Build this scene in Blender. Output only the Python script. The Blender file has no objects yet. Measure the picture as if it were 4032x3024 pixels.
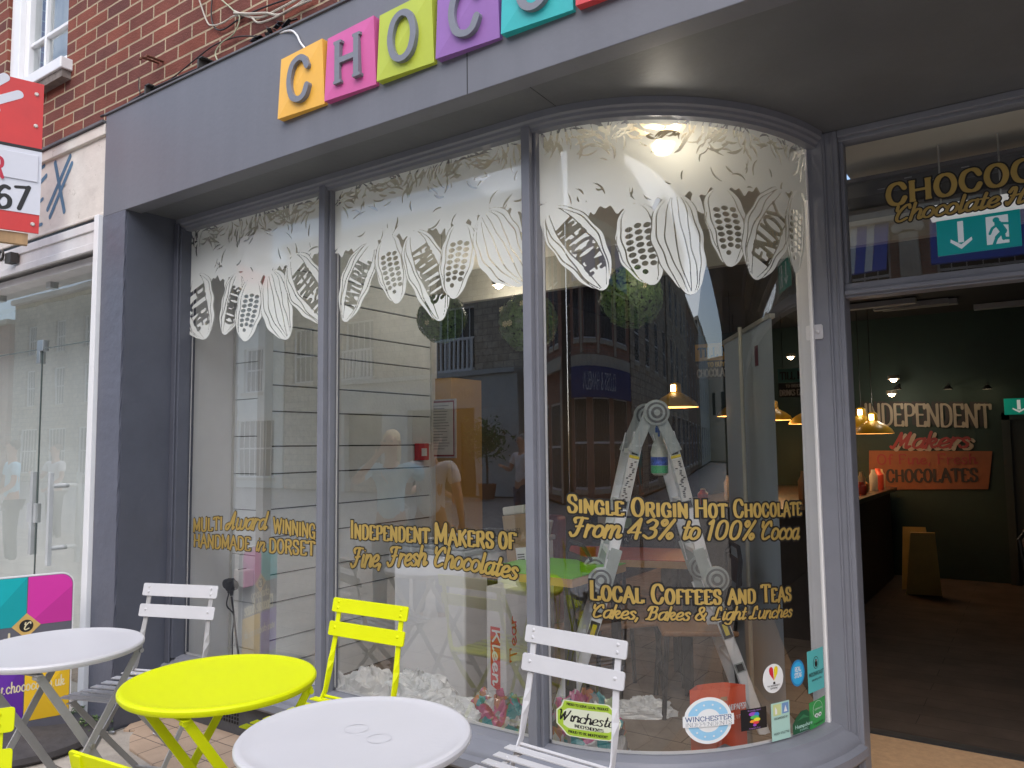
import bpy, bmesh, math, random
import numpy as np
from mathutils import Vector, Matrix
random.seed(7); np.random.seed(7)
S = bpy.context.scene
COL = S.collection
R = math.radians
# ------------------------------------------------------------------ camera
YAW, PITCH, ROLL, FPX, CAMH = R(34.3953), R(4.5774), R(-0.6648), 3030.0, 1.55
fw = np.array([-math.sin(YAW)*math.cos(PITCH), math.cos(YAW)*math.cos(PITCH), math.sin(PITCH)])
_r0 = np.array([math.cos(YAW), math.sin(YAW), 0.0]); _u0 = np.cross(_r0, fw)
rt = _r0*math.cos(ROLL)+_u0*math.sin(ROLL); up = -_r0*math.sin(ROLL)+_u0*math.cos(ROLL)
CP = np.array([0, 0, CAMH])
cam = bpy.data.cameras.new('camera'); co = bpy.data.objects.new('camera', cam); COL.objects.link(co)
M = Matrix(((rt[0], up[0], -fw[0], 0), (rt[1], up[1], -fw[1], 0), (rt[2], up[2], -fw[2], CAMH), (0, 0, 0, 1)))
co.matrix_world = M
cam.sensor_width = 36; cam.sensor_fit = 'HORIZONTAL'; cam.lens = FPX/4032*36; cam.clip_start = 0.05; cam.clip_end = 500
S.camera = co
# ------------------------------------------------------------------ sky, sun, exposure
SUN_EL, SUN_AZ = R(46), R(158)          # azimuth of the sun's direction, counted from +Y clockwise
w = bpy.data.worlds.new('World'); S.world = w; w.use_nodes = True
nt = w.node_tree; bg = nt.nodes['Background']
sky = nt.nodes.new('ShaderNodeTexSky'); sky.sky_type = 'NISHITA'; sky.sun_disc = False
sky.sun_elevation = SUN_EL; sky.sun_rotation = SUN_AZ; sky.dust_density = 2; sky.air_density = 1; sky.ozone_density = 1
nt.links.new(sky.outputs[0], bg.inputs[0]); bg.inputs[1].default_value = 0.15
sl = bpy.data.lights.new('sun', 'SUN'); sl.energy = 1.45; sl.angle = R(110); sl.color = (1, .975, .95)
so = bpy.data.objects.new('sun', sl); COL.objects.link(so)
sd = Vector((math.sin(SUN_AZ)*math.cos(SUN_EL), math.cos(SUN_AZ)*math.cos(SUN_EL), math.sin(SUN_EL)))
so.rotation_euler = sd.to_track_quat('Z', 'Y').to_euler(); so.location = (0, 0, 30)
S.view_settings.view_transform = 'Standard'; S.view_settings.look = 'None'
S.view_settings.exposure = 0.98; S.view_settings.gamma = 1
S.cycles.max_bounces = 8; S.cycles.transparent_max_bounces = 24; S.cycles.glossy_bounces = 4
S.cycles.diffuse_bounces = 4
# ------------------------------------------------------------------ measuring helpers (photo pixel on a 2212 wide print -> a point of a plane)
K = 4032/2212
def ray(x, y): return fw+rt*(x*K-2016)/FPX-up*(y*K-1512)/FPX
def PY(x, y, Y): d = ray(x, y); return CP+d*Y/d[1]
def PZ(x, y, Z): d = ray(x, y); return CP+d*(Z-CAMH)/d[2]
GR = 0.10      # pavement level
FL = 0.12      # shop floor level
# ------------------------------------------------------------------ node materials
def mat(name, c, rough=.5, metal=0, var=.12, vs=6, bump=0, bs=60, emit=0, spec=.5, coat=0, trans=0, streak=False, sss=0):
    m = bpy.data.materials.new(name); m.use_nodes = True; n = m.node_tree.nodes; l = m.node_tree.links
    b = n['Principled BSDF']; b.inputs['Roughness'].default_value = rough; b.inputs['Metallic'].default_value = metal
    b.inputs['Specular IOR Level'].default_value = spec; b.inputs['Coat Weight'].default_value = coat
    b.inputs['Transmission Weight'].default_value = trans
    c4 = (*c, 1)
    tc = n.new('ShaderNodeTexCoord'); mp = n.new('ShaderNodeMapping'); l.new(tc.outputs['Object'], mp.inputs[0])
    if streak: mp.inputs['Scale'].default_value = (1, 1, .12)
    if var:
        no = n.new('ShaderNodeTexNoise'); no.inputs['Scale'].default_value = vs; no.inputs['Detail'].default_value = 8
        no.inputs['Roughness'].default_value = .65
        l.new(mp.outputs[0], no.inputs['Vector'])
        mr = n.new('ShaderNodeMapRange'); mr.inputs[1].default_value = .3; mr.inputs[2].default_value = .7
        mr.inputs[3].default_value = 1-var; mr.inputs[4].default_value = 1+var
        l.new(no.outputs[0], mr.inputs[0])
        mx = n.new('ShaderNodeVectorMath'); mx.operation = 'SCALE'; mx.inputs[0].default_value = c
        l.new(mr.outputs[0], mx.inputs['Scale']); l.new(mx.outputs[0], b.inputs['Base Color'])
        r2 = n.new('ShaderNodeMapRange'); r2.inputs[3].default_value = max(0, rough-.08); r2.inputs[4].default_value = min(1, rough+.08)
        l.new(no.outputs[0], r2.inputs[0]); l.new(r2.outputs[0], b.inputs['Roughness'])
    else: b.inputs['Base Color'].default_value = c4
    if bump:
        nb = n.new('ShaderNodeTexNoise'); nb.inputs['Scale'].default_value = bs; nb.inputs['Detail'].default_value = 6
        l.new(tc.outputs['Object'], nb.inputs['Vector'])
        bp = n.new('ShaderNodeBump'); bp.inputs['Strength'].default_value = bump; bp.inputs['Distance'].default_value = .01
        l.new(nb.outputs[0], bp.inputs['Height']); l.new(bp.outputs[0], b.inputs['Normal'])
    if emit:
        b.inputs['Emission Color'].default_value = c4; b.inputs['Emission Strength'].default_value = emit
    return m
def brickmat(name, c1, c2, mortar, bw=.235, rh=.0775, ms=.0065, sx=1, bump=.8, rotate=False, offset=.5, dirt=.25):
    m = bpy.data.materials.new(name); m.use_nodes = True; n = m.node_tree.nodes; l = m.node_tree.links
    b = n['Principled BSDF']; b.inputs['Roughness'].default_value = .85; b.inputs['Specular IOR Level'].default_value = .25
    tc = n.new('ShaderNodeTexCoord'); sp = n.new('ShaderNodeSeparateXYZ'); cb = n.new('ShaderNodeCombineXYZ')
    l.new(tc.outputs['Object'], sp.inputs[0])
    l.new(sp.outputs['Y' if rotate == 'y' else 'X'], cb.inputs[0]); l.new(sp.outputs['Y' if rotate == 'floor' else 'Z'], cb.inputs[1])
    # slight wobble of the courses
    nw = n.new('ShaderNodeTexNoise'); nw.inputs['Scale'].default_value = 9; nw.inputs['Detail'].default_value = 4
    l.new(cb.outputs[0], nw.inputs['Vector'])
    sc = n.new('ShaderNodeVectorMath'); sc.operation = 'MULTIPLY_ADD'; sc.inputs[1].default_value = (.008, .008, 0)
    l.new(nw.outputs['Color'], sc.inputs[0]); l.new(cb.outputs[0], sc.inputs[2])
    br = n.new('ShaderNodeTexBrick'); br.offset = offset; br.inputs['Scale'].default_value = 1
    br.inputs['Brick Width'].default_value = bw; br.inputs['Row Height'].default_value = rh
    br.inputs['Mortar Size'].default_value = ms; br.inputs['Mortar Smooth'].default_value = .25; br.inputs['Bias'].default_value = -.1
    br.inputs['Color1'].default_value = (*c1, 1); br.inputs['Color2'].default_value = (*c2, 1); br.inputs['Mortar'].default_value = (*mortar, 1)
    l.new(sc.outputs[0], br.inputs['Vector'])
    no = n.new('ShaderNodeTexNoise'); no.inputs['Scale'].default_value = 3.5; no.inputs['Detail'].default_value = 9; no.inputs['Roughness'].default_value = .7
    l.new(cb.outputs[0], no.inputs['Vector'])
    mr = n.new('ShaderNodeMapRange'); mr.inputs[1].default_value = .3; mr.inputs[2].default_value = .7; mr.inputs[3].default_value = 1-dirt; mr.inputs[4].default_value = 1+dirt
    l.new(no.outputs[0], mr.inputs[0])
    mx = n.new('ShaderNodeVectorMath'); mx.operation = 'SCALE'; l.new(br.outputs['Color'], mx.inputs[0]); l.new(mr.outputs[0], mx.inputs['Scale'])
    l.new(mx.outputs[0], b.inputs['Base Color'])
    ad = n.new('ShaderNodeMath'); ad.operation = 'MULTIPLY_ADD'; ad.inputs[1].default_value = -1; l.new(br.outputs['Fac'], ad.inputs[0])
    nb = n.new('ShaderNodeTexNoise'); nb.inputs['Scale'].default_value = 90; nb.inputs['Detail'].default_value = 6; l.new(cb.outputs[0], nb.inputs['Vector'])
    l.new(nb.outputs[0], ad.inputs[2])
    bp = n.new('ShaderNodeBump'); bp.inputs['Strength'].default_value = bump; bp.inputs['Distance'].default_value = .006
    l.new(ad.outputs[0], bp.inputs['Height']); l.new(bp.outputs[0], b.inputs['Normal'])
    return m
def glassmat(name, k=1.0, tint=(.93, .97, .95), rough=0.0, wav=0.0):
    m = bpy.data.materials.new(name); m.use_nodes = True; n = m.node_tree.nodes; l = m.node_tree.links
    n.remove(n['Principled BSDF']); o = n['Material Output']
    tr = n.new('ShaderNodeBsdfTransparent'); tr.inputs[0].default_value = (*tint, 1)
    gl = n.new('ShaderNodeBsdfGlossy'); gl.inputs['Roughness'].default_value = rough
    fr = n.new('ShaderNodeFresnel'); fr.inputs[0].default_value = 1.52
    ml = n.new('ShaderNodeMath'); ml.operation = 'MULTIPLY'; ml.inputs[1].default_value = k; ml.use_clamp = True
    l.new(fr.outputs[0], ml.inputs[0]); mn = n.new('ShaderNodeMath'); mn.operation = 'MINIMUM'; mn.inputs[1].default_value = .50; l.new(ml.outputs[0], mn.inputs[0]); ml = mn
    mx = n.new('ShaderNodeMixShader'); l.new(ml.outputs[0], mx.inputs[0]); l.new(tr.outputs[0], mx.inputs[1]); l.new(gl.outputs[0], mx.inputs[2])
    l.new(mx.outputs[0], o.inputs[0])
    if wav:
        tc = n.new('ShaderNodeTexCoord'); no = n.new('ShaderNodeTexNoise'); no.inputs['Scale'].default_value = 2.2; no.inputs['Detail'].default_value = 1
        l.new(tc.outputs['Object'], no.inputs['Vector'])
        bp = n.new('ShaderNodeBump'); bp.inputs['Strength'].default_value = wav; bp.inputs['Distance'].default_value = .01
        l.new(no.outputs[0], bp.inputs['Height']); l.new(bp.outputs[0], gl.inputs['Normal'])
    return m
def filmmat(name, c, tp=.1):
    m = bpy.data.materials.new(name); m.use_nodes = True; n = m.node_tree.nodes; l = m.node_tree.links
    n.remove(n['Principled BSDF']); o = n['Material Output']
    df = n.new('ShaderNodeBsdfDiffuse'); df.inputs[0].default_value = (*c, 1)
    tl = n.new('ShaderNodeBsdfTranslucent'); tl.inputs[0].default_value = (*c, 1)
    tr = n.new('ShaderNodeBsdfTransparent')
    a = n.new('ShaderNodeMixShader'); a.inputs[0].default_value = .25; l.new(df.outputs[0], a.inputs[1]); l.new(tl.outputs[0], a.inputs[2])
    b = n.new('ShaderNodeMixShader'); b.inputs[0].default_value = tp; l.new(a.outputs[0], b.inputs[1]); l.new(tr.outputs[0], b.inputs[2])
    gl = n.new('ShaderNodeBsdfGlossy'); gl.inputs['Roughness'].default_value = .04; fr = n.new('ShaderNodeFresnel'); fr.inputs[0].default_value = 1.5
    ml = n.new('ShaderNodeMath'); ml.operation = 'MULTIPLY'; ml.inputs[1].default_value = 1.8; mn = n.new('ShaderNodeMath'); mn.operation = 'MINIMUM'; mn.inputs[1].default_value = .3
    l.new(fr.outputs[0], ml.inputs[0]); l.new(ml.outputs[0], mn.inputs[0]); c2 = n.new('ShaderNodeMixShader'); l.new(mn.outputs[0], c2.inputs[0]); l.new(b.outputs[0], c2.inputs[1]); l.new(gl.outputs[0], c2.inputs[2])
    l.new(c2.outputs[0], o.inputs[0]); return m
# ------------------------------------------------------------------ object helpers
def tag(o, label=None, cat=None, group=None, kind=None):
    if label: o['label'] = label
    if cat: o['category'] = cat
    if group: o['group'] = group
    if kind: o['kind'] = kind
    return o
def thing(name, label, cat, loc=(0, 0, 0), rz=0, group=None):
    o = bpy.data.objects.new(name, None); COL.objects.link(o); o.location = loc; o.rotation_euler = (0, 0, rz)
    o.empty_display_size = .1
    return tag(o, label, cat, group)
def copy_tree(o, parent=None):
    c = o.copy(); COL.objects.link(c)
    if parent: c.parent = parent
    for ch in list(o.children): copy_tree(ch, c)
    return c
class MB:
    def __init__(s): s.v = []; s.f = []
    def add(s, vs, fs):
        k = len(s.v); s.v += [tuple(map(float, v)) for v in vs]; s.f += [tuple(i+k for i in f) for f in fs]; return s
    def box(s, x0, x1, y0, y1, z0, z1):
        return s.add([(x0, y0, z0), (x1, y0, z0), (x1, y1, z0), (x0, y1, z0), (x0, y0, z1), (x1, y0, z1), (x1, y1, z1), (x0, y1, z1)],
                     [(0, 3, 2, 1), (4, 5, 6, 7), (0, 1, 5, 4), (1, 2, 6, 5), (2, 3, 7, 6), (3, 0, 4, 7)])
    def bar(s, p, q, w, t, ref=(0, 0, 1)):
        """flat bar from p to q; w measured across, along ref x dir; t thickness"""
        p = Vector(p); q = Vector(q); d = (q-p).normalized(); a = d.cross(Vector(ref))
        if a.length < 1e-4: a = d.cross(Vector((1, 0, 0)))
        a.normalize(); b = d.cross(a).normalized(); a *= w/2; b *= t/2
        vs = [e+i*a+j*b for e in (p, q) for i, j in ((-1, -1), (1, -1), (1, 1), (-1, 1))]
        return s.add(vs, [(0, 3, 2, 1), (4, 5, 6, 7), (0, 1, 5, 4), (1, 2, 6, 5), (2, 3, 7, 6), (3, 0, 4, 7)])
    def strip(s, pts, widths, t, side):
        """flat ribbon with thickness through pts; side = list of unit side vectors"""
        n = len(pts); vs = []
        for i in range(n):
            p = Vector(pts[i]); d = (Vector(pts[min(i+1, n-1)])-Vector(pts[max(i-1, 0)])).normalized()
            a = Vector(side[i]); a = (a-d*a.dot(d)).normalized(); b = d.cross(a)
            for k, j in ((-1, -1), (1, -1), (1, 1), (-1, 1)): vs.append(p+a*k*widths[i]/2+b*j*t/2)
        fs = [(0, 3, 2, 1), tuple((n-1)*4+k for k in range(4))]
        for i in range(n-1):
            for k in range(4): fs.append((i*4+k, i*4+(k+1) % 4, i*4+4+(k+1) % 4, i*4+4+k))
        return s.add(vs, fs)
    def tube(s, pts, r, n=8, closed=False):
        pts = [Vector(p) for p in pts]; m = len(pts); rs = r if isinstance(r, (list, tuple)) else [r]*m
        vs = []; a = None
        for i in range(m):
            d = (pts[(i+1) % m if closed else min(i+1, m-1)]-pts[(i-1) % m if closed else max(i-1, 0)]).normalized()
            if a is None:
                a = d.cross(Vector((0, 0, 1)));  a = a if a.length > .05 else d.cross(Vector((1, 0, 0)))
            a = (a-d*a.dot(d)).normalized(); b = d.cross(a)
            for k in range(n):
                t = 2*math.pi*k/n; vs.append(pts[i]+a*math.cos(t)*rs[i]+b*math.sin(t)*rs[i])
        fs = []
        for i in range(m if closed else m-1):
            j = (i+1) % m
            for k in range(n): fs.append((i*n+k, i*n+(k+1) % n, j*n+(k+1) % n, j*n+k))
        if not closed: fs += [tuple(range(n-1, -1, -1)), tuple((m-1)*n+k for k in range(n))]
        return s.add(vs, fs)
    def lathe(s, prof, n=32, at=(0, 0, 0), axis='z', caps=True):
        vs = []
        for r, h in prof:
            for k in range(n):
                t = 2*math.pi*k/n; x, y, z = r*math.cos(t), r*math.sin(t), h
                if axis == 'y': x, y, z = x, z, y
                if axis == 'x': x, y, z = z, x, y
                vs.append((x+at[0], y+at[1], z+at[2]))
        fs = []
        for i in range(len(prof)-1):
            for k in range(n): fs.append((i*n+k, i*n+(k+1) % n, (i+1)*n+(k+1) % n, (i+1)*n+k))
        if caps: fs += [tuple(range(n-1, -1, -1)), tuple((len(prof)-1)*n+k for k in range(n))]
        return s.add(vs, fs)
    def sweep(s, path, prof, caps=True):
        """path: list of (x,y,nx,ny) in plan; prof: closed list of (outward offset, z)"""
        n = len(prof); vs = []
        for x, y, nx, ny in path:
            for o, z in prof: vs.append((x+nx*o, y+ny*o, z))
        fs = []
        for i in range(len(path)-1):
            for k in range(n): fs.append((i*n+k, (i+1)*n+k, (i+1)*n+(k+1) % n, i*n+(k+1) % n))
        if caps: fs += [tuple(range(n)), tuple((len(path)-1)*n+k for k in range(n-1, -1, -1))]
        return s.add(vs, fs)
    def prism(s, poly, y0, y1, fn=None):
        """polygon in (x,z) pushed from y0 to y1"""
        n = len(poly); vs = [(x, y0, z) for x, z in poly]+[(x, y1, z) for x, z in poly]
        if fn: vs = [fn(*v) for v in vs]
        return s.add(vs, [tuple(range(n)), tuple(range(2*n-1, n-1, -1))]+[(i, i+n, (i+1) % n+n, (i+1) % n) for i in range(n)])
    def build(s, name, m, parent=None, smooth=False, bevel=0, label=None, kind=None, fix=True, seg=2):
        me = bpy.data.meshes.new(name); me.from_pydata(s.v, [], s.f); me.update()
        if fix:
            b = bmesh.new(); b.from_mesh(me); bmesh.ops.recalc_face_normals(b, faces=b.faces[:]); b.to_mesh(me); b.free()
        o = bpy.data.objects.new(name, me); COL.objects.link(o)
        if m: me.materials.append(m)
        if parent: o.parent = parent
        if smooth:
            me.polygons.foreach_set('use_smooth', [True]*len(me.polygons))
        if bevel:
            bv = o.modifiers.new('bevel', 'BEVEL'); bv.width = bevel; bv.segments = seg; bv.limit_method = 'ANGLE'; bv.angle_limit = R(40)
            bv.harden_normals = False
        if smooth:
            try: me.set_sharp_from_angle(angle=R(35))
            except Exception: pass
        if label: o['label'] = label
        if kind: o['kind'] = kind
        return o
def rawmesh(name, V, polys, m, parent=None):
    """V (n,3) array; polys = list of (k, index array (m,k))"""
    me = bpy.data.meshes.new(name)
    loops = np.concatenate([p.ravel() for p in polys]) if polys else np.zeros(0, int)
    tot = np.concatenate([np.full(len(p), p.shape[1]) for p in polys])
    me.vertices.add(len(V)); me.vertices.foreach_set('co', V.astype(np.float32).ravel())
    me.loops.add(len(loops)); me.loops.foreach_set('vertex_index', loops.astype(np.int32))
    me.polygons.add(len(tot)); st = np.concatenate([[0], np.cumsum(tot)[:-1]])
    me.polygons.foreach_set('loop_start', st.astype(np.int32)); me.polygons.foreach_set('loop_total', tot.astype(np.int32))
    me.update(calc_edges=True); me.validate()
    o = bpy.data.objects.new(name, me); COL.objects.link(o); me.materials.append(m)
    if parent: o.parent = parent
    return o
# ------------------------------------------------------------------ flat shapes cut from a 2-D field (lettering, window film)
def field_mesh(name, F, u0, v0, res, mapf, m, parent=None, off=0.0, depth=0.0):
    ins = F > 0; a = ins[:-1, :-1]; b = ins[:-1, 1:]; c = ins[1:, 1:]; d = ins[1:, :-1]
    case = a*1+b*2+c*4+d*8
    V = []; P = []; nv = 0
    def push(us, vs, k, o=off):           # us, vs (m,k)
        nonlocal nv
        if len(us) == 0: return
        V.append(mapf(us.ravel(), vs.ravel(), o)); P.append((np.arange(us.size)+nv).reshape(-1, k)); nv += us.size
    full = case == 15
    fu = np.vstack([np.zeros((1, full.shape[1]), bool), full, np.zeros((1, full.shape[1]), bool)])
    df = np.diff(fu.astype(int), axis=0).T
    js, st = np.nonzero(df == 1); je, en = np.nonzero(df == -1)
    x0 = u0+js*res; y0 = v0+st*res; y1 = v0+en*res
    push(np.stack([x0, x0+res, x0+res, x0], 1), np.stack([y0, y0, y1, y1], 1), 4)
    cor = [(0, 0), (1, 0), (1, 1), (0, 1)]
    for cs in range(1, 15):
        I, J = np.nonzero(case == cs)
        if not len(I): continue
        bits = [(cs >> k) & 1 for k in range(4)]; pu = []; pv = []; kinds = []
        for k in range(4):
            q = (k+1) % 4; (ax, ay), (bx, by) = cor[k], cor[q]
            if bits[k]: pu.append(J+ax+0.0); pv.append(I+ay+0.0); kinds.append('c')
            if bits[k] != bits[q]:
                fa = F[I+ay, J+ax]; fb = F[I+by, J+bx]; t = np.clip(fa/(fa-fb), .02, .98)
                pu.append(J+ax+(bx-ax)*t); pv.append(I+ay+(by-ay)*t); kinds.append('x' if bits[k] else 'n')
        U = u0+np.stack(pu, 1)*res; W = v0+np.stack(pv, 1)*res
        push(U, W, U.shape[1])
        if depth:
            n = len(kinds)
            for i in range(n):
                j = (i+1) % n
                if kinds[i] == 'x' and kinds[j] == 'n':
                    p3 = mapf(U[:, i], W[:, i], off); q3 = mapf(U[:, j], W[:, j], off)
                    p4 = mapf(U[:, i], W[:, i], off-depth); q4 = mapf(U[:, j], W[:, j], off-depth)
                    V.append(np.stack([p3, p4, q4, q3], 1).reshape(-1, 3)); k4 = len(p3)*4
                    P.append((np.arange(k4)+nv).reshape(-1, 4)); nv += k4
    if not V: return None
    return rawmesh(name, np.concatenate(V), P, m, parent)
def seg_field(segs, res, pad=0.0, bounds=None):
    A = np.array(segs)
    wm = np.abs(A[:, 4])/2+pad+res*2
    if bounds is None:
        bounds = ((np.minimum(A[:, 0], A[:, 2])-wm).min(), (np.maximum(A[:, 0], A[:, 2])+wm).max(), (np.minimum(A[:, 1], A[:, 3])-wm).min(), (np.maximum(A[:, 1], A[:, 3])+wm).max())
    u0, u1, v0, v1 = bounds; nu = int((u1-u0)/res)+2; nv = int((v1-v0)/res)+2
    F = np.full((nv, nu), -1.0)
    for (xa, ya, xb, yb, wd), q in zip(A, wm):
        i0 = max(0, int((min(xa, xb)-q-u0)/res)); i1 = min(nu, int((max(xa, xb)+q-u0)/res)+2)
        j0 = max(0, int((min(ya, yb)-q-v0)/res)); j1 = min(nv, int((max(ya, yb)+q-v0)/res)+2)
        if i1 <= i0 or j1 <= j0: continue
        X, Y = np.meshgrid(u0+np.arange(i0, i1)*res, v0+np.arange(j0, j1)*res)
        dx, dy = xb-xa, yb-ya; L = dx*dx+dy*dy
        t = np.clip(((X-xa)*dx+(Y-ya)*dy)/L, 0, 1) if L > 1e-12 else np.zeros_like(X)
        if wd < 0 and L > 1e-12:
            q_ = math.sqrt(L); al = ((X-xa)*dx+(Y-ya)*dy)/q_; f = np.minimum(-wd/2-np.abs(((X-xa)*dy-(Y-ya)*dx)/q_), np.minimum(al, q_-al)+.0)
        else: f = abs(wd)/2-np.hypot(X-xa-t*dx, Y-ya-t*dy)
        F[j0:j1, i0:i1] = np.maximum(F[j0:j1, i0:i1], f)
    return F, u0, v0
# ------------------------------------------------------------------ stroke alphabet
GU = {
'A': "8|0,0 4,10|4,10 8,0|1.4,3.5 6.6,3.5", 'B': "7|1,0 1,10|~1,10 4,10 5.8,8.8 5.6,6.3 4,5.3 1,5.3|~1,5.3 4.2,5.3 6.4,4 6.4,1.3 4.2,0 1,0",
'C': "7.4|~6.9,7.4 5.8,9.4 3.9,10 1.6,8.7 .6,5 1.6,1.3 3.9,0 5.8,.6 6.9,2.6", 'D': "7.6|1,0 1,10|~1,10 4,10 6.4,8.4 7,5 6.4,1.6 4,0 1,0",
'E': "6.6|1,0 1,10|1,10 6,10|6,10 6,8.2|1,5.2 4.8,5.2|1,0 6.2,0|6.2,0 6.2,1.8", 'F': "6.2|1,0 1,10|1,10 6,10|6,10 6,8.2|1,5.2 4.8,5.2",
'G': "7.8|~6.9,7.4 5.8,9.4 3.9,10 1.6,8.7 .6,5 1.6,1.3 3.9,0 5.8,.6 6.8,2.2|6.8,0 6.8,4.4|4.4,4.4 7.6,4.4", 'H': "8|1,0 1,10|7,0 7,10|1,5.2 7,5.2",
'I': "2.6|1.3,0 1.3,10", 'J': "5|~4,10 4,3 3.4,.6 1.8,0 .4,1.2", 'K': "7.2|1,0 1,10|6.5,10 1,4.2|2.8,6 6.8,0", 'L': "6.2|1,10 1,0|1,0 6,0|6,0 6,2.2",
'M': "9.4|1,0 1,10|1,10 4.7,2|4.7,2 8.4,10|8.4,10 8.4,0", 'N': "8|1,0 1,10|1,10 7,0|7,0 7,10", 'O': "7.8|~3.9,10 1.6,8.7 .6,5 1.6,1.3 3.9,0 6.2,1.3 7.2,5 6.2,8.7 3.9,10",
'P': "6.8|1,0 1,10|~1,10 4.4,10 6.2,8.8 6.2,6 4.4,4.8 1,4.8", 'R': "7.2|1,0 1,10|~1,10 4.4,10 6,8.8 6,6.2 4.4,5 1,5|3.8,5 6.7,0",
'S': "6.6|~5.8,7.6 5,9.4 3.2,10 1.2,9.2 .8,7 2.2,5.6 4.4,4.6 5.9,3 5.2,.8 3.2,0 1.3,.5 .5,2.5", 'T': "7.4|3.7,0 3.7,10|.2,10 7.2,10|.2,10 .2,8.2|7.2,10 7.2,8.2",
'U': "8|~1,10 1,4 1.8,.8 4,0 6.2,.8 7,4 7,10", 'V': "8|0,10 4,0|4,0 8,10", 'W': "11.4|.4,10 3,0|3,0 5.7,9|5.7,9 8.4,0|8.4,0 11,10", 'X': "8|.4,0 7.6,10|.4,10 7.6,0",
'Y': "8|0,10 4,5|8,10 4,5|4,5 4,0", 'Z': "7|.4,10 6.4,10|6.4,10 .4,0|.4,0 6.6,0",
'0': "7|~3.5,10 1.4,8.5 .8,5 1.4,1.5 3.5,0 5.6,1.5 6.2,5 5.6,8.5 3.5,10", '1': "4|2.4,0 2.4,10|2.4,10 .8,8.4", '2': "6.6|~.8,7.8 2,9.8 4.6,9.8 5.8,7.6 4.6,4.6 .8,0|.8,0 6.2,0",
'3': "6.4|~.8,8.6 3,10 5.4,8.6 5,6.2 3,5.2|~3,5.2 5.8,4.2 5.8,1.4 3.2,0 .6,1.4", '4': "7|5,0 5,10|5,10 .6,3|.6,3 6.6,3", '5': "6.4|5.8,10 1.4,10|1.4,10 1,5.6|~1,5.6 3.4,6.2 5.8,4.8 5.6,1.4 3,0 .6,1",
'6': "6.6|~5.4,9.2 3.4,10 1.2,7.4 .8,3.4 1.8,.6 3.6,0 5.6,1.2 5.8,4 4,5.8 2,5.2 .9,3.4", '7': "6.4|.6,10 6,10|6,10 2.4,0", '8': "6.6|~3.3,10 1.2,8.8 1.6,6 3.3,5.2 5.6,3.6 5.2,.8 3.3,0 1.3,.8 1,3.6 3.3,5.2 5,6 5.4,8.8 3.3,10",
'9': "6.6|~1.2,.8 3.2,0 5.4,2.6 5.8,6.6 4.8,9.4 3,10 1,8.8 .8,6 2.6,4.2 4.6,4.8 5.7,6.6",
'%': "8|~2,10 .8,8.6 2,7 3.2,8.6 2,10|6.6,10 1.6,0|~6.2,3 5,1.5 6.2,0 7.4,1.5 6.2,3", '&': "8|~7,5 5.4,1.2 3,0 .8,1.6 1.6,4.4 4.6,6.6 4.8,9 3.2,10 1.8,8.6 3,5.6 7.2,0",
',': "2.6|1.5,.8 .9,-1.6", '.': "2.4|1.2,.3 1.2,.31", '-': "5|1,5 4,5", '+': "6|1,5 5,5|3,3 3,7", '£': "6.4|~5.6,8.4 4,10 2.2,8.6 2.4,4 1,0|.8,0 6,0|.8,4.8 4.6,4.8", '#': "6|2,2 2.6,8|4,2 4.6,8|1,4 5.4,4|1.2,6.2 5.6,6.2", '=': "6|1,3.5 5,3.5|1,6 5,6"}
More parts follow.
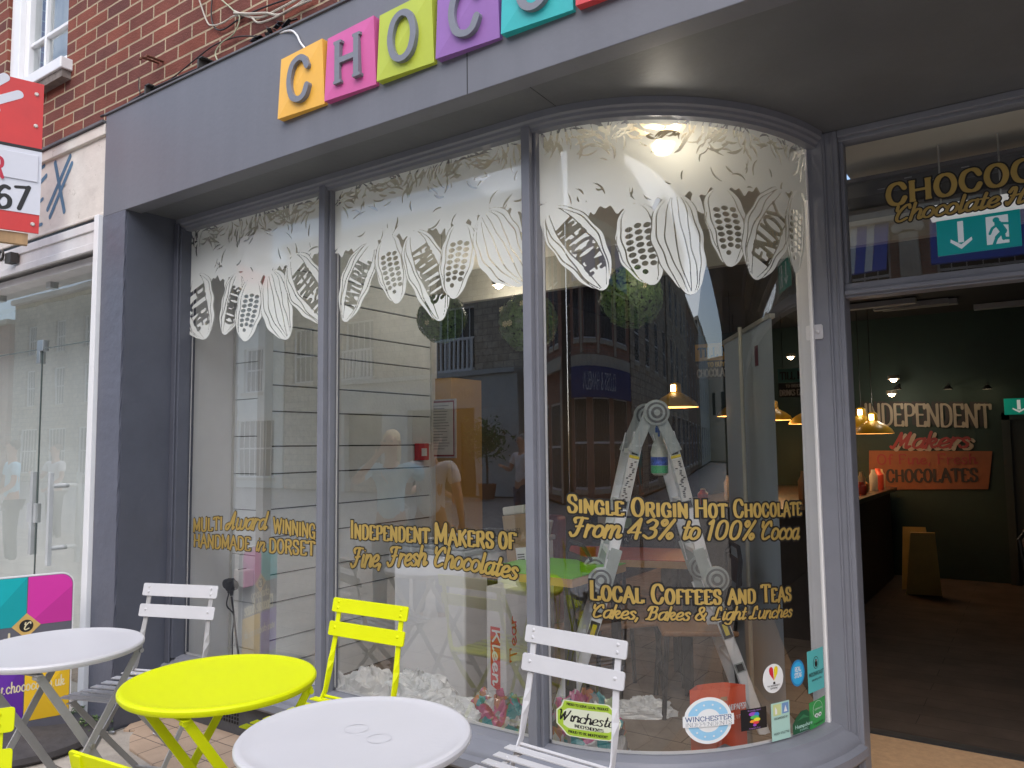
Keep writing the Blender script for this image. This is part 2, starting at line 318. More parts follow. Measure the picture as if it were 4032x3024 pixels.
GL = {
'a': "5.8|~5,5 3,6 1,4.6 .8,1.6 2.4,0 4.2,1.5 5,5|~5,6 4.8,1.5 5.4,.1 6.5,1.2", 'b': "5.8|~1,10 .9,1 2.6,0 4.9,1.5 4.9,4.5 2.8,6 .9,4.2",
'c': "5|~4.8,4.6 3.2,6 1.2,4.6 .9,1.6 2.8,0 5.4,1.4", 'd': "5.9|~5,4.8 3,6 1,4.6 .8,1.6 2.4,0 4.2,1.5 5,5|~5.3,10 5,1.6 5.6,.1 6.6,1.2",
'e': "5.2|~.9,2.4 3.6,3 4.6,4.6 3.2,6 1.3,4.6 .9,1.6 2.8,0 5.5,1.4", 'f': "4|~4.6,9 3.4,10 2.2,8 2,0|.6,5.8 4,5.8",
'g': "5.7|~5,5 3,6 1,4.6 .8,1.6 2.4,0 4.2,1.5 5,5|~5.1,6 5,-2 3,-3.6 .8,-2.6", 'h': "5.8|~1,10 1,5 .9,0|~.9,3 2.8,6 4.6,5 4.5,1.2 5.2,.1 6.5,1.2",
'i': "2.7|~1.3,6 1.2,1.2 1.8,.1 3.2,1.2|1.6,8.5 1.62,8.5", 'k': "5.6|1,10 .9,0|~1,2.6 3.6,3.2 4.6,4.8 3.4,5.9 1.4,4.2|~2.4,3 4,.3 6,1.2",
'l': "2.8|~1.2,10 1.1,1.3 1.8,.1 3.3,1.2", 'm': "8.5|1,6 .9,0|~.9,3 2.6,6 4,5 3.9,0|~3.9,3 5.6,6 7.2,5 7.1,1.2 7.8,.1 9,1.2", 'n': "5.8|1,6 .9,0|~.9,3 2.8,6 4.6,5 4.5,1.2 5.2,.1 6.5,1.2",
'o': "5.6|~2.8,6 1,4.6 .8,1.5 2.8,0 4.8,1.5 4.8,4.5 2.8,6", 'p': "5.8|1,6 1,-3.6|~1,4.5 3,6 4.9,4.4 4.8,1.5 2.8,0 1,1.4", 'r': "4.3|1,6 .9,0|~.9,3 2.4,5.8 4.5,5.4",
's': "4.6|~4,4.9 2.6,6 1.1,4.9 2.4,3.4 3.9,2 3.2,.2 1.4,.1 .4,1.2", 't': "3.8|~2.2,9 1.8,1.4 2.4,.1 4.1,1.2|.4,6 3.8,6", 'u': "5.9|~1,6 .9,1.8 2.2,0 4.2,1.4 4.8,4|~4.9,6 4.8,1.3 5.4,.1 6.6,1.2",
'v': "5.4|~.8,6 2.6,0 4.8,6", 'w': "8|~.9,6 1,1.6 2.2,0 3.8,1.4 4,5|~4,5 4.1,1.4 5.4,0 7,1.6 7.2,6 8.4,5.2", 'y': "5.6|~1,6 1,2 2.4,.4 4.6,2|~4.9,6 4.6,-2 2.6,-3.6 .6,-2.6", 'x': "5|.6,0 4.6,6|.6,6 4.6,0"}
GSC = {'F': "6.8|~1.6,7.6 .9,9 2.6,10 7.6,9.6|~4.8,9.7 4.2,4 3.4,1 1.6,0 .2,1.6|2.4,5.2 6.2,5.5", 'C': "6.2|~6,7.8 5.2,9.8 3.4,9 1.4,5.4 1.2,1.6 3,0 6,1.5|~.1,9.4 .2,7 1.7,6.4",
'A': "7|~2,3.4 .3,2.4 .2,.4 1.8,0 3.4,3 5.4,10 5.6,4 5.8,.4 7,1.2|2.4,3.6 5.8,3.6", 'L': "6|~5,7.8 4.4,10 2.9,8.8 2.6,3 1.6,.4 .3,.6 1,1.9 3.6,.2 6,.6",
'B': "6.8|~2.6,9 2.2,1.4 .6,.2|~.3,7.4 1.8,10 5.4,9.6 5.4,6.6 2.8,5.4|~2.8,5.4 6,5 6.2,1.4 3.8,0 1.4,.6", 'H': "7.8|~.2,7.6 1.2,9.8 2.4,9 2.2,4 1,.2 .1,1.4|~6.9,10 5.8,6 5.3,1 6.2,.1 8,1.2|~1,5.2 3.6,5.2 6.4,5.8",
'W': "10|~.2,8.6 1.3,9.9 2.1,5 2.9,0|2.9,0 5.5,8.6|5.5,8.6 6.3,0|~6.3,0 8.8,6 10,10", 'M': "9|~.2,1.2 1.5,.3 2.5,5 3.2,9.8|3.2,9.8 4.6,2|4.6,2 7.4,9.8|~7.4,9.8 7.2,2 7.9,.1 9.2,1.2"}
def catmull(p, n=5):
    p = [np.array(q) for q in p]; cl = np.allclose(p[0], p[-1]); out = []
    for i in range(len(p)-1):
        a = p[i-1] if i > 0 else (p[-2] if cl else 2*p[0]-p[1]); d = p[i+2] if i+2 < len(p) else (p[1] if cl else 2*p[-1]-p[-2]); b, c = p[i], p[i+1]
        for t in np.arange(n)/n: out.append(.5*((2*b)+(-a+c)*t+(2*a-5*b+4*c-d)*t*t+(-a+3*b-3*c+d)*t**3))
    return out+[p[-1]]
def text_segs(s, slab=False, script=False, w=1.5, small=None, track=.9, thin=.7, space=4.2):
    """segments in units of the capital height"""
    x = 0; out = []
    for ch in s:
        if ch == ' ': x += space; continue
        k = 1
        if script and ch in GSC: g = GSC[ch]
        elif ch in GU: g = GU[ch]
        elif small: g = GU[ch.upper()]; k = small
        else: g = GL.get(ch, GL['o'])
        parts = g.split('|'); adv = float(parts[0])*k
        low = ch in GL and not small
        for st in parts[1:]:
            sm = st[0] == '~'; pts = [tuple(map(float, q.split(','))) for q in st.lstrip('~').split()]
            raw = pts
            if sm: pts = catmull(pts)
            for (xa, ya), (xb, yb) in zip(pts[:-1], pts[1:]):
                an = abs(math.atan2(yb-ya, xb-xa)); an = min(an, math.pi-an)
                ww = w*(thin+(1-thin)*math.sin(an))*(.85+.15*k)
                out.append([x+xa*k, ya*k, x+xb*k, yb*k, -ww if (slab and not low and not sm and (xa == xb or ya == yb)) else ww])
            if slab and not low and ch not in '%&,.-£=+':
                for i, (ex, ey) in enumerate((raw[0], raw[-1])):
                    ox, oy = raw[1] if i == 0 else raw[-2]
                    if (ey == 0 or ey == 10) and abs(ey-oy) > abs(ex-ox) and abs(ey-oy) > 2.3:
                        yy = (.35 if ey == 0 else 9.65); out.append([x+(ex-1.15)*k, yy*k, x+(ex+1.25)*k, yy*k, -w*.42])
            if slab and ch in 'CGS':
                for i, (ex, ey) in enumerate((raw[0], raw[-1])):
                    sy = 1 if ey > 5 else -1
                    out.append([x+ex*k, (ey-.5*sy)*k, x+ex*k, (ey+1.2*sy)*k, -w*.45])
        x += adv+(0 if (script and low) else track)
    A = np.array(out)/10
    if script: A[:, 0] += A[:, 1]*.28; A[:, 2] += A[:, 3]*.28
    return A, (x-(0 if script else track))/10
def lay(text, pts, h, **kw):
    """bend a line of text on a baseline given by 2 or 3 (u,v) points; h = (cap height left, right)"""
    A, tot = text_segs(text, **kw)
    p = [np.array(q) for q in pts]
    if len(p) == 2: p = [p[0], (p[0]+p[1])/2, p[1]]
    d1 = np.linalg.norm(p[1]-p[0]); tm = d1/(d1+np.linalg.norm(p[2]-p[1]))
    def base(t):
        l0 = (t-tm)*(t-1)/((0-tm)*(0-1)); l1 = t*(t-1)/(tm*(tm-1)); l2 = t*(t-tm)/(1-tm)
        return p[0][:, None]*l0+p[1][:, None]*l1+p[2][:, None]*l2
    out = np.zeros_like(A)
    for c in (0, 2):
        t = A[:, c]/tot; b = base(t); hh = h[0]+(h[1]-h[0])*t
        out[:, c] = b[0]; out[:, c+1] = b[1]+A[:, c+1]*hh
    hm = (h[0]+h[1])/2; ratio = (d1+np.linalg.norm(p[2]-p[1]))/(tot*hm)
    out[:, 4] = A[:, 4]*hm*min(1, ratio)**.6
    return out
def planemap(O, U, V):
    O = np.array(O, float); U = np.array(U, float); U /= np.linalg.norm(U); V = np.array(V, float); V /= np.linalg.norm(V); N = np.cross(U, V)
    return lambda u, v, o: O+np.outer(u, U)+np.outer(v, V)+N*o
def write(text, mapf, pts, h, m, parent=None, name='lettering', off=.002, res=None, depth=0, **kw):
    hh = h if isinstance(h, (tuple, list)) else (h, h)
    sg = lay(text, pts, hh, **kw); res = res or max(hh[0]/24, .0008)
    F, u0, v0 = seg_field(sg, res)
    return field_mesh(name, F, u0, v0, res, mapf, m, parent, off, depth)
def poly_obj(name, pts, mapf, m, parent=None, off=.001):
    V = mapf(np.array([p[0] for p in pts]), np.array([p[1] for p in pts]), off)
    return rawmesh(name, V, [np.arange(len(pts)).reshape(1, -1)], m, parent)
def disc_pts(cx, cy, rx, ry=None, n=40): return [(cx+rx*math.cos(2*math.pi*k/n), cy+(ry or rx)*math.sin(2*math.pi*k/n)) for k in range(n)]
def rrect(x0, x1, y0, y1, r, n=6):
    out = []
    for cx, cy, a in ((x1-r, y1-r, 0), (x0+r, y1-r, 90), (x0+r, y0+r, 180), (x1-r, y0+r, 270)):
        for k in range(n+1): t = R(a+90*k/n); out.append((cx+r*math.cos(t), cy+r*math.sin(t)))
    return out
# ------------------------------------------------------------------ shared materials
mGREY = mat('grey_paint', (.185, .193, .224), .42, var=.07, vs=5, bump=.1, bs=60)
mGREYR = mat('grey_render_paint', (.115, .122, .155), .45, var=.10, vs=3, bump=.5, bs=16)
mDKGREY = mat('charcoal_paint', (.085, .092, .118), .42, var=.08, vs=4, bump=.25, bs=30)
mFASC = mat('fascia_paint', (.152, .156, .178), .5, var=.09, vs=4, bump=.09, bs=34, streak=True)
mSOFF = mat('soffit_paint', (.112, .117, .126), .5, var=.12, vs=4, bump=.15, bs=30)
mWHITE = mat('white_gloss', (.80, .80, .80), .35, var=.03, vs=8, bump=.05, bs=40)
mCREAM = mat('cream_paint', (.72, .70, .62), .6, var=.05)
mBLACK = mat('black_rubber', (.012, .012, .014), .5, var=.2)
mSTEEL = mat('steel', (.55, .56, .56), .3, metal=1, var=.05)
mRUST = mat('rust', (.12, .04, .02), .85, var=.3, vs=60)
mGLASS = glassmat('window_glass', 3.9, tint=(.985, .99, .985), wav=.05)
mGLASS2 = glassmat('neighbour_glass', 2.0, tint=(.93, .95, .93), wav=.05)
mINK = mat('black_ink', (.012, .011, .010), .5, var=0)
mGOLD = mat('gold_leaf_lettering', (.55, .38, .105), .38, metal=.45, var=.16, vs=3, spec=.6)
mBRICK = brickmat('red_brick', (.215, .065, .042), (.115, .044, .038), (.42, .33, .22), bw=.247, rh=.0775, ms=.0062)
mSKYW = mat('pane_dark', (.02, .022, .025), .3, var=0)
# ------------------------------------------------------------------ plan of the bay window glass: straight, then an ellipse quarter to the door
YG, XS, ECX, ECY, EA, EB = 2.565, -1.60, -1.60, 3.60, .85, 1.035
ph = np.linspace(0, math.asin((3.60-3.40)/EB), 2)
phis = np.linspace(-math.pi/2, -math.asin((ECY-3.39)/EB), 400)
ex = ECX+EA*np.cos(phis); ey = ECY+EB*np.sin(phis)
ee = np.concatenate([[0], np.cumsum(np.hypot(np.diff(ex), np.diff(ey)))])
UEND = XS+ee[-1]
enx = EB*np.cos(phis); eny = EA*np.sin(phis); en = np.hypot(enx, eny); enx /= en; eny /= en
def gxy(u):
    u = np.asarray(u, float); s = u-XS
    x = np.where(s <= 0, u, np.interp(s, ee, ex)); y = np.where(s <= 0, YG, np.interp(s, ee, ey))
    nx = np.where(s <= 0, 0, np.interp(s, ee, enx)); ny = np.where(s <= 0, -1, np.interp(s, ee, eny))
    over = np.maximum(0, u-UEND); x = x-eny[-1]*0+over*(-eny[-1]); y = y+over*enx[-1]
    return x, y, nx, ny
def gmap(u, z, o):
    x, y, nx, ny = gxy(u); return np.stack([x+nx*o, y+ny*o, np.asarray(z, float)], -1)
_uu = np.linspace(-5, UEND+.05, 6000); _gx, _gy, _, _ = gxy(_uu); _ang = np.arctan2(_gx, _gy)
def G(px, py):
    d = ray(px, py); a = math.atan2(d[0], d[1]); u = float(np.interp(a, _ang, _uu)); x, y, _, _ = gxy(u)
    t = float(y)/d[1]; return (u, CAMH+d[2]*t)
ZT, ZB, ZS = 2.803, .42, 2.868
def path(u0, u1, n=60, step=None):
    us = [u0]+[v for v in np.linspace(XS, UEND, n) if u0 < v < u1]+[u1]
    X, Y, NX, NY = gxy(us); return list(zip(X, Y, NX, NY))
# ------------------------------------------------------------------ ground
def plane(name, x0, x1, y0, y1, z, m, kind='structure'):
    return MB().add([(x0, y0, z), (x1, y0, z), (x1, y1, z), (x0, y1, z)], [(0, 1, 2, 3)]).build(name, m, kind=kind)
mPAVE = brickmat('paving_stones', (.42, .38, .33), (.34, .31, .27), (.12, .105, .09), bw=.62, rh=.46, ms=.006, rotate='floor', bump=.5, dirt=.3)
mSET = brickmat('road_setts', (.42, .40, .37), (.35, .33, .31), (.12, .11, .10), bw=.24, rh=.12, ms=.006, rotate='floor', bump=.5)
mTILE = brickmat('beige_quarry_tiles', (.50, .37, .27), (.44, .325, .235), (.16, .125, .10), bw=.172, rh=.172, ms=.0035, rotate='floor', bump=.35, offset=0, dirt=.14)
plane('ground', -80, 80, -80, 80, -.06, mat('ground', (.2, .19, .175), .9))
MB().box(-60, 60, -2.2, 2.6, -.05, GR).build('pavement', mPAVE, kind='structure')
plane('road', -60, 60, -14.2, -2.2, -.045, mSET)
# tiled threshold strip before the stall riser, its front edge broken
tl = [(-4.045, 2.31), (-3.99, 2.24), (-3.93, 2.27), (-3.86, 2.20), (-3.72, 2.12), (-3.4, 2.07), (-3.0, 2.05), (-2.4, 2.05), (-1.2, 2.04), (-.2, 2.04), (1.9, 2.04), (1.9, 2.56), (-4.045, 2.56)]
mb = MB(); n = len(tl); mb.add([(x, y, GR+.012) for x, y in tl]+[(x, y, GR+.001) for x, y in tl], [tuple(range(n))]+[(i, i+n, (i+1) % n+n, (i+1) % n) for i in range(n)])
mb.build('tiled_step', mTILE, kind='structure')
# ------------------------------------------------------------------ the chocolate shop
shop = thing('chocolate_shop', 'charcoal grey painted chocolate shop front under a red brick wall', 'shop', (0, 0, 0))
mb = MB(); WX0, WX1, WZ0, WZ1 = -5.78, -4.93, 3.985, 5.7
mb.box(-12, WX0, 2.28, 2.6, 3.37, 8.2).box(WX1, 6, 2.28, 2.6, 3.37, 8.2).box(WX0, WX1, 2.28, 2.6, 3.37, WZ0).box(WX0, WX1, 2.28, 2.6, WZ1, 8.2)
mb.build('brick_wall', mBRICK, shop)
# upper sash window
wf = MB(); fx0, fx1 = WX0, WX1
wf.box(fx0, fx0+.13, 2.30, 2.44, WZ0, WZ1).box(fx1-.045, fx1, 2.30, 2.44, WZ0, WZ1).box(fx0, fx1, 2.31, 2.43, WZ0, WZ0+.06)
wf.box(fx0+.13, fx0+.19, 2.335, 2.40, WZ0+.06, WZ1).box(fx1-.09, fx1-.045, 2.335, 2.40, WZ0+.06, WZ1).box(fx0+.19, fx1-.09, 2.335, 2.40, WZ0+.06, WZ0+.115)
for gx in (PY(103, 80, 2.36)[0],): wf.box(gx-.012, gx+.012, 2.345, 2.385, WZ0+.115, WZ1)
for gz in (PY(112, 75, 2.36)[2], PY(112, 75, 2.36)[2]+.46): wf.box(fx0+.19, fx1-.09, 2.347, 2.383, gz-.012, gz+.012)
uw = wf.build('window', mWHITE, shop, bevel=.004)
MB().box(fx0-.06, fx1+.075, 2.21, 2.42, WZ0-.075, WZ0-.002).build('sill', mWHITE, uw, bevel=.006)
MB().box(fx0-.05, fx1+.06, 2.225, 2.28, WZ0-.125, WZ0-.076).build('sill_underside', mat('weathered_stone', (.20, .17, .15), .9, var=.35, vs=14, bump=.6, bs=30), uw)
MB().add([(fx0+.19, 2.37, WZ0+.1), (fx1-.09, 2.37, WZ0+.1), (fx1-.09, 2.37, WZ1), (fx0+.19, 2.37, WZ1)], [(0, 1, 2, 3)]).build('pane', glassmat('upper_glass', 2), uw)
cu = MB()
xs = np.linspace(fx0+.16, fx1-.06, 60)
cu.add([(x, 2.47+.012*math.sin(i*1.3), z) for z in (WZ0, WZ1) for i, x in enumerate(xs)], [(i, i+1, i+61, i+60) for i in range(59)])
cu.build('curtain', mat('net_curtain', (.55, .55, .56), .9, var=.1), uw, smooth=True, fix=False)
# fascia, soffit, pilaster
fa = MB().box(-4.275, 6, 2.2, 2.29, 2.856, 3.443).build('fascia', mFASC, shop, bevel=.003)
jx = PY(1010, 250, 2.2)[0]
MB().box(jx-.0015, jx+.0015, 2.1985, 2.2, 2.858, 3.443).build('fascia_joint', mINK, fa)
MB().box(-4.28, 6, 2.19, 2.30, 3.443, 3.452).build('lead_flashing', mat('lead', (.12, .12, .13), .7, var=.2, bump=.3), fa)
sf = MB().box(-4.05, 6, 2.29, 3.6, 2.868, 2.93).build('soffit', mSOFF, shop)
a0, a1 = PZ(1020+111, 178, ZS), PZ(1020+190, 236, ZS)
MB().bar((a0[0], a0[1], ZS-.0005), (a1[0], a1[1], ZS-.0005), .002, .001).build('soffit_joint', mINK, sf)
pl_ = MB()
zz = np.linspace(GR, 2.856, 60)
rag = [(-4.045+.0025*math.sin(z*47)+random.uniform(-.002, .002)) for z in zz]
vs = [];
for z, xr in zip(zz, rag): vs += [(-4.275, 2.2, z), (xr, 2.2, z), (-4.047, 2.212, z), (-4.047, 2.62, z), (-4.275, 2.62, z)]
fs = []
for i in range(59):
    for k in range(5): fs.append((i*5+k, i*5+(k+1) % 5, i*5+5+(k+1) % 5, i*5+5+k))
pl_.add(vs, fs); pl_.build('pilaster', mGREYR, shop)
MB().box(-4.0465, -4.04, 2.213, 2.5, GR+.012, 2.868).build('reveal', mDKGREY, shop)
# bay window frame
bay = thing('bay_window', 'grey framed bay window with curved glass at its right end', 'shop window', (0, 0, 0))
pt = path(-4.04, UEND)
MB().sweep(pt, [(.07, 2.8675), (.07, 2.84), (.058, 2.834), (.056, 2.822), (.045, 2.816), (.042, ZT), (-.03, ZT), (-.03, 2.8675)]).build('head_rail', mGREY, bay, smooth=True)
MB().sweep(path(-4.04, UEND+.02), [(-.03, ZB), (.012, ZB), (.045, .410), (.052, .398), (.056, .395), (.095, .378), (.105, .362), (.108, .352), (.135, .343), (.138, .312), (.13, .30), (.07, .292), (-.03, .292)]).build('sill', mGREY, bay, smooth=True)
MB().sweep(path(-4.04, UEND+.03), [(.055, GR+.013), (.055, .291), (-.03, .291), (-.03, GR+.013)]).build('stall_riser', mat('riser_paint', (.075, .08, .09), .5, var=.2, vs=7, bump=.3, bs=25), bay, smooth=True)
# air brick in the riser
ab = MB()
for i in range(10):
    for j in range(5):
        x = -3.62+i*.022; z = .165+j*.02; ab.box(x, x+.009, 2.506, 2.512, z, z+.012)
ab.build('air_brick', mINK, bay)
MB().box(-4.043, -3.985, 2.497, 2.60, ZB-.01, ZT+.01).box(-4.04, -3.999, 2.485, 2.497, .34, 2.84).build('jamb', mDKGREY, bay, bevel=.004)
for x0, x1 in ((-2.862, -2.792), (-1.673, -1.608)):
    xm = (x0+x1)/2
    MB().box(x0, x1, 2.535, 2.60, ZB-.012, ZT+.012).box(xm-.020, xm+.020, 2.505, 2.535, ZB-.03, ZT+.02).build('mullion', mGREY, bay, bevel=.004)
# right jamb of the bay and door posts
X1, Y1, NX1, NY1 = [float(q) for q in gxy(UEND)]
MB().box(X1-.03, -.703, 3.385, 3.47, ZB-.09, ZT+.06).build('jamb', mGREY, bay, bevel=.004)
MB().box(X1-.06, X1+.003, 3.365, 3.3855, ZB, ZT).build('inner_trim', mWHITE, bay)
panes = ((-3.987, -2.860), (-2.794, -1.671), (-1.610, UEND-.002))
for i, (u0, u1) in enumerate(panes):
    P = path(u0, u1); k = len(P)
    g = MB().add([(x, y, z) for z in (ZB-.005, ZT+.005) for x, y, _, _ in P], [(j, j+1, k+j+1, k+j) for j in range(k-1)])
    o = g.build('glass_pane', mGLASS, bay, smooth=True, fix=False, label=('flat left pane', 'flat middle pane', 'curved right pane')[i])
    tr = MB()
    for ua, ub in ((u0, u0+.012), (u1-.012, u1)):
        Q = path(ua, ub); kk = len(Q)
        tr.add([(x-nx*.012, y-ny*.012, z) for z in (ZB, ZT) for x, y, nx, ny in Q], [(j, j+1, kk+j+1, kk+j) for j in range(kk-1)])
    Q = path(u0, u1); kk = len(Q)
    tr.add([(x-nx*.012, y-ny*.012, z) for z in (ZB, ZB+.012) for x, y, nx, ny in Q], [(j, j+1, kk+j+1, kk+j) for j in range(kk-1)])
    tr.build('putty_edge', mWHITE, bay, fix=False)
# door frame
dfm = thing('door_frame', 'grey door frame with a glazed fanlight beside the bay window', 'door frame')
MB().box(-.703, -.645, 3.40, 3.52, FL, 2.868).build('post', mGREY, dfm, bevel=.006)
MB().tube([(-.70, 3.395, .3), (-.70, 3.395, 2.86)], .006).tube([(-.668, 3.399, FL), (-.668, 3.399, 2.86)], .005).build('bead', mGREY, dfm, smooth=True)
MB().box(-.645, 6, 3.42, 3.50, 2.150, 2.210).box(-.645, 6, 3.405, 3.42, 2.160, 2.180).build('transom_bar', mGREY, dfm, bevel=.004)
MB().box(-.645, 6, 3.42, 3.50, 2.822, 2.868).box(-.645, 6, 3.40, 3.42, 2.838, 2.868).box(-.645, -.628, 3.425, 3.49, 2.21, 2.822).build('head_rail', mGREY, dfm, bevel=.004)
fl_ = MB().add([(-.63, 3.46, 2.205), (3, 3.46, 2.205), (3, 3.46, 2.83), (-.63, 3.46, 2.83)], [(0, 1, 2, 3)]).build('fanlight_pane', mGLASS, dfm, fix=False)
MB().box(3.0, 3.1, 3.4, 3.52, FL, 2.868).build('post', mGREY, dfm)
MB().box(3.1, 6, 2.5, 3.5, GR, .45).box(3.1, 3.2, 2.5, 3.5, .45, 2.868).box(5.9, 6, 2.5, 3.5, .45, 2.868).box(3.2, 5.9, 2.6, 3.5, 2.7, 2.868).build('far_bay', mGREY, shop)
MB().box(3.2, 5.9, 2.7, 2.72, .45, 2.7).build('far_bay_glass', mat('dull_dark_glass', (.05, .055, .06), .08), shop)
# keep plate on the jamb
c = PY(1767, 717, 3.383)
MB().prism([(c[0]+x*.021, c[2]+z*.031) for x, z in ((-1, -.8), (-.7, -1), (.7, -1), (1, -.8), (1, .8), (.7, 1), (-.7, 1), (-1, .8))], 3.378, 3.385).lathe([(.009, 0), (.008, -.006), (.004, -.008)], 16, (c[0], 3.378, c[2]), 'y').build('lock_plate', mat('plate_metal', (.62, .6, .6), .4, metal=.6), bay, smooth=False)
# ------------------------------------------------------------------ frosted vinyl with cocoa pods
mFILM = filmmat('frosted_vinyl', (.92, .95, .91), .05)
def pix(top, tip, hwpx):
    a, b = G(*top), G(*tip); mid = ((top[0]+tip[0])/2, (top[1]+tip[1])/2)
    q, r_ = G(mid[0]-hwpx, mid[1]), G(mid[0]+hwpx, mid[1]); return a, b, abs(r_[0]-q[0])/2*1.18
PODS = [[((418, 600), (444, 733), 30, 'word', 'PURE', 0), ((516, 593), (487, 724), 21, 'word', 'CURIOUS', 1), ((546, 603), (532, 738), 25, 'bean', '', 0), ((581, 592), (622, 733), 27, 'rib', '', 0), ((632, 555), (703, 699), 31, 'word', 'REFRESH', 0)],
        [((800, 528), (742, 694), 27, 'word', 'NATURAL', 1), ((839, 510), (857, 657), 27, 'bean', '', 0), ((894, 500), (956, 692), 35, 'word', 'FABULOUS', 0), ((994, 482), (983, 646), 32, 'bean', '', 0), ((1040, 466), (1133, 616), 42, 'rib', '', 0)],
        [((1193, 452), (1310, 624), 44, 'word', 'WELCOME', 0), ((1362, 444), (1412, 616), 44, 'bean', '', 0), ((1455, 420), (1488, 638), 46, 'rib', '', 0), ((1560, 405), (1579, 577), 38, 'bean', '', 0), ((1690, 412), (1626, 602), 38, 'word', 'ENJOY', 1), ((1722, 415), (1716, 590), 17, 'bean', '', 0)]]
def prof(s):
    s = np.clip(s, 0, 1); return 2.05*s**.45*(1-s)**.6
def film(u0, u1, pods, nm):
    res = .0036; v0, v1 = 1.95, ZT+.004; nu = int((u1-u0)/res)+1; nv = int((v1-v0)/res)+2
    U, V = np.meshgrid(u0+np.arange(nu)*res, v0+np.arange(nv)*res)
    PP = [pix(*p[:3]) for p in pods]
    bx = np.array([p[0][0] for p in PP]); bz = np.array([p[0][1] for p in PP])-.015
    o = np.argsort(bx); base = np.interp(U, bx[o], bz[o])+.012*np.sin(U*60)+.008*np.sin(U*143+1)
    F = V-base
    def cut(cx, cy, an, L, wd, cv, add=False):
        nonlocal F
        i0, i1 = max(0, int((cx-L-u0)/res)), min(nu, int((cx+L-u0)/res)+1); j0, j1 = max(0, int((cy-L-v0)/res)), min(nv, int((cy+L-v0)/res)+1)
        if i1-i0 < 2 or j1-j0 < 2: return
        X = U[j0:j1, i0:i1]-cx; Y = V[j0:j1, i0:i1]-cy; s = (X*math.cos(an)+Y*math.sin(an))/(L/2); r_ = (-X*math.sin(an)+Y*math.cos(an))-cv*(1-s*s)*L
        f = wd*(1-s*s)*(1-.35*s)-np.abs(r_); f = np.where(np.abs(s) > 1, -.01, f)
        sub = F[j0:j1, i0:i1]; F[j0:j1, i0:i1] = np.maximum(sub, f) if add else np.minimum(sub, -f)
    rnd = random.Random(nm)
    # leafy tendrils cut out near the top and just above the pods
    def flow(x, y): return 1.1*math.sin(x*7+y*9)+.9*math.sin(x*17-y*5+1)+1.3
    for k in range(int((u1-u0)*150)):
        cx = rnd.uniform(u0, u1); cy = ZT-.01-abs(rnd.gauss(0, .055)); cut(cx, cy, flow(cx, cy)+rnd.gauss(0, .35), rnd.uniform(.035, .11), rnd.uniform(.0022, .0065), rnd.choice((-1, 1))*rnd.uniform(.05, .22))
    for k in range(int((u1-u0)*16)):
        cx = rnd.uniform(u0, u1); b = float(np.interp(cx, bx[o], bz[o])); cy = b+rnd.uniform(.0, .10); cut(cx, cy, flow(cx, cy)+rnd.gauss(0, .5), rnd.uniform(.03, .10), rnd.uniform(.0018, .005), rnd.choice((-1, 1))*rnd.uniform(.05, .25))
    # leaves hanging between pods
    for k in range(int((u1-u0)*6)):
        cx = rnd.uniform(u0, u1); b = float(np.interp(cx, bx[o], bz[o])); cut(cx, b-.035, -1.57+rnd.gauss(0, .5), rnd.uniform(.10, .19), rnd.uniform(.012, .024), rnd.choice((-1, 1))*.12, add=True)
    for (a, b, hw), (_, _, _, kind, word, rev) in zip(PP, pods):
        a = np.array(a); b = np.array(b); L = np.linalg.norm(b-a); d = (b-a)/L; n_ = np.array([-d[1], d[0]])
        X = U-a[0]; Y = V-a[1]; s = (X*d[0]+Y*d[1])/L; r_ = (X*n_[0]+Y*n_[1])/hw-.10*np.sin(s*5+a[0]*9)
        p = prof(s); p = p*(1+.035*np.sin(s*23+a[0]*31)); out = hw*(p-np.abs(r_)); out = np.where((s < 0) | (s > 1), -.02, out)
        f = out.copy()
        def line(q, w_=.0021, lo=.03, hi=.97):
            nonlocal f
            ln = np.abs(r_-q*p-.05*np.sin(s*9+q*13))*hw-w_*np.clip(1.6-np.abs(s-.5)*1.6, .5, 1.4); f = np.where((s > lo) & (s < hi), np.minimum(f, ln), f)
        if kind == 'rib':
            for q in (-.78, -.45, -.12, .22, .5, .8): line(q)
        elif kind == 'bean':
            line(-.74); line(.74); line(-.9, .0015, .3, .9)
            for j, sc_ in enumerate(np.linspace(.26, .80, 8)):
                for cc in ((-.42, 0, .42) if j < 7 else (-.15,)):
                    pr = float(prof(np.array(sc_))); cs = sc_+.02*(cc != 0)
                    dd = np.hypot((r_-cc*pr)/(.175*pr), (s-cs)/(.031)); f = np.minimum(f, (dd-1)*.006)
        else:
            for q in (-.86, -.66, .60, .84): line(q)
            line(-.42, .0022)
            ch = hw*.62*2*.72; A, tot = text_segs(word, w=2.3, track=.5); la = L*.60; sg = []
            t0 = .20*L
            for xa, ya, xb, yb, wd in A:
                q = []
                for x, y in ((xa, ya), (xb, yb)):
                    al = t0+(x/tot)*la; 
                    if rev: al = t0+(1-x/tot)*la
                    pr = float(prof(np.array(al/L))); lo_, hi_ = -.36*pr*hw, .54*pr*hw
                    yy = y if not rev else 1-y
                    # direction down the pod: the letters' tops point along -n for downward text
                    pp = lo_+(hi_-lo_)*yy; q.append(a+d*al+n_*(pp+.10*hw*math.sin(al/L*5+a[0]*9)))
                sg.append([*q[0], *q[1], wd*hw*.80*.8])
            FF, _, _ = seg_field(sg, res, 0, (u0, u0+(nu-1)*res, v0, v0+(nv-1)*res)); FF = FF[:nv, :nu]
            f = np.minimum(f, -FF)
        F = np.maximum(np.minimum(F, -(out+.0045)), f)
    F[:, 0] = -.001; F[:, -1] = -.001; F[0] = -.001; F[-1] = -.001
    # keep the texture free of dust-size holes
    return field_mesh('frosted_film', F, u0, v0, res, gmap, mFILM, bay, .0035)
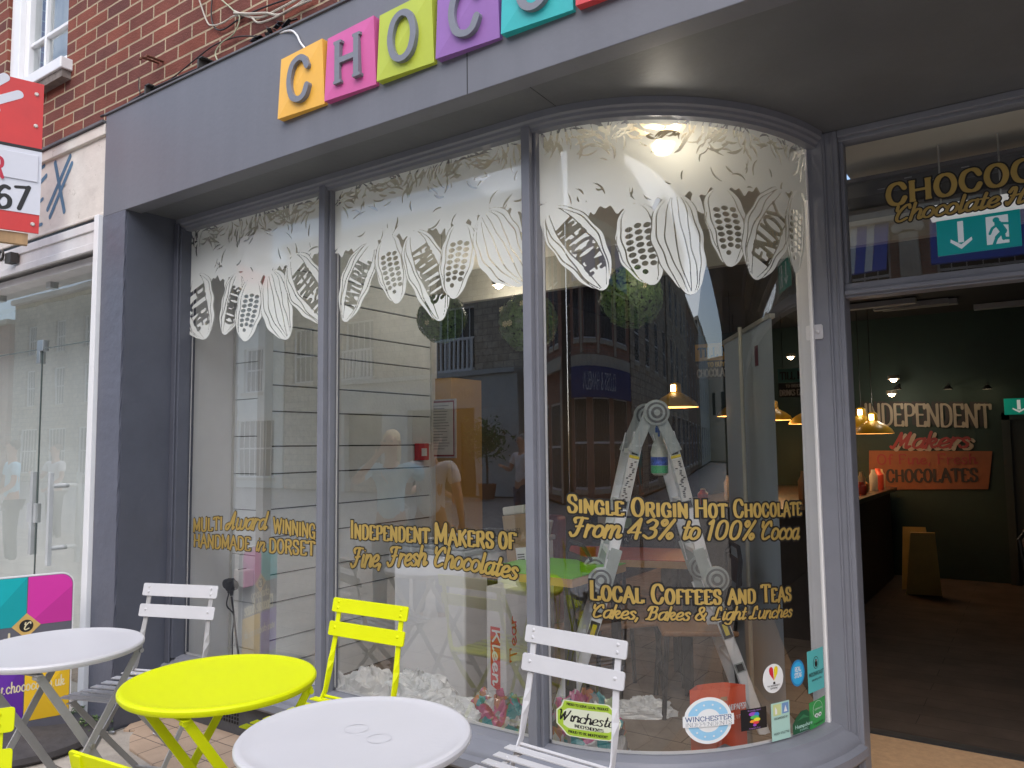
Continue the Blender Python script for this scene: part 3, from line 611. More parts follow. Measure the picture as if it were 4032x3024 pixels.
for i, (u0, u1) in enumerate(panes): film(u0+.002, u1-.002, PODS[i], 11+i)
# ------------------------------------------------------------------ gold lettering on the glass
def gold(text, pts, hpx, parent=None, grow=.0062, mp=gmap, g=G, wk=1.0, **kw):
    P = [g(*p) for p in pts]; hh = []
    for p, h in ((pts[0], hpx[0]), (pts[-1], hpx[1])): hh.append(g(p[0], p[1]-h)[1]-g(*p)[1])
    sg = lay(text, P, hh, **kw); res = .0013
    F, u0, v0 = seg_field(sg, res, grow)
    field_mesh('lettering', F, u0, v0, res, mp, mGOLD, parent or bay, .0042)
    field_mesh('lettering_outline', F+grow, u0, v0, res, mp, mINK, parent or bay, .0032)
SL = dict(slab=True, w=2.4, thin=.5, track=1.4); SCR = dict(script=True, w=1.9, thin=.5, space=3.2)
gold('MULTI', [(419, 1149), (481, 1144)], (27, 28), grow=.0042, **SL)
gold('Award', [(488, 1143), (574, 1143)], (36, 36), grow=.0042, **SCR)
gold('WINNING', [(592, 1149), (682, 1163)], (30, 30), grow=.0042, **SL)
gold('HANDMADE', [(420, 1180.5), (542, 1189)], (27, 28), grow=.0042, **SL)
gold('in', [(552, 1189), (572, 1190)], (30, 30), grow=.0042, **SCR)
gold('DORSET', [(583, 1192.5), (681, 1200)], (29, 30), grow=.0042, **SL)
SC2 = dict(slab=True, w=2.35, thin=.45, track=1.5, small=.76)
gold('Independent', [(759, 1162.5), (928, 1173)], (39, 41), grow=.0048, **SC2)
gold('Makers', [(941, 1174.4), (1067, 1183.3)], (43, 43), grow=.0048, **SC2)
gold('of', [(1079.3, 1183.8), (1115, 1186)], (45, 45), grow=.0048, **SC2)
gold('Fine, Fresh', [(758, 1225), (920, 1220)], (41, 40), grow=.0048, **SCR)
gold('Chocolates', [(936, 1222), (1020, 1233), (1117, 1251)], (42, 41), grow=.0048, **SCR)
gold('Single Origin Hot Chocolate', [(1228, 1105.6), (1477, 1117), (1729, 1112)], (37, 36), **SC2)
gold('From 43% to 100% Cocoa', [(1230, 1157), (1456, 1163.5), (1722, 1164)], (40, 37), **SCR)
gold('Local Coffees and Teas', [(1276, 1294), (1557, 1304), (1707, 1296)], (41, 36), **SC2)
gold('Cakes, Bakes & Light Lunches', [(1278, 1332), (1516, 1339), (1708, 1331)], (28, 25), grow=.0048, **SCR)
GT = lambda x, y: (lambda p: (p[0], p[2]))(PY(x, y, 3.46)); tmap = planemap((0, 3.46, 0), (1, 0, 0), (0, 0, 1))
gold('CHOCOCO', [(1917, 446), (2298, 376)], (45, 47), fl_, .006, tmap, GT, **SL)
gold('Chocolate House', [(1930, 481), (2335, 418)], (34, 36), fl_, .005, tmap, GT, **SCR)
# ------------------------------------------------------------------ letter tiles on the fascia
sign = thing('shop_sign', 'row of coloured square tiles with thick grey letters on the fascia', 'shop sign', (0, 0, 0))
tcols = [(.86, .47, .07), (.62, .11, .33), (.46, .54, .05), (.28, .13, .40), (.03, .44, .45), (.68, .07, .08), (.92, .50, .07)]
tz0, tz1 = 1.55+1.600*.9167, 1.55+1.909*.9167
TX = [(-2.762+i*(.307)*1.0, -2.762+i*.307+.285) for i in range(7)]
# widths measured on the photograph
meas = [(605, 699), (706, 811), (819, 937), (946, 1078), (1087, 1235), (1248, 1412), (1424, 1608)]
ybot = [267, 227, 186, 139, 84, 22, -40]
for i in range(7):
    xa = PY(meas[i][0], ybot[i]-5, 2.18)[0]; xb = xa+.288
    tlab = ['yellow tile with letter C, leftmost', 'pink tile with letter H', 'lime green tile with letter O', 'purple tile with letter C', 'turquoise tile with letter O', 'red tile with letter C', 'second yellow tile'][i]
    cx, cz, hx, hz = 0, 0, (xb-xa)/2, (tz1-tz0)/2
    col = mat('tile_paint_%d' % i, tcols[i], .5, var=.05, vs=9, bump=.06, bs=50)
    # a low four sided pyramid folded on one diagonal
    m_ = MB(); e = -.018; m_.add([(-hx, 0, -hz), (hx, 0, -hz), (hx, 0, hz), (-hx, 0, hz), (-hx, e-.016, -hz), (hx, e, -hz), (hx, e-.016, hz), (-hx, e, hz)],
        [(0, 1, 5, 4), (1, 2, 6, 5), (2, 3, 7, 6), (3, 0, 4, 7), (4, 5, 6), (4, 6, 7)])
    tb = m_.build('letter_tile', col, sign, label=tlab); tb.location = ((xa+xb)/2, 2.2, (tz0+tz1)/2)
    A, tot = text_segs('CHOCOCO'[i], slab=(i == 1), w=1.6, thin=.8)
    mp = planemap((0, 0, 0), (1, 0, 0), (0, 0, 1)); s_ = .185; A = A*s_; A[:, 0] -= tot*s_/2; A[:, 2] -= tot*s_/2; A[:, 1] -= s_/2; A[:, 3] -= s_/2
    F, u0, v0 = seg_field(A, .0016)
    field_mesh('letter', F, u0, v0, .0016, mp, mGREY, tb, .047, .026)
# ------------------------------------------------------------------ the neighbouring empty shop on the left
nb = thing('empty_shop', 'white neighbouring shop front with glass doors and peeling cream fascia', 'shop', (0, 0, 0))
mPEEL = mat('peeling_cream_paint', (.66, .61, .55), .75, var=.10, vs=5, bump=.3, bs=22)
# grime on the cream fascia
n = mPEEL.node_tree.nodes; l = mPEEL.node_tree.links; b = n['Principled BSDF']
src = b.inputs['Base Color'].links[0].from_socket
tc = n.new('ShaderNodeTexCoord'); no = n.new('ShaderNodeTexNoise'); no.inputs['Scale'].default_value = 9; no.inputs['Detail'].default_value = 10; no.inputs['Roughness'].default_value = .75
l.new(tc.outputs['Object'], no.inputs['Vector']); cr = n.new('ShaderNodeValToRGB'); cr.color_ramp.elements[0].position = .60; cr.color_ramp.elements[1].position = .68
l.new(no.outputs[0], cr.inputs[0]); mx = n.new('ShaderNodeMixRGB'); mx.inputs[2].default_value = (.30, .25, .19, 1); l.new(cr.outputs[0], mx.inputs[0]); l.new(src, mx.inputs[1]); l.new(mx.outputs[0], b.inputs['Base Color'])
nf = MB().box(-12, -4.279, 2.215, 2.29, 2.872, 3.335).build('fascia', mPEEL, nb)
MB().box(-12, -4.279, 2.195, 2.28, 3.335, 3.40).box(-12, -4.279, 2.205, 2.215, 2.872, 2.89).build('moulding', mPEEL, nf, bevel=.005)
MB().box(-12, -4.279, 2.18, 2.28, 3.402, 3.416).build('lead_flashing', bpy.data.materials['lead'], nf)
mBLUE = mat('blue_sign_paint', (.08, .16, .25), .6, var=.2, vs=20)
fm = planemap((0, 2.215, 0), (1, 0, 0), (0, 0, 1)); GF = lambda x, y: (lambda p: (p[0], p[2]))(PY(x, y, 2.213))
zz2 = lambda x, y: GF((x/1.844)/1.8228, (250+y/1.844)/1.8228)
X1_, X2_, X3_ = [(zz2(*a), zz2(*b)) for a, b in (((400, 722), (465, 1072)), ((508, 675), (345, 1058)), ((520, 728), (362, 1112)))]
sg = [[*a, *b, .034] for a, b in (X1_, X2_, X3_)]
ea = zz2(335, 815); sg += [[ea[0]-.08, ea[1]-.03, ea[0], ea[1], .03], [ea[0]-.1, ea[1]+.06, ea[0]-.03, ea[1]+.07, .024], [ea[0]-.1, ea[1]-.16, ea[0]-.035, ea[1]-.14, .024], [ea[0]-.1, ea[1]-.3, ea[0]-.035, ea[1]-.30, .022]]
F, u0, v0 = seg_field(sg, .002); field_mesh('lettering', F, u0, v0, .002, fm, mBLUE, nf, .0015)
mNW = mat('weathered_white', (.66, .64, .63), .55, var=.10, vs=5, bump=.15, bs=30, streak=True)
MB().box(-12, -4.342, 2.205, 2.40, 2.70, 2.845).box(-12, -4.342, 2.195, 2.205, 2.795, 2.845).box(-12, -4.342, 2.185, 2.205, 2.675, 2.72).box(-12, -4.342, 2.25, 2.60, 2.625, 2.672).build('head_beam', mNW, nb, bevel=.004)
MB().box(-12, -4.279, 2.215, 2.4, 2.850, 2.868).build('shadow_gap', mINK, nb)
a = PZ(214, 480, 2.85); 
mb = MB(); mb.add([(-4.343, 2.175, GR), (-4.279, 2.175, GR), (-4.279, 2.42, GR), (-4.343, 2.42, GR), (-4.325, 2.175, 2.868), (-4.279, 2.175, 2.868), (-4.279, 2.42, 2.868), (-4.325, 2.42, 2.868)], [(0, 3, 2, 1), (4, 5, 6, 7), (0, 1, 5, 4), (1, 2, 6, 5), (2, 3, 7, 6), (3, 0, 4, 7)])
mb.build('white_post', mWHITE, nb, bevel=.004)
JX = PY(90, 800, 2.35)[0]; ZJ = 2.205
def glass(name, x0, x1, z0, z1, y=2.35):
    return MB().box(x0, x1, y, y+.010, z0, z1)
g = MB().add([(x, 2.35, z) for x, z in ((-10, ZJ+.004), (-4.343, ZJ+.004), (-4.343, 2.655), (-10, 2.655))], [(0, 1, 2, 3)]).build('glass_pane', mGLASS2, nb, fix=False)
for x0, x1 in ((-10, JX-.003), (JX+.003, -4.343)):
    g = MB().add([(x, 2.35, z) for x, z in ((x0, GR), (x1, GR), (x1, ZJ-.004), (x0, ZJ-.004))], [(0, 1, 2, 3)]).build('glass_pane', mGLASS2, nb, fix=False)
MB().box(JX-.0035, JX+.0035, 2.348, 2.356, GR, ZJ).box(-10, -4.343, 2.348, 2.356, ZJ-.003, ZJ+.003).build('glass_seam', mat('seam', (.10, .13, .12), .3, var=0), nb)
MB().box(JX-.045, JX+.035, 2.335, 2.375, ZJ-.015, ZJ+.055).box(JX-.045, JX-.005, 2.335, 2.375, ZJ-.095, ZJ-.015).build('patch_fitting', mSTEEL, nb, bevel=.003)
for cx in (-4.52, -5.17, -5.9, -6.6):
    MB().box(cx-.03, cx+.03, 2.325, 2.38, 2.585, 2.655).build('glass_clamp', mSTEEL, nb, bevel=.003)
hx = PY(112, 1120, 2.28)[0]
MB().box(hx-.013, hx+.013, 2.255, 2.28, .87, 1.42).tube([(hx, 2.27, 1.34), (hx, 2.37, 1.34)], .014, 12).tube([(hx, 2.27, .97), (hx, 2.37, .97)], .014, 12).build('door_handle', mat('brushed_steel', (.62, .64, .64), .35, metal=.3), nb, bevel=.002)
MB().box(JX-.055, JX-.02, 2.33, 2.37, .90, 1.42).box(JX-.10, JX-.065, 2.335, 2.37, 1.10, 1.22).box(JX-.01, JX+.02, 2.335, 2.37, 1.10, 1.22).build('lock_case', mat('satin_steel', (.5, .52, .52), .4, metal=.25), nb, bevel=.002)
# polythene sheeting hung behind the glass
mPOLY = mat('polythene', (.86, .88, .86), .5, var=.06, vs=2, bump=.35, bs=7)
mb = MB(); nx_, nz_ = 90, 60; xs = np.linspace(-9, -4.2, nx_); zs = np.linspace(GR+.02, 2.70, nz_)
for z in zs:
    for x in xs: mb.v.append((x, 2.86+.014*math.sin(x*13+z*2)+.006*math.sin(x*41-z*7)+.008*math.sin(z*9+x*3)+(.012 if (z % .52) < .03 else 0), z))
for i in range(nz_-1):
    for j in range(nx_-1): k = i*nx_+j; mb.f.append((k, k+1, k+nx_+1, k+nx_))
ps = mb.build('plastic_sheeting', mPOLY, None, smooth=True, fix=False); tag(ps, 'pale polythene sheeting hung behind the empty shop glass', 'plastic sheet')
MB().box(-12, -4.2, 2.40, 6, 2.70, 2.75).box(-4.22, -4.20, 2.42, 6, GR, 2.7).box(-12, -4.2, 4.5, 4.6, GR, 2.7).build('inner_walls', mCREAM, nb)
MB().box(-12, -4.36, 2.36, 4.5, GR-.005, GR+.004).build('inner_floor', mat('concrete_floor', (.35, .34, .32), .8), nb)
# small round bracket on the head beam and projecting timber
c = PY(32, 560, 2.2)
MB().box(c[0]-.02, c[0]+.06, 2.15, 2.196, c[2]-.035, c[2]+.03).tube([(c[0]-.05+.03*math.cos(t), 2.14, c[2]+.02+.03*math.sin(t)) for t in np.linspace(0, 6.28, 16)], .009, 6).build('bracket', mat('dull_iron', (.08, .075, .07), .6, metal=.5), nb)
# ------------------------------------------------------------------ estate agent's board, square to the street
bd = thing('estate_agent_board', 'red and white estate agent board jutting out over the empty shop', 'sign board', (0, 0, 0))
pc = PY(176/K, 334/K, 2.05); pb = PY(149/K, 922/K, 2.05)
bdir = Vector((math.sin(R(17)), math.cos(R(17)), 0)); bx0 = (pc[0]+pb[0])/2; O = Vector((bx0, 2.05, 0))
mRED = mat('red_board', (.62, .035, .03), .4, var=.10, vs=3, bump=.08, bs=8); mBW = mat('board_white', (.66, .68, .74), .45, var=.03)
bz1, bz0 = pc[2], pb[2]; Wd = .82; nrm = bdir.cross(Vector((0, 0, 1)))
def bbox(mb_, s0, s1, o0, o1, z0, z1):
    vs = [O-bdir*s+nrm*o+Vector((0, 0, z)) for z in (z0, z1) for s, o in ((s0, o0), (s1, o0), (s1, o1), (s0, o1))]
    return mb_.add(vs, [(0, 1, 2, 3), (4, 7, 6, 5), (0, 4, 5, 1), (1, 5, 6, 2), (2, 6, 7, 3), (3, 7, 4, 0)])
def BP(px, py):       # pixel -> (s, z) on the board
    d = ray(px, py); nn = np.array(nrm); t = (np.array(O)-CP)@nn/(d@nn); q = CP+d*t; return float((np.array(O)-q)@np.array(bdir)), q[2]
bbox(MB(), 0, Wd, -.006, .006, bz0, bz1).build('board', mRED, bd)
zA, zB_ = BP(92, 335)[1], BP(86, 466)[1]; zC = BP(90, 410)[1]
bbox(MB(), -.002, Wd, .006, .009, zB_, zA+.012).build('white_panel', mBW, bd)
bbox(MB(), .015, Wd, .009, .016, zC+.035, zA-.015).build('slip_panel', mBW, bd, bevel=.002)
bbox(MB(), 0, Wd, .0062, .010, zA+.012, zA+.030).build('black_line', mINK, bd)
U = -np.array(bdir)*-1; bmap = planemap(np.array(O), np.array(bdir), (0, 0, 1))
sgn = 1 if np.cross(np.array(bdir), (0, 0, 1)) @ np.array(nrm) > 0 else -1
def bwrite(t, px0, px1, h, m, off, **kw):
    a, b = BP(*px0), BP(*px1); hz = a[1]-BP(px0[0], px0[1]+h)[1]
    write(t, bmap, [(-a[0], a[1]), (-b[0], b[1])], abs(hz), m, bd, off=off*sgn, **kw)
bwrite('67', (-12, 448), (62, 452), 47, mINK, .0105, w=2.0)
bwrite('01962 8522', (-330, 395), (-20, 446), 47, mINK, .0105, w=2.0)
bwrite('R', (-16, 379), (6, 385), 42, mat('red_ink', (.5, .02, .05), .5, var=0), .017, w=2.2)
a1 = [BP(*q) for q in ((-60, 232), (40, 205))]; a2 = [BP(*q) for q in ((-60, 205), (10, 168))]; a3 = [BP(*q) for q in ((-60, 255), (-10, 237))]
sg = [[-a1[0][0], a1[0][1], -a1[1][0], a1[1][1], .048], [-a2[0][0], a2[0][1], -a2[1][0], a2[1][1], .05], [-a3[0][0], a3[0][1], -a3[1][0], a3[1][1], .045]]
F, u0, v0 = seg_field(sg, .003); field_mesh('logo_bars', F, u0, v0, .003, bmap, mBW, bd, .0075*sgn)
for q in ((79, 205), (77, 273), (70, 485)):
    mb = MB(); s_, z_ = BP(*q); c_ = O-bdir*s_+nrm*.008; p_ = Vector((c_.x, c_.y, z_))
    mb.tube([p_, p_+nrm*.006], [.012, .008], 14).build('screw', mat('screw_zinc', (.6, .57, .52), .45, metal=.4), bd)
tm = MB(); bbox(tm, .05, Wd-.05, -.05, -.008, bz0-.07, bz0-.005); tm.build('timber_batten', mat('raw_timber', (.42, .27, .14), .8, var=.25, vs=12, streak=True), bd)
# ------------------------------------------------------------------ swing sign with four coloured squares
sw = thing('pavement_sign', 'swing pavement sign with turquoise, pink, purple and yellow squares', 'pavement sign', (0, 0, 0))
sdir = np.array([math.sin(R(20.2)), math.cos(R(20.2)), 0]); sO = PY(292/K, 2289/K, 2.06); sO[2] = 0
snr = np.cross(sdir, (0, 0, 1))
def SP(px, py): d = ray(px, py); t = (sO-CP)@snr/(d@snr); q = CP+d*t; return float((q-sO)@sdir), float(q[2])
smap = planemap(sO, sdir, (0, 0, 1))
_, ztop = SP(240/K, 2253/K); sc0, zc = SP(103/K, 2462/K); zbot = SP(306/K, 2880/K)[1]; sx1 = 0.0; sx0 = 2*sc0-sx1
mb = MB(); rr = rrect(sx0, sx1, zbot, ztop, .06, 8); n = len(rr)
def s3(u, o, z): p = sO+sdir*u+snr*o; return (p[0], p[1], z)
mb.add([s3(u, -.012, z) for u, z in rr]+[s3(u, .012, z) for u, z in rr], [tuple(range(n)), tuple(range(2*n-1, n-1, -1))]+[(i, i+n, (i+1) % n+n, (i+1) % n) for i in range(n)])
mb.build('panel', mat('sign_white_edge', (.7, .7, .7), .4), sw)
o2 = .0135*(1 if (smap(np.array([0.]), np.array([0.]), 1.)[0]-sO)@(CP-sO) > 0 else -1); sg_ = 1 if o2 > 0 else -1
poly_obj('face', rrect(sx0+.006, sx1-.006, zbot, ztop-.006, .055, 8), smap, mat('sign_grey', (.115, .115, .14), .45), sw, o2)
z2 = SP(306/K, 2430/K)[1]; zr2 = SP(180/K, 2700/K)[1]; zr3 = SP(306/K, 2808/K)[1]; md = sc0
def sq(x0, x1, z0, z1, c, corner=None):
    r_ = .055; pts = [(x0, z0), (x1, z0), (x1, z1), (x0, z1)]
    if corner == 'r': pts = [(x0, z0), (x1, z0)]+[(x1-r_+r_*math.cos(t), z1-r_+r_*math.sin(t)) for t in np.linspace(0, math.pi/2, 8)]+[(x0, z1)]
    if corner == 'l': pts = [(x0, z0), (x1, z0), (x1, z1)]+[(x0+r_-r_*math.sin(t), z1-r_+r_*math.cos(t)) for t in np.linspace(0, math.pi/2, 8)]
    poly_obj('colour_square', pts, smap, mat('sq_a', c, .4, var=.04), sw, o2+.0008*sg_)
    tri = [(x0, z0), (x1, z0), (x1, z1-(.0 if corner != 'r' else .06))] if (x1-x0) > 0 else []
    poly_obj('square_facet', tri, smap, mat('sq_b', tuple(v*.82 for v in c), .4, var=.04), sw, o2+.0012*sg_)
zm = zc+.0
sq(sx0+.008, md-.002, zm-.0, ztop-.008, (.0, .42, .45), 'l'); sq(md+.002, sx1-.008, zm, ztop-.008, (.66, .035, .36), 'r')
zq1 = zm-.19; zq0 = zq1-.275
sq(sx0+.008, md-.002, zq0, zq1, (.14, .03, .38)); sq(md+.002, sx1-.008, zq0, zq1, (.88, .55, .02))
dm_ = .062; poly_obj('emblem_tile', [(md-dm_, zm), (md, zm-dm_), (md+dm_, zm), (md, zm+dm_)], smap, mat('emblem_gold', (.62, .40, .12), .4, var=.2), sw, o2+.002*sg_)
poly_obj('emblem_disc', disc_pts(md, zm, .030), smap, mINK, sw, o2+.0026*sg_)
mIVORY = mat('ivory_ink', (.74, .66, .42), .5, var=0)
write('C', smap, [(md-.014, zm-.018), (md+.014, zm-.018)], .036, mIVORY, sw, off=o2+.0032*sg_, res=.0012, script=True, w=1.7)
write('Chocolate House', smap, [(sx0+.05, zq1+.012), (sx1-.03, zq1+.012)], .085, mIVORY, sw, off=o2+.002*sg_, **SCR)
write('chococo', smap, [(sx0+.10, zq1+.10), (sx1-.10, zq1+.10)], .06, mIVORY, sw, off=o2+.002*sg_, w=1.8)
write('www.chococo.co.uk', smap, [(sx0+.03, (zq0+zq1)/2+.01), (sx1-.03, (zq0+zq1)/2+.01)], .052, mIVORY, sw, off=o2+.002*sg_, w=1.5)
bc = sO+sdir*sc0
MB().lathe([(.33, 0), (.35, .02), (.345, .045), (.30, .062), (.10, .075), (.04, .085)], 48, (bc[0], bc[1], GR)).build('base', mat('sign_base_rubber', (.065, .06, .062), .8, var=.25, vs=18, bump=.3, bs=40), sw, smooth=True)
MB().tube([(bc[0], bc[1], GR+.07), (bc[0], bc[1], zbot+.02)], .03, 12).build('stem', mBLACK, sw)
# ------------------------------------------------------------------ cables and brackets along the top of the fascia
def cable(name, pts, r, m, label, y=2.262, n=6):
    P = []
    for q in pts: P.append(PY(q[0], q[1], q[2] if len(q) > 2 else y))
    P = catmull(P, n); o = MB().tube(P, r, 6).build(name, m, None, smooth=True); return tag(o, label, 'cable')
Z1 = lambda x, y: ((x/1.844)/1.8228, (y/1.844)/1.8228)
mCB = mat('cable_black', (.015, .014, .014), .5, var=.1); mCW = mat('cable_beige', (.46, .42, .35), .6, var=.15)
cable('cable', [Z1(*q) for q in ((735, 845), (890, 790), (960, 735), (1100, 650), (1300, 560), (1500, 478), (1640, 440), (1900, 290), (2040, 250), (2400, 60), (2600, -60))], .007, mCB, 'thick black cable running along the top of the fascia', 2.235)
cable('cable', [Z1(*q) for q in ((875, 800), (975, 715), (1150, 640), (1280, 545), (1420, 430), (1545, 335), (1690, 275), (1800, 262), (1900, 268))], .0035, mCB, 'thin black cable sagging over the brickwork below the brown nails', 2.262)
cable('cable', [Z1(*q) for q in ((1010, 560), (1008, 630), (1014, 690), (960, 740))], .003, mCB, 'short black wire dropping down the brick wall', 2.272)
cable('cable', [Z1(*q) for q in ((1440, -20), (1500, 150), (1540, 185), (1620, 165), (1690, 120), (1760, 110))], .004, mCW, 'beige cable looping down the brick wall at the top', 2.262)
cable('cable', [Z1(*q) for q in ((1540, -20), (1535, 120), (1560, 200), (1620, 215), (1720, 150), (1830, 90), (1980, 30), (2100, -10))], .004, mCB, 'black cable looping down the bricks beside the beige one', 2.266)
cable('cable', [Z1(*q) for q in ((1600, -10), (1700, 80), (1740, 130), (1700, 240), (1610, 310), (1565, 380), (1580, 440), (1600, 455))], .0035, mat('cable_green', (.42, .45, .30), .6), 'pale green earth wire hanging in an S over the fascia edge', 2.258)
cable('cable', [Z1(*q) for q in ((1700, 80), (1800, 120), (1900, 125), (2020, 70), (2150, 0), (2200, -30))], .006, mCW, 'beige bundle of cables crossing the bricks, lowest of three', 2.262)
cable('cable', [Z1(*q) for q in ((1700, 95), (1820, 100), (1930, 95), (2040, 105), (2200, 10), (2260, -20))], .006, mCW, 'beige bundle of cables crossing the bricks, middle of three', 2.255)
cable('cable', [Z1(*q) for q in ((1830, 130), (1880, 165), (1990, 130), (2120, 60), (2260, 0))], .005, mCW, 'beige bundle of cables crossing the bricks, topmost of three', 2.25)
Z2 = lambda x, y: ((1000+x/1.475)/1.8228, (y/1.475)/1.8228)
cable('cable', [(*Z2(150, 190), 2.2), (*Z2(215, 178), 2.19), (*Z2(250, 205), 2.19), (*Z2(275, 255), 2.19), (*Z2(340, 325), 2.175)], .0045, mWHITE, 'white cable curling from the black tape to the yellow C tile')
mb = MB(); rnd = random.Random(3); c = PY(*Z2(110, 195), 2.24)
for k in range(26):
    a = rnd.uniform(-.14, .13); p = Vector((c[0]+a, c[1]+rnd.uniform(-.02, .02), c[2]+a*.10+rnd.uniform(-.02, .02))); q = p+Vector((rnd.uniform(-.05, .05), rnd.uniform(-.02, .02), rnd.uniform(-.03, .03)))
    mb.bar(p, q, rnd.uniform(.01, .03), .002)
tag(mb.build('tape_tangle', mat('black_tape', (.012, .012, .013), .22, var=.3)), 'shiny black tape wrapped in a tangle on the cables', 'tape')
for q, lb in ((Z1(1495, 480), 'nearer the yellow tile'), (Z1(1110, 672), 'nearer the left end')):
    c = PY(*q, 2.245); o = MB().box(c[0]-.006, c[0]+.006, 2.20, 2.28, c[2]-.025, c[2]+.025).box(c[0]-.006, c[0]+.035, 2.20, 2.28, c[2]+.02, c[2]+.026).build('cable_bracket', bpy.data.materials['dull_iron'])
    tag(o, 'small iron bracket on top of the fascia, ' + lb, 'bracket')
mb = MB()
for q in ((1150, 457), (1185, 447)):
    a = PY(*Z1(*q), 2.28); mb.tube([a, (a[0]+.01, 2.18, a[2]-.012), (a[0]+.012, 2.17, a[2]-.03)], .007, 6)
tag(mb.build('wall_nails', mRUST), 'pair of rusty iron nails sticking out of the bricks', 'nails')
# ------------------------------------------------------------------ bistro tables and chairs
mTW = mat('white_table_paint', (.585, .58, .595), .42, var=.025, vs=4, bump=.04, bs=60, coat=.1)
mTY = mat('lime_table_paint', (.66, .73, .0), .5, var=.02, vs=4, bump=.03, bs=60, spec=.25)
mLG = mat('grey_leg_paint', (.38, .375, .37), .4, var=.10, vs=8)
mCWh = mat('white_chair_paint', (.56, .555, .565), .38, var=.03, vs=9, bump=.04, bs=50)
mCY = mat('yellow_chair_paint', (.68, .73, .0), .5, var=.03, vs=9, bump=.04, bs=50, spec=.25)
mBLT = mat('bolt', (.5, .5, .48), .35, metal=.8)
def table(top, leg, loc, rz, label, tilt=0):
    t = thing('bistro_table', label, 'table', loc, rz, 'round bistro tables outside the shop')
    r = .298
    MB().lathe([(.02, .6985), (r-.02, .6985), (r-.006, .697), (r, .706), (r, .714), (r-.004, .7195), (r-.012, .722), (r-.02, .7195), (r-.05, .7175), (.1, .7165), (.0005, .7165)], 96).build('tabletop', top, t, smooth=True)
    for s in (-1, 1):
        for e in (-1, 1):
            x = .20*s*(1 if e > 0 else .90); m_ = MB()
            m_.strip([(x, .20*e, .69), (x, .06*e, .48), (x*.97, -.02*e, .36), (x*1.0, -.25*e, .005)], [.028, .03, .03, .028], .006, [(0, 1, .6*e)]*4)
            m_.tube([(x-.012, .20*e, .675), (x+.012, .20*e, .675)], .009, 10)
            m_.build('leg', leg, t, bevel=.0015)
    for e in (-1, 1):
        MB().strip([(-.20, -.17*e, .14), (.20, -.17*e, .14)], [.022, .022], .005, [(0, .5*e, 1)]*2).build('cross_bar', leg, t, bevel=.001)
        MB().strip([(-.20, .2*e, .685), (.20, .2*e, .685)], [.022, .022], .005, [(0, 1, 0)]*2).build('cross_bar', leg, t, bevel=.001)
    for s in (-1, 1): MB().tube([(s*.185, 0, .385), (s*.212, 0, .385)], .008, 10).build('bolt', mBLT, t)
    return t
tA = table(mTW, mTW, (-1.495, 1.453, GR-.002), R(40), 'white round table in front, with two faint cup rings')
tB = table(mTY, mTY, (-2.205, 1.552, GR-.002), R(-8), 'lime yellow round table between the two white ones')
tC = table(mTW, mLG, (-3.10, 1.475, GR-.002), R(10), 'white round table with grey legs, at the left edge')
for kq, (px, py, r_) in enumerate(((780, 1567, .031), (829, 1588, .031))):
    c = PZ(px-10, py+3, .82); rg = MB(); k = 40; pts = []
    for i in range(k):
        t = 2*math.pi*i/k; wv = .0012*(1+.6*math.sin(3*t+px)); pts.append((t, r_-wv, r_+wv))
    rg.add([(c[0]+a_*math.cos(t), c[1]+a_*math.sin(t), GR+.7155) for t, lo, hi in pts for a_ in (lo, hi)], [(2*i, 2*i+1, (2*i+3) % (2*k), (2*i+2) % (2*k)) for i in range(k)])
    tag(rg.build('cup_stain', mat('ring_stain', (.535, .53, .55), .5), fix=False), ('pale ring stain on the front white table, the one nearer the window', 'pale ring stain on the front white table, the one nearer the viewer')[kq], 'stain')
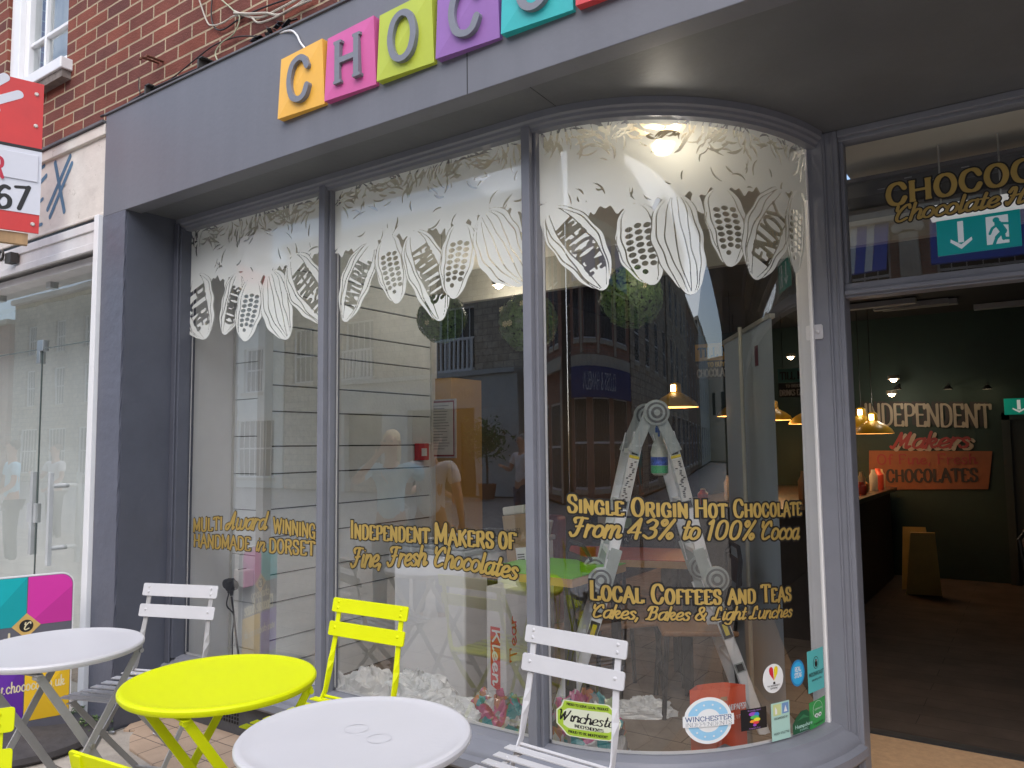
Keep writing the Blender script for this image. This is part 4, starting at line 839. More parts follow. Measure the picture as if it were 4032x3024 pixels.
def chair(paint, leg, loc, rz, label):
    """the sitter faces -y"""
    t = thing('bistro_chair', label, 'chair', loc, rz, 'folding bistro chairs outside the shop'); W = .185
    def slat(z, y, dz, rv):
        m_ = MB(); hw_ = .198
        rr = rrect(-hw_, hw_, -dz/2, dz/2, .008, 3); n = len(rr); ca, sa = math.cos(R(-13)), math.sin(R(-13))
        def f(x, yy, zz): return (x, y+yy*ca-zz*sa-.02*(x/hw_)**2*0, z+zz*ca+yy*sa)
        m_.add([f(x, -.0035, q) for x, q in rr]+[f(x, .0035, q) for x, q in rr], [tuple(range(n)), tuple(range(2*n-1, n-1, -1))]+[(i, i+n, (i+1) % n+n, (i+1) % n) for i in range(n)])
        o = m_.build('back_slat', paint, t, bevel=.0012)
        for s in (-1, 1):
            for q in rv:
                b_ = f(s*.165, -.0035, q); d_ = f(s*.165, -.0075, q); MB().tube([b_, d_], [.0065, .003], 10).build('rivet', paint, o)
    slat(.812, .262, .056, (.013, -.010)); slat(.723, .241, .056, (.004,))
    for s in (-1, 1):
        m_ = MB(); x = .165*s
        m_.strip([(x, .272, .835), (x, .246, .70), (x*1.02, .234, .64), (x*1.04, .226, .60), (x*1.05, .218, .56), (x*1.06, .20, .49), (x*1.08, .165, .43), (x*1.10, .10, .34), (x*1.12, -.05, .17), (x*1.14, -.20, 0)],
                 [.022, .022, .022, .024, .026, .024, .024, .024, .024, .024], .006,
                 [(1, 0, 0), (1, 0, 0), (1, .1, 0), (.7, .7, .1), (.2, 1, .2), (0, 1, .3), (0, 1, .5), (0, 1, .9), (0, 1, .9), (0, 1, .9)])
        m_.build('front_leg', leg if leg != paint else paint, t, bevel=.001)
        m_ = MB(); x = .150*s
        m_.strip([(x, -.17, .445), (x*1.02, -.10, .37), (x*1.04, .02, .24), (x*1.06, .25, .0)], [.022, .024, .024, .024], .006, [(0, 1, .8)]*4)
        m_.build('rear_leg', leg, t, bevel=.001)
        m_ = MB(); m_.strip([(x*1.02, -.19, .445), (x*1.02, .19, .452)], [.020, .020], .005, [(1, 0, .2)]*2); m_.build('seat_rail', leg, t, bevel=.001)
        MB().tube([(x*1.03-.014, .05, .22+.03), (x*1.03+.014, .05, .22+.03)], .008, 10).build('bolt', mBLT, t)
    for i, y in enumerate(np.linspace(-.185, .155, 7)):
        m_ = MB(); z = .458+.010*(abs(i-3)/3)**2; hw_ = .20-.012*(i == 0)
        m_.box(-hw_, hw_, y-.0165, y+.0165, z-.0025, z+.0025)
        for s in (-1, 1): m_.tube([(s*.153, y, z+.002), (s*.153, y, z+.005)], [.006, .003], 8)
        m_.build('seat_slat', paint, t, bevel=.001)
    m_ = MB(); m_.tube([(-.18, .195, .47), (.18, .195, .47)], .006, 8); m_.strip([(-.19, .175, .462), (.19, .175, .462)], [.018, .018], .005, [(0, 1, .2)]*2); m_.build('seat_back_bar', paint, t)
    for q in (((-.165, .19, .06), (.165, .19, .06)), ((-.19, -.15, .06), (.19, -.15, .06))): MB().tube(list(q), .006, 8).build('foot_bar', leg, t, smooth=True)
    return t
def put(paint, leg, xl, yl, xr, yr, rz, label):
    a, b = PZ(xl, yl, GR+.838), PZ(xr, yr, GR+.838); m_ = (a+b)/2
    o = Vector((0, .272, 0)); o.rotate(Matrix.Rotation(rz, 3, 'Z').to_euler())
    return chair(paint, leg, (m_[0]-o.x, m_[1]-o.y, GR), rz, label)
c1 = put(mCWh, mLG, 309, 1262, 477, 1263, R(19), 'white folding chair with grey legs standing in the shop corner')
c2 = put(mCY, mCY, 722, 1293, 885, 1308, R(2), 'yellow folding chair with its back to the middle window pane')
c3 = put(mCWh, mCWh, 1140, 1350, 1357, 1384, R(-4), 'white folding chair in front of the mullion, nearest the door')
# two more yellow chairs, only their corners in view
c4 = chair(mCY, mCY, (-2.33, .96, GR), R(148), 'yellow folding chair cut by the left edge of the photo'); a = PZ(32, 1562, GR+.80)
v = Vector((.198, .268, 0)); v.rotate(Matrix.Rotation(R(62), 3, 'Z').to_euler())
c4.location = (a[0]-v.x, a[1]-v.y, GR); c4.rotation_euler.z = R(62)
c5 = chair(mCY, mCY, (-1.9, 1.0, GR), R(160), 'yellow folding chair with only a back corner showing at the bottom edge'); a = PZ(242, 1650, GR+.84)
v = Vector((0.05, .272, 0)); v.rotate(Matrix.Rotation(R(185), 3, 'Z').to_euler())
c5.location = (a[0]-v.x, a[1]-v.y, GR); c5.rotation_euler.z = R(185)
# weeds, litter
def weeds(name, cx, cy, n, r, label, seed):
    mb = MB(); rd = random.Random(seed)
    for k in range(n):
        a = rd.uniform(0, 6.28); d = rd.uniform(0, r); h = rd.uniform(.02, .10); x, y = cx+d*math.cos(a)*.7, cy+d*math.sin(a)
        q = rd.uniform(0, 6.28); l_ = rd.uniform(.012, .03); lx, ly = math.cos(q)*l_, math.sin(q)*l_; wx, wy = -math.sin(q)*l_*.45, math.cos(q)*l_*.45; z = GR+h
        mb.add([(x, y, z), (x+lx*.5+wx, y+ly*.5+wy, z+.006), (x+lx, y+ly, z-.004), (x+lx*.5-wx, y+ly*.5-wy, z+.004)], [(0, 1, 2, 3)])
        if k % 4 == 0: mb.tube([(cx+d*.2*math.cos(a), cy+d*.2*math.sin(a), GR), (x, y, z)], .0012, 4)
    return tag(mb.build(name, mat('weed_leaf', (.07, .12, .035), .6, var=.35, vs=40), fix=False), label, 'weeds')
weeds('weeds', -4.30, 2.09, 130, .12, 'green weeds growing at the foot of the white post', 5)
weeds('weeds', -4.06, 2.12, 90, .10, 'small weeds sprouting at the pilaster corner by the tiles', 6)
c = PZ(345, 1585, GR+.02); mb = MB(); rd = random.Random(2)
pts = [(c[0]+.05*math.cos(t)*rd.uniform(.7, 1.1), c[1]+.03*math.sin(t)*rd.uniform(.7, 1.1), GR+.02+rd.uniform(0, .018)) for t in np.linspace(0, 6.0, 12)]
mb.add([(c[0], c[1], GR+.04)]+pts, [(0, i+1, (i+1) % 12+1) for i in range(12)])
tag(mb.build('crumpled_paper', mat('litter_paper', (.6, .62, .68), .7)), 'crumpled scrap of paper on the tiles under the chair', 'litter')
# ------------------------------------------------------------------ stickers on the curved pane
mSW = mat('sticker_white', (.78, .80, .80), .4, var=.02)
def sticker(label, px, layers):
    """px = (x0,y0,x1,y1) box in the photo; layers drawn in unit square"""
    x0, y0, x1, y1 = px; ym = (y0+y1)/2; a = G(x0, ym); b = G(x1, ym); c = G((x0+x1)/2, y1); d = G((x0+x1)/2, y0)
    u0, u1, v0, v1 = a[0], b[0], c[1], d[1]; W, H = u1-u0, v1-v0
    def mp(u, v, o): return gmap(u0+np.asarray(u)*W, v0+np.asarray(v)*H, o)
    root = None
    for i, L in enumerate(layers):
        mt = L[-1]; oo = .0008+i*.0003
        if L[0] == 'poly': V = np.array(L[1]); ob = field_mesh_poly('sticker' if root is None else 'print', V, mp, mt, oo, W, H)
        else:
            _, txt, p0, p1, h, kw, _ = L; sg = lay(txt, [p0, p1], (h, h), **kw); res = h/14
            F, a0, b0 = seg_field(sg, res); ob = field_mesh('print', F, a0, b0, res, mp, mt, None, oo)
        if ob is None: continue
        if root is None: root = tag(ob, label, 'sticker')
        else: ob.parent = root
    return root
def field_mesh_poly(name, V, mp, mt, o, W, H):
    """fill a convex polygon in vertical strips so that it follows the curved glass"""
    x0, x1 = V[:, 0].min(), V[:, 0].max(); xs = np.linspace(x0, x1, 25); vs = []; n = len(V)
    for x in xs:
        ys = []
        for i in range(n):
            a, b = V[i], V[(i+1) % n]
            if min(a[0], b[0])-1e-9 <= x <= max(a[0], b[0])+1e-9:
                if abs(b[0]-a[0]) < 1e-9: ys += [a[1], b[1]]
                else: ys.append(a[1]+(b[1]-a[1])*(x-a[0])/(b[0]-a[0]))
        vs += [(x, min(ys)), (x, max(ys))]
    A = np.array(vs); P = mp(A[:, 0], A[:, 1], o); k = len(xs)
    q = np.array([[2*i, 2*i+2, 2*i+3, 2*i+1] for i in range(k-1)])
    return rawmesh(name, P, [q], mt)
def sm(n_, c): return mat(n_, c, .4, var=.03)
FT = dict(w=1.7); SMT = dict(w=1.6, slab=False)
mLIME = sm('st_lime', (.42, .62, .05)); mNAVY = sm('st_navy', (.05, .09, .16)); mSKY = sm('st_sky', (.30, .58, .80)); mCR = sm('st_cream', (.78, .82, .62))
octp = [(.0, .3), (.10, .16), (.18, .0), (.86, .0), (.97, .3), (1, .5), (.95, .75), (.82, 1), (.12, 1), (.08, .8), (.0, .68)]
def sc_(P, k): return [(.5+(x-.5)*k, .5+(y-.5)*k) for x, y in P]
sticker('lime green badge sticker with Winchester in script at the pane foot', (1202, 1518, 1342, 1596), [
    ('poly', octp, mCR), ('poly', sc_(octp, .95), mLIME), ('poly', [(.12, .3), (.2, .22), (.8, .22), (.9, .3), (.9, .68), (.8, .78), (.2, .78), (.12, .68)], mCR),
    ('text', 'Winchester', (.02, .43), (.96, .36), .30, dict(script=True, w=1.15, thin=.6), mINK), ('text', 'INDEPENDENTS', (.30, .27), (.74, .22), .085, FT, mINK),
    ('text', 'PROUD TO SERVE LOCAL PRODUCE', (.18, .86), (.82, .83), .07, FT, mINK), ('text', 'PROUD TO BE INDEPENDENT', (.2, .10), (.8, .07), .07, FT, mINK)])
circ = [(p[0], p[1]) for p in disc_pts(.5, .5, .5, .5, 48)]
rg_ = []
st = [('poly', circ, mSW), ('poly', sc_(circ, .86), mSKY), ('poly', sc_(circ, .50), mSW)]
for k in range(12):
    t = 2*math.pi*k/12+.26; st.append(('poly', disc_pts(.5+.345*math.cos(t), .5+.345*math.sin(t), .022, .022, 5), mSW))
st += [('poly', [(-.02, .38), (1.02, .38), (1.02, .62), (-.02, .62)], mSW), ('text', 'WINCHESTER', (.03, .505), (.97, .505), .095, dict(w=1.7), sm('st_blue', (.04, .10, .26))),
       ('text', 'INDEPENDENTS', (.03, .395), (.97, .395), .085, dict(w=.8), mNAVY)]
sticker('round blue and white sticker with a banner reading Winchester Independents', (1476, 1506, 1582, 1607), st)
hue = [(.75, .05, .06), (.85, .35, .03), (.85, .75, .05), (.08, .5, .12), (.05, .2, .65), (.35, .08, .5)]
st = [('poly', [(0, 0), (1, 0), (1, 1), (0, 1)], sm('st_black', (.01, .01, .012)))]
blob = [((.46, .74), (.16, .10)), ((.60, .70), (.10, .11)), ((.52, .58), (.17, .09)), ((.60, .46), (.13, .09)), ((.42, .40), (.10, .07)), ((.56, .33), (.12, .07)), ((.50, .22), (.07, .06))]
for k, ((bx, bz), (rx, rz)) in enumerate(blob): st.append(('poly', disc_pts(bx, bz, rx, rz, 14), sm('st_h%d' % k, hue[(5-k) % 6])))
st += [('text', 'We proudly support', (.25, .90), (.75, .90), .055, FT, sm('st_lilac', (.35, .2, .5))), ('text', 'Hampshire Pride', (.28, .06), (.72, .06), .055, FT, bpy.data.materials['st_lilac'])]
sticker('black rectangular sticker with a rainbow coloured seahorse shape', (1600, 1530, 1656, 1576), st)
drop = lambda cx, lean: [(cx+lean*0+.13*math.cos(t)*(1), .78+.10*math.sin(t)) for t in np.linspace(0, math.pi, 12)]
st = [('poly', circ, mSW), ('poly', [(.30, .80), (.33, .88), (.40, .91), (.47, .88), (.51, .80), (.51, .60), (.52, .42), (.42, .55), (.33, .66)], sm('st_hred', (.62, .02, .04))),
      ('poly', [(.53, .80), (.57, .88), (.64, .91), (.71, .88), (.73, .80), (.70, .66), (.62, .54), (.53, .42)], sm('st_hyel', (.82, .65, .02))),
      ('poly', [(.47, .30), (.58, .30), (.57, .38), (.48, .38)], mINK), ('text', 'THE INDEPENDENTS', (.2, .23), (.8, .23), .045, FT, mINK), ('text', 'SUPPORTING', (.33, .14), (.67, .14), .05, FT, mINK)]
sticker('white oval sticker with a red and yellow heart balloon', (1647, 1434, 1692, 1497), st)
mWB = sm('st_wb', (.02, .22, .50))
sticker('round bright blue sticker on clear film', (1707, 1425, 1738, 1483), [('poly', circ, mWB), ('poly', sc_(circ, .84), sm('st_cy', (.03, .40, .72))), ('text', 'REAL', (.3, .56), (.72, .56), .17, dict(w=2), mSW), ('text', 'STEAK', (.26, .34), (.76, .34), .17, dict(w=2), mSW)])
sticker('teal rectangular sticker with an owl in an oval reading MOONROAST', (1744, 1402, 1779, 1493), [('poly', [(0, 0), (1, 0), (1, 1), (0, 1)], sm('st_teal', (.10, .50, .50))),
    ('poly', disc_pts(.5, .68, .17, .15), mINK), ('poly', disc_pts(.5, .68, .145, .135), bpy.data.materials['st_teal']), ('poly', disc_pts(.5, .67, .09, .10, 20), mINK), ('text', 'oo', (.43, .71), (.58, .71), .06, dict(w=1), mSW),
    ('text', 'MOONROAST', (.06, .38), (.94, .38), .09, dict(w=1.6), mINK), ('text', 'speciality coffee', (.2, .27), (.8, .27), .05, FT, mINK)])
mPG = sm('st_pale', (.42, .66, .58))
sticker('pale green sticker with a village drawing beside a blue panel', (1666, 1516, 1706, 1598), [('poly', [(0, 0), (1, 0), (1, 1), (0, 1)], mPG), ('poly', [(.1, .66), (.52, .66), (.52, .96), (.1, .96)], sm('st_yg', (.60, .66, .30))), ('poly', [(.58, .68), (.94, .68), (.94, .96), (.58, .96)], sm('st_pb', (.16, .30, .55))),
    ('poly', [(.2, .7), (.3, .7), (.3, .82), (.2, .9)], mSW), ('poly', [(.66, .72), (.86, .72), (.76, .9)], mSW), ('text', 'RECOMMENDED BY', (.14, .56), (.86, .56), .05, FT, mINK), ('text', 'MUDDY STILETTOS', (.1, .16), (.92, .16), .05, FT, mINK)])
sticker('dark green sticker shaped like a hill reading Hampshire', (1712, 1532, 1757, 1586), [('poly', [(.0, .1), (.97, .1), (1, .45), (.9, .7), (.68, .95), (.4, .95), (.15, .75), (.0, .5)], sm('st_dg', (.01, .10, .045))), ('poly', [(.2, .6), (.5, .8), (.8, .6), (.5, .66)], sm('st_mg', (.03, .2, .09))), ('text', 'Hampshire', (.1, .3), (.92, .3), .14, FT, mPG), ('text', 'FARE', (.3, .16), (.7, .16), .08, FT, mPG)])
sticker('bright green sticker with an owl face in the pane corner', (1748, 1508, 1783, 1570), [('poly', [(0, 0), (.95, .04), (1, .98), (0, .94)], sm('st_gr', (.04, .34, .08))), ('poly', disc_pts(.5, .62, .3, .3), mSW), ('poly', disc_pts(.5, .62, .285, .288), bpy.data.materials['st_gr']), ('poly', disc_pts(.40, .42, .10, .075, 14), mSW), ('poly', disc_pts(.60, .42, .10, .075, 14), mSW), ('poly', disc_pts(.40, .42, .04, .035, 10), mINK), ('poly', disc_pts(.60, .42, .04, .035, 10), mINK), ('text', 'CERTIFICATE', (.28, .62), (.72, .62), .05, FT, mSW), ('text', 'tripadvisor', (.2, .12), (.8, .14), .07, FT, mINK)])
# ------------------------------------------------------------------ inside the shop: shell
mFLOOR = brickmat('stone_floor', (.27, .215, .165), (.23, .18, .14), (.10, .08, .06), bw=.60, rh=.30, ms=.004, rotate='floor', bump=.2, dirt=.25)
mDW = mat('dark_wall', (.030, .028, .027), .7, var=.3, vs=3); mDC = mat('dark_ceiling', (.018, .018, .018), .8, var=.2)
def slab(P, z, nm, m_): n = len(P); return MB().add([(x, y, h) for h in (0, z) for x, y in P], [tuple(range(n)), tuple(range(2*n-1, n-1, -1))]+[(i, i+n, (i+1) % n+n, (i+1) % n) for i in range(n)]).build(nm, m_, kind='structure')
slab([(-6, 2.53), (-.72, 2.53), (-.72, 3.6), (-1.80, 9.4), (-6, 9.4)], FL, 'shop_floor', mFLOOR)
slab([(-.72, 2.99), (4, 2.99), (4, 9.4), (-1.80, 9.4), (-.72, 3.6)], FL-.002, 'shaded_wood_floor', brickmat('wood_floor_in_shade', (.075, .055, .042), (.06, .045, .035), (.02, .015, .012), bw=1.2, rh=.16, ms=.002, rotate='floor', bump=.15))  # part seen through the door; shade put into its darker colour, cut along sightline
ins = thing('shop_interior', 'dark shop interior behind the window glass and open doorway', 'interior walls')
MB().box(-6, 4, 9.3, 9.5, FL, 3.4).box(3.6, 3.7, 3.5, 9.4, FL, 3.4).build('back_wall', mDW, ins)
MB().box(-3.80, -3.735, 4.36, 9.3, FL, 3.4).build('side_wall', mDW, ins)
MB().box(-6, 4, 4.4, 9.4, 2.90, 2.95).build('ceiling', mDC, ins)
Q = path(-4.05, UEND); mb = MB(); k = len(Q)
mb.add([(x-nx*.06, y-ny*.06, z) for z in (2.83, 2.86) for x, y, nx, ny in Q]+[(x, 4.4, z) for z in (2.83, 2.86) for x, y, nx, ny in Q],
       [(j, j+1, 2*k+j+1, 2*k+j) for j in range(k-1)]+[(k+j, 3*k+j, 3*k+j+1, k+j+1) for j in range(k-1)]+[(j, k+j, k+j+1, j+1) for j in range(k-1)])
mb.build('display_ceiling', mCREAM, ins, fix=False)
MB().box(-.70, 4, 3.52, 4.4, 2.83, 2.90).build('ceiling', mCREAM, ins)
MB().box(-3.7, 4, 4.40, 4.46, 2.60, 2.95).build('bulkhead', mat('bulkhead_paint', (.34, .33, .28), .7, var=.1), ins)
MB().box(-4.06, -4.0, 2.60, 2.90, FL, 2.83).build('side_wall', mWHITE, ins)
# shiplap boarding
mSH = mat('shiplap_paint', (.70, .74, .75), .5, var=.07, vs=5, bump=.3, bs=50)
js = [.125, .30, .45, .66, .82, 1.035, 1.195, 1.40, 1.56, 1.765, 1.92, 2.12, 2.28, 2.48, 2.64, 2.83]
m1 = MB(); m1.box(-3.735, -3.72, 2.9, 4.34, FL, 2.83); 
MB().box(-3.732, -3.722, 2.9, 4.34, FL, 2.83).box(-4.0, -3.72, 2.885, 2.895, FL, 2.83).build('board_backing', mINK, ins)
m1 = MB()
for a, b in zip(js[:-1], js[1:]):
    g_ = .006; m1.add([(-3.722, 2.9, a+g_), (-3.722, 4.34, a+g_), (-3.722, 4.34, b-g_*.3), (-3.722, 2.9, b-g_*.3), (-3.700, 2.9, a+g_), (-3.700, 4.34, a+g_), (-3.706, 4.34, b-g_*.3), (-3.706, 2.9, b-g_*.3)], [(0, 1, 2, 3), (4, 5, 6, 7), (0, 1, 5, 4), (1, 2, 6, 5), (2, 3, 7, 6), (3, 0, 4, 7)])
m1.build('shiplap_wall', mSH, ins, bevel=.002)
m1 = MB()
for a, b in zip([.125, .40, .66, .93, 1.19, 1.40, 1.62, 1.84, 2.06, 2.28, 2.50], [.40, .66, .93, 1.19, 1.40, 1.62, 1.84, 2.06, 2.28, 2.50, 2.83]): m1.box(-3.985, -3.735, 2.868, 2.886, a+.005, b)
m1.build('shiplap_panel', mSH, ins, bevel=.002)
MB().box(-3.755, -3.692, 2.855, 2.915, FL, 2.83).box(-4.0, -3.982, 2.862, 2.885, FL, 2.83).box(-3.72, -3.69, 4.34, 4.40, FL, 2.83).build('corner_post', mat('post_paint', (.52, .52, .49), .5, var=.06), ins, bevel=.003)
xr = PY(979, 1000, 4.40)[0]; zt = PY(950, 818, 4.40)[2]
MB().box(-3.69, xr, 4.38, 4.75, FL, zt).build('ochre_pillar', mat('ochre_paint', (.46, .26, .06), .6, var=.05), ins)
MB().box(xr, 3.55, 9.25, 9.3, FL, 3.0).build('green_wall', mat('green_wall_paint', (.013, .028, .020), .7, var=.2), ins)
# small fittings on the boards
c = PY(906, 975, 4.0); px_ = -3.70; 
def PX(px, py, X): d = ray(px, py); return CP+d*X/d[0]
c = PX(906, 976, -3.70); t = thing('fire_call_point', 'red fire alarm call point with a white square on the boards', 'alarm', (0, 0, 0))
MB().box(-3.70, -3.655, c[1]-.055, c[1]+.055, c[2]-.06, c[2]+.06).build('case', mat('alarm_red', (.55, .02, .03), .4), t, bevel=.004)
MB().box(-3.656, -3.652, c[1]-.028, c[1]+.028, c[2]-.03, c[2]+.025).build('glass_square', mSW, t)
c = PY(954, 926, 4.37); t = thing('menu_notice', 'framed menu with a dark red border on the ochre pillar', 'notice', (0, 0, 0))
w_, h_ = .135, .215
MB().box(c[0]-w_, c[0]+w_, 4.365, 4.378, c[2]-h_, c[2]+h_).build('frame', mat('frame_grey', (.45, .43, .42), .5), t)
MB().box(c[0]-w_+.012, c[0]+w_-.012, 4.362, 4.365, c[2]-h_+.012, c[2]+h_-.012).build('border', mat('maroon', (.22, .02, .03), .5), t)
MB().box(c[0]-w_+.04, c[0]+w_-.02, 4.359, 4.362, c[2]-h_+.025, c[2]+h_-.025).build('paper', mat('menu_paper', (.55, .53, .50), .7), t)
mb = MB()
for k in range(16): z = c[2]+h_-.05-k*.021; mb.box(c[0]-.085, c[0]-.085+random.uniform(.10, .17), 4.3575, 4.359, z, z+.005)
mb.build('print', mat('grey_ink', (.2, .2, .2), .6), t)
# twin socket, plugs and leads
c = PY(503, 1243, 2.86); sx = -3.93; t = thing('wall_socket', 'white double socket box on the boards with two black plugs', 'socket', (0, 0, 0))
c = PY(512, 1250, 2.80); X0 = c[0]
MB().box(X0-.065, X0-.014, 2.82, 2.868, c[2]-.035, c[2]+.045).box(X0-.006, X0+.062, 2.80, 2.868, c[2]-.045, c[2]+.048).build('socket_box', mWHITE, t, bevel=.006)
MB().box(X0-.013, X0-.007, 2.815, 2.868, c[2]-.045, c[2]+.05).build('black_spacer', mBLACK, t)
pg = []
for k, (dx, dz, yy) in enumerate(((-.058, -.030, 2.79), (.0, -.035, 2.765))):
    p_ = MB().lathe([(.012, -.03), (.026, -.028), (.030, 0), (.027, .028), (.01, .03)], 16, (X0+dx, yy, c[2]+dz), 'y').tube([(X0+dx, yy, c[2]+dz-.02), (X0+dx, yy, c[2]+dz-.055)], [.013, .008], 10).build('plug', mBLACK, t, smooth=True, bevel=.002)
def lead(pts, r, lb): return tag(MB().tube(catmull(pts, 8), r, 6).build('power_lead', mBLACK, None, smooth=True), lb, 'cable')
lead([(X0-.058, 2.79, c[2]-.08), (X0-.09, 2.80, c[2]-.16), (X0-.065, 2.83, c[2]-.22), (X0-.075, 2.83, c[2]-.34), (X0-.03, 2.8, c[2]-.50), (X0-.03, 2.8, FL+.01)], .004, 'thin black lead hanging from the socket, left one')
lead([(X0, 2.765, c[2]-.095), (X0+.005, 2.78, c[2]-.2), (X0+.02, 2.79, c[2]-.35), (X0+.08, 2.78, c[2]-.52), (X0+.10, 2.78, FL+.01)], .0055, 'thick black lead hanging from the socket, right one')
# ------------------------------------------------------------------ aluminium multi-hinge ladder
mGRV = mat('groove_grey', (.12, .13, .13), .5)
mALU = mat('aluminium', (.93, .95, .96), .36, metal=.0, var=.06, vs=12, bump=.05, bs=80); mHG = mat('hinge_zinc', (.44, .49, .47), .36, metal=.3, var=.08, vs=20)
F1 = PZ(1209, 1588, FL); F2 = np.array([-1.20, 3.92, FL])
ld = thing('folding_ladder', 'silver aluminium folding ladder standing open behind the curved pane', 'ladder', (0, 0, 0))
lx = (F2-F1); lx[2] = 0; span = np.linalg.norm(lx); lx /= span; ly = np.array([-lx[1], lx[0], 0]); lo = (F1+F2)/2
LZ = lambda x, y, z: tuple(lo+lx*x+ly*y+np.array([0, 0, z]))
TOPZ = PY(1406, 892, lo[1])[2]-FL; hs = span/2; LW = .36
HX, HZ = hs*.50, .745
def lprism(mb, pts, y0, y1):
    n = len(pts); mb.add([LZ(x, y0, z) for x, z in pts]+[LZ(x, y1, z) for x, z in pts], [tuple(range(n)), tuple(range(2*n-1, n-1, -1))]+[(i, i+n, (i+1) % n+n, (i+1) % n) for i in range(n)])
def lquad(a, b, w_):
    a = np.array(a); b = np.array(b); d = (b-a)/np.linalg.norm(b-a); n_ = np.array([-d[1], d[0]])*w_/2; return [tuple(a-n_), tuple(b-n_), tuple(b+n_), tuple(a+n_)]
def ldisc(mb, x, z, y0, y1, r):
    lprism(mb, [(x+r*math.cos(t), z+r*math.sin(t)) for t in np.linspace(0, 2*math.pi, 29)[:-1]], y0, y1)
for side, yy in (('front', 0.0), ('back', LW)):
    for e in (-1, 1):
        for a, b in (((e*hs, 0), (e*(HX+.015), HZ-.06)), ((e*(HX-.01), HZ+.06), (e*.075, TOPZ-.10))):
            st_ = MB()
            lprism(st_, lquad(a, b, .056), yy-.003, yy+.003)
            for q in (-1, 1):
                aa = np.array(a); bb = np.array(b); d = (bb-aa)/np.linalg.norm(bb-aa); n_ = np.array([-d[1], d[0]])*.026*q
                lprism(st_, lquad(aa+n_, bb+n_, .004), yy-(.003 if yy == 0 else .022), yy+(.022 if yy == 0 else .003))
            so_ = st_.build('stile', mALU, ld)
            L_ = np.linalg.norm(np.array(b)-np.array(a)); hl = MB(); hd = MB()
            for k in range(3):
                f = (.10, .47, .86)[k]; p_ = np.array(a)+(np.array(b)-np.array(a))*f; d = (np.array(b)-np.array(a))/L_
                lprism(hl, lquad(p_-d*.023, p_+d*.023, .046), yy-.006, yy-.0032); lprism(hd, lquad(p_-d*.017, p_+d*.017, .032), yy-.0078, yy-.0062)
                if yy == 0:
                    mb = MB(); n_ = np.array([-d[1], d[0]]); q_ = lquad(p_-d*.014, p_+d*.014, .030); lprism(mb, q_, .003, LW-.003); mb.build('rung', mALU, ld, bevel=.002)
            if yy == 0: hl.build('rung_socket', mHG, so_, bevel=.002); hd.build('socket_hole', mINK, so_)
        hg = MB(); lprism(hg, lquad((e*(HX+.05), HZ-.15), (e*(HX+.012), HZ), .058), yy-.010, yy-.004); lprism(hg, lquad((e*(HX+.0), HZ), (e*(HX-.05), HZ+.16), .058), yy-.010, yy-.004)
        for r_, o_ in ((.064, .024), (.058, .028), (.042, .032), (.016, .037)): ldisc(hg, e*(HX+.035), HZ+.01, yy-o_, yy-.01, r_)
        gv = MB(); ldisc(gv, e*(HX+.035), HZ+.01, yy-.0285, yy-.0275, .0535); ldisc(gv, e*(HX+.035), HZ+.01, yy-.0325, yy-.0315, .030); gv.build('hinge_groove', mGRV, ld)
        hg.build('hinge', mHG, ld, bevel=.002)
    hg = MB()
    for e in (-1, 1): lprism(hg, lquad((e*.11, TOPZ-.20), (e*.02, TOPZ+.0), .060), yy-.010, yy-.004)
    for r_, o_ in ((.066, .024), (.058, .028), (.042, .032), (.016, .037)): ldisc(hg, .012, TOPZ, yy-o_, yy-.01, r_)
    gv = MB(); ldisc(gv, .012, TOPZ, yy-.0285, yy-.0275, .0535); ldisc(gv, .012, TOPZ, yy-.0325, yy-.0315, .030); gv.build('hinge_groove', mGRV, ld)
    hg.build('hinge', mHG, ld, bevel=.002)
mYL = mat('label_yellow', (.75, .6, .02), .5)
def llabel(e, f0, f1, lower, m_, w_=.05, o_=.0085):
    a, b = (((e*hs, 0), (e*(HX+.015), HZ-.06)) if lower else ((e*(HX-.01), HZ+.06), (e*.075, TOPZ-.10)))
    a = np.array(a); b = np.array(b); mb = MB(); lprism(mb, lquad(a+(b-a)*f0, a+(b-a)*f1, w_), -o_, -.0032); return mb
for e in (-1, 1):
    llabel(e, .50, .80, False, None).build('instruction_label', mat('label_white', (.66, .66, .62), .5), ld, fix=True)
    mb = MB()
    for k in range(22):
        f = .51+k*.013; a, b = (e*(HX-.01), HZ+.06), (e*.075, TOPZ-.10); p_ = np.array(a)+(np.array(b)-np.array(a))*f; q = random.uniform(-.015, .015); lprism(mb, [(p_[0]+q-.006, p_[1]-.003), (p_[0]+q+.006, p_[1]-.003), (p_[0]+q+.006, p_[1]+.003), (p_[0]+q-.006, p_[1]+.003)], -.0092, -.0086)
    mb.build('label_print', mat('print_dark', (.05, .05, .05), .5), ld)
    llabel(e, .68, .80, True, None, .046, .0086).build('warning_label', mINK, ld); llabel(e, .70, .78, True, None, .022, .0092).build('warning_print', mYL, ld)
    llabel(e, .81, .83, False, None, .05, .0088).build('warning_label', mYL, ld)
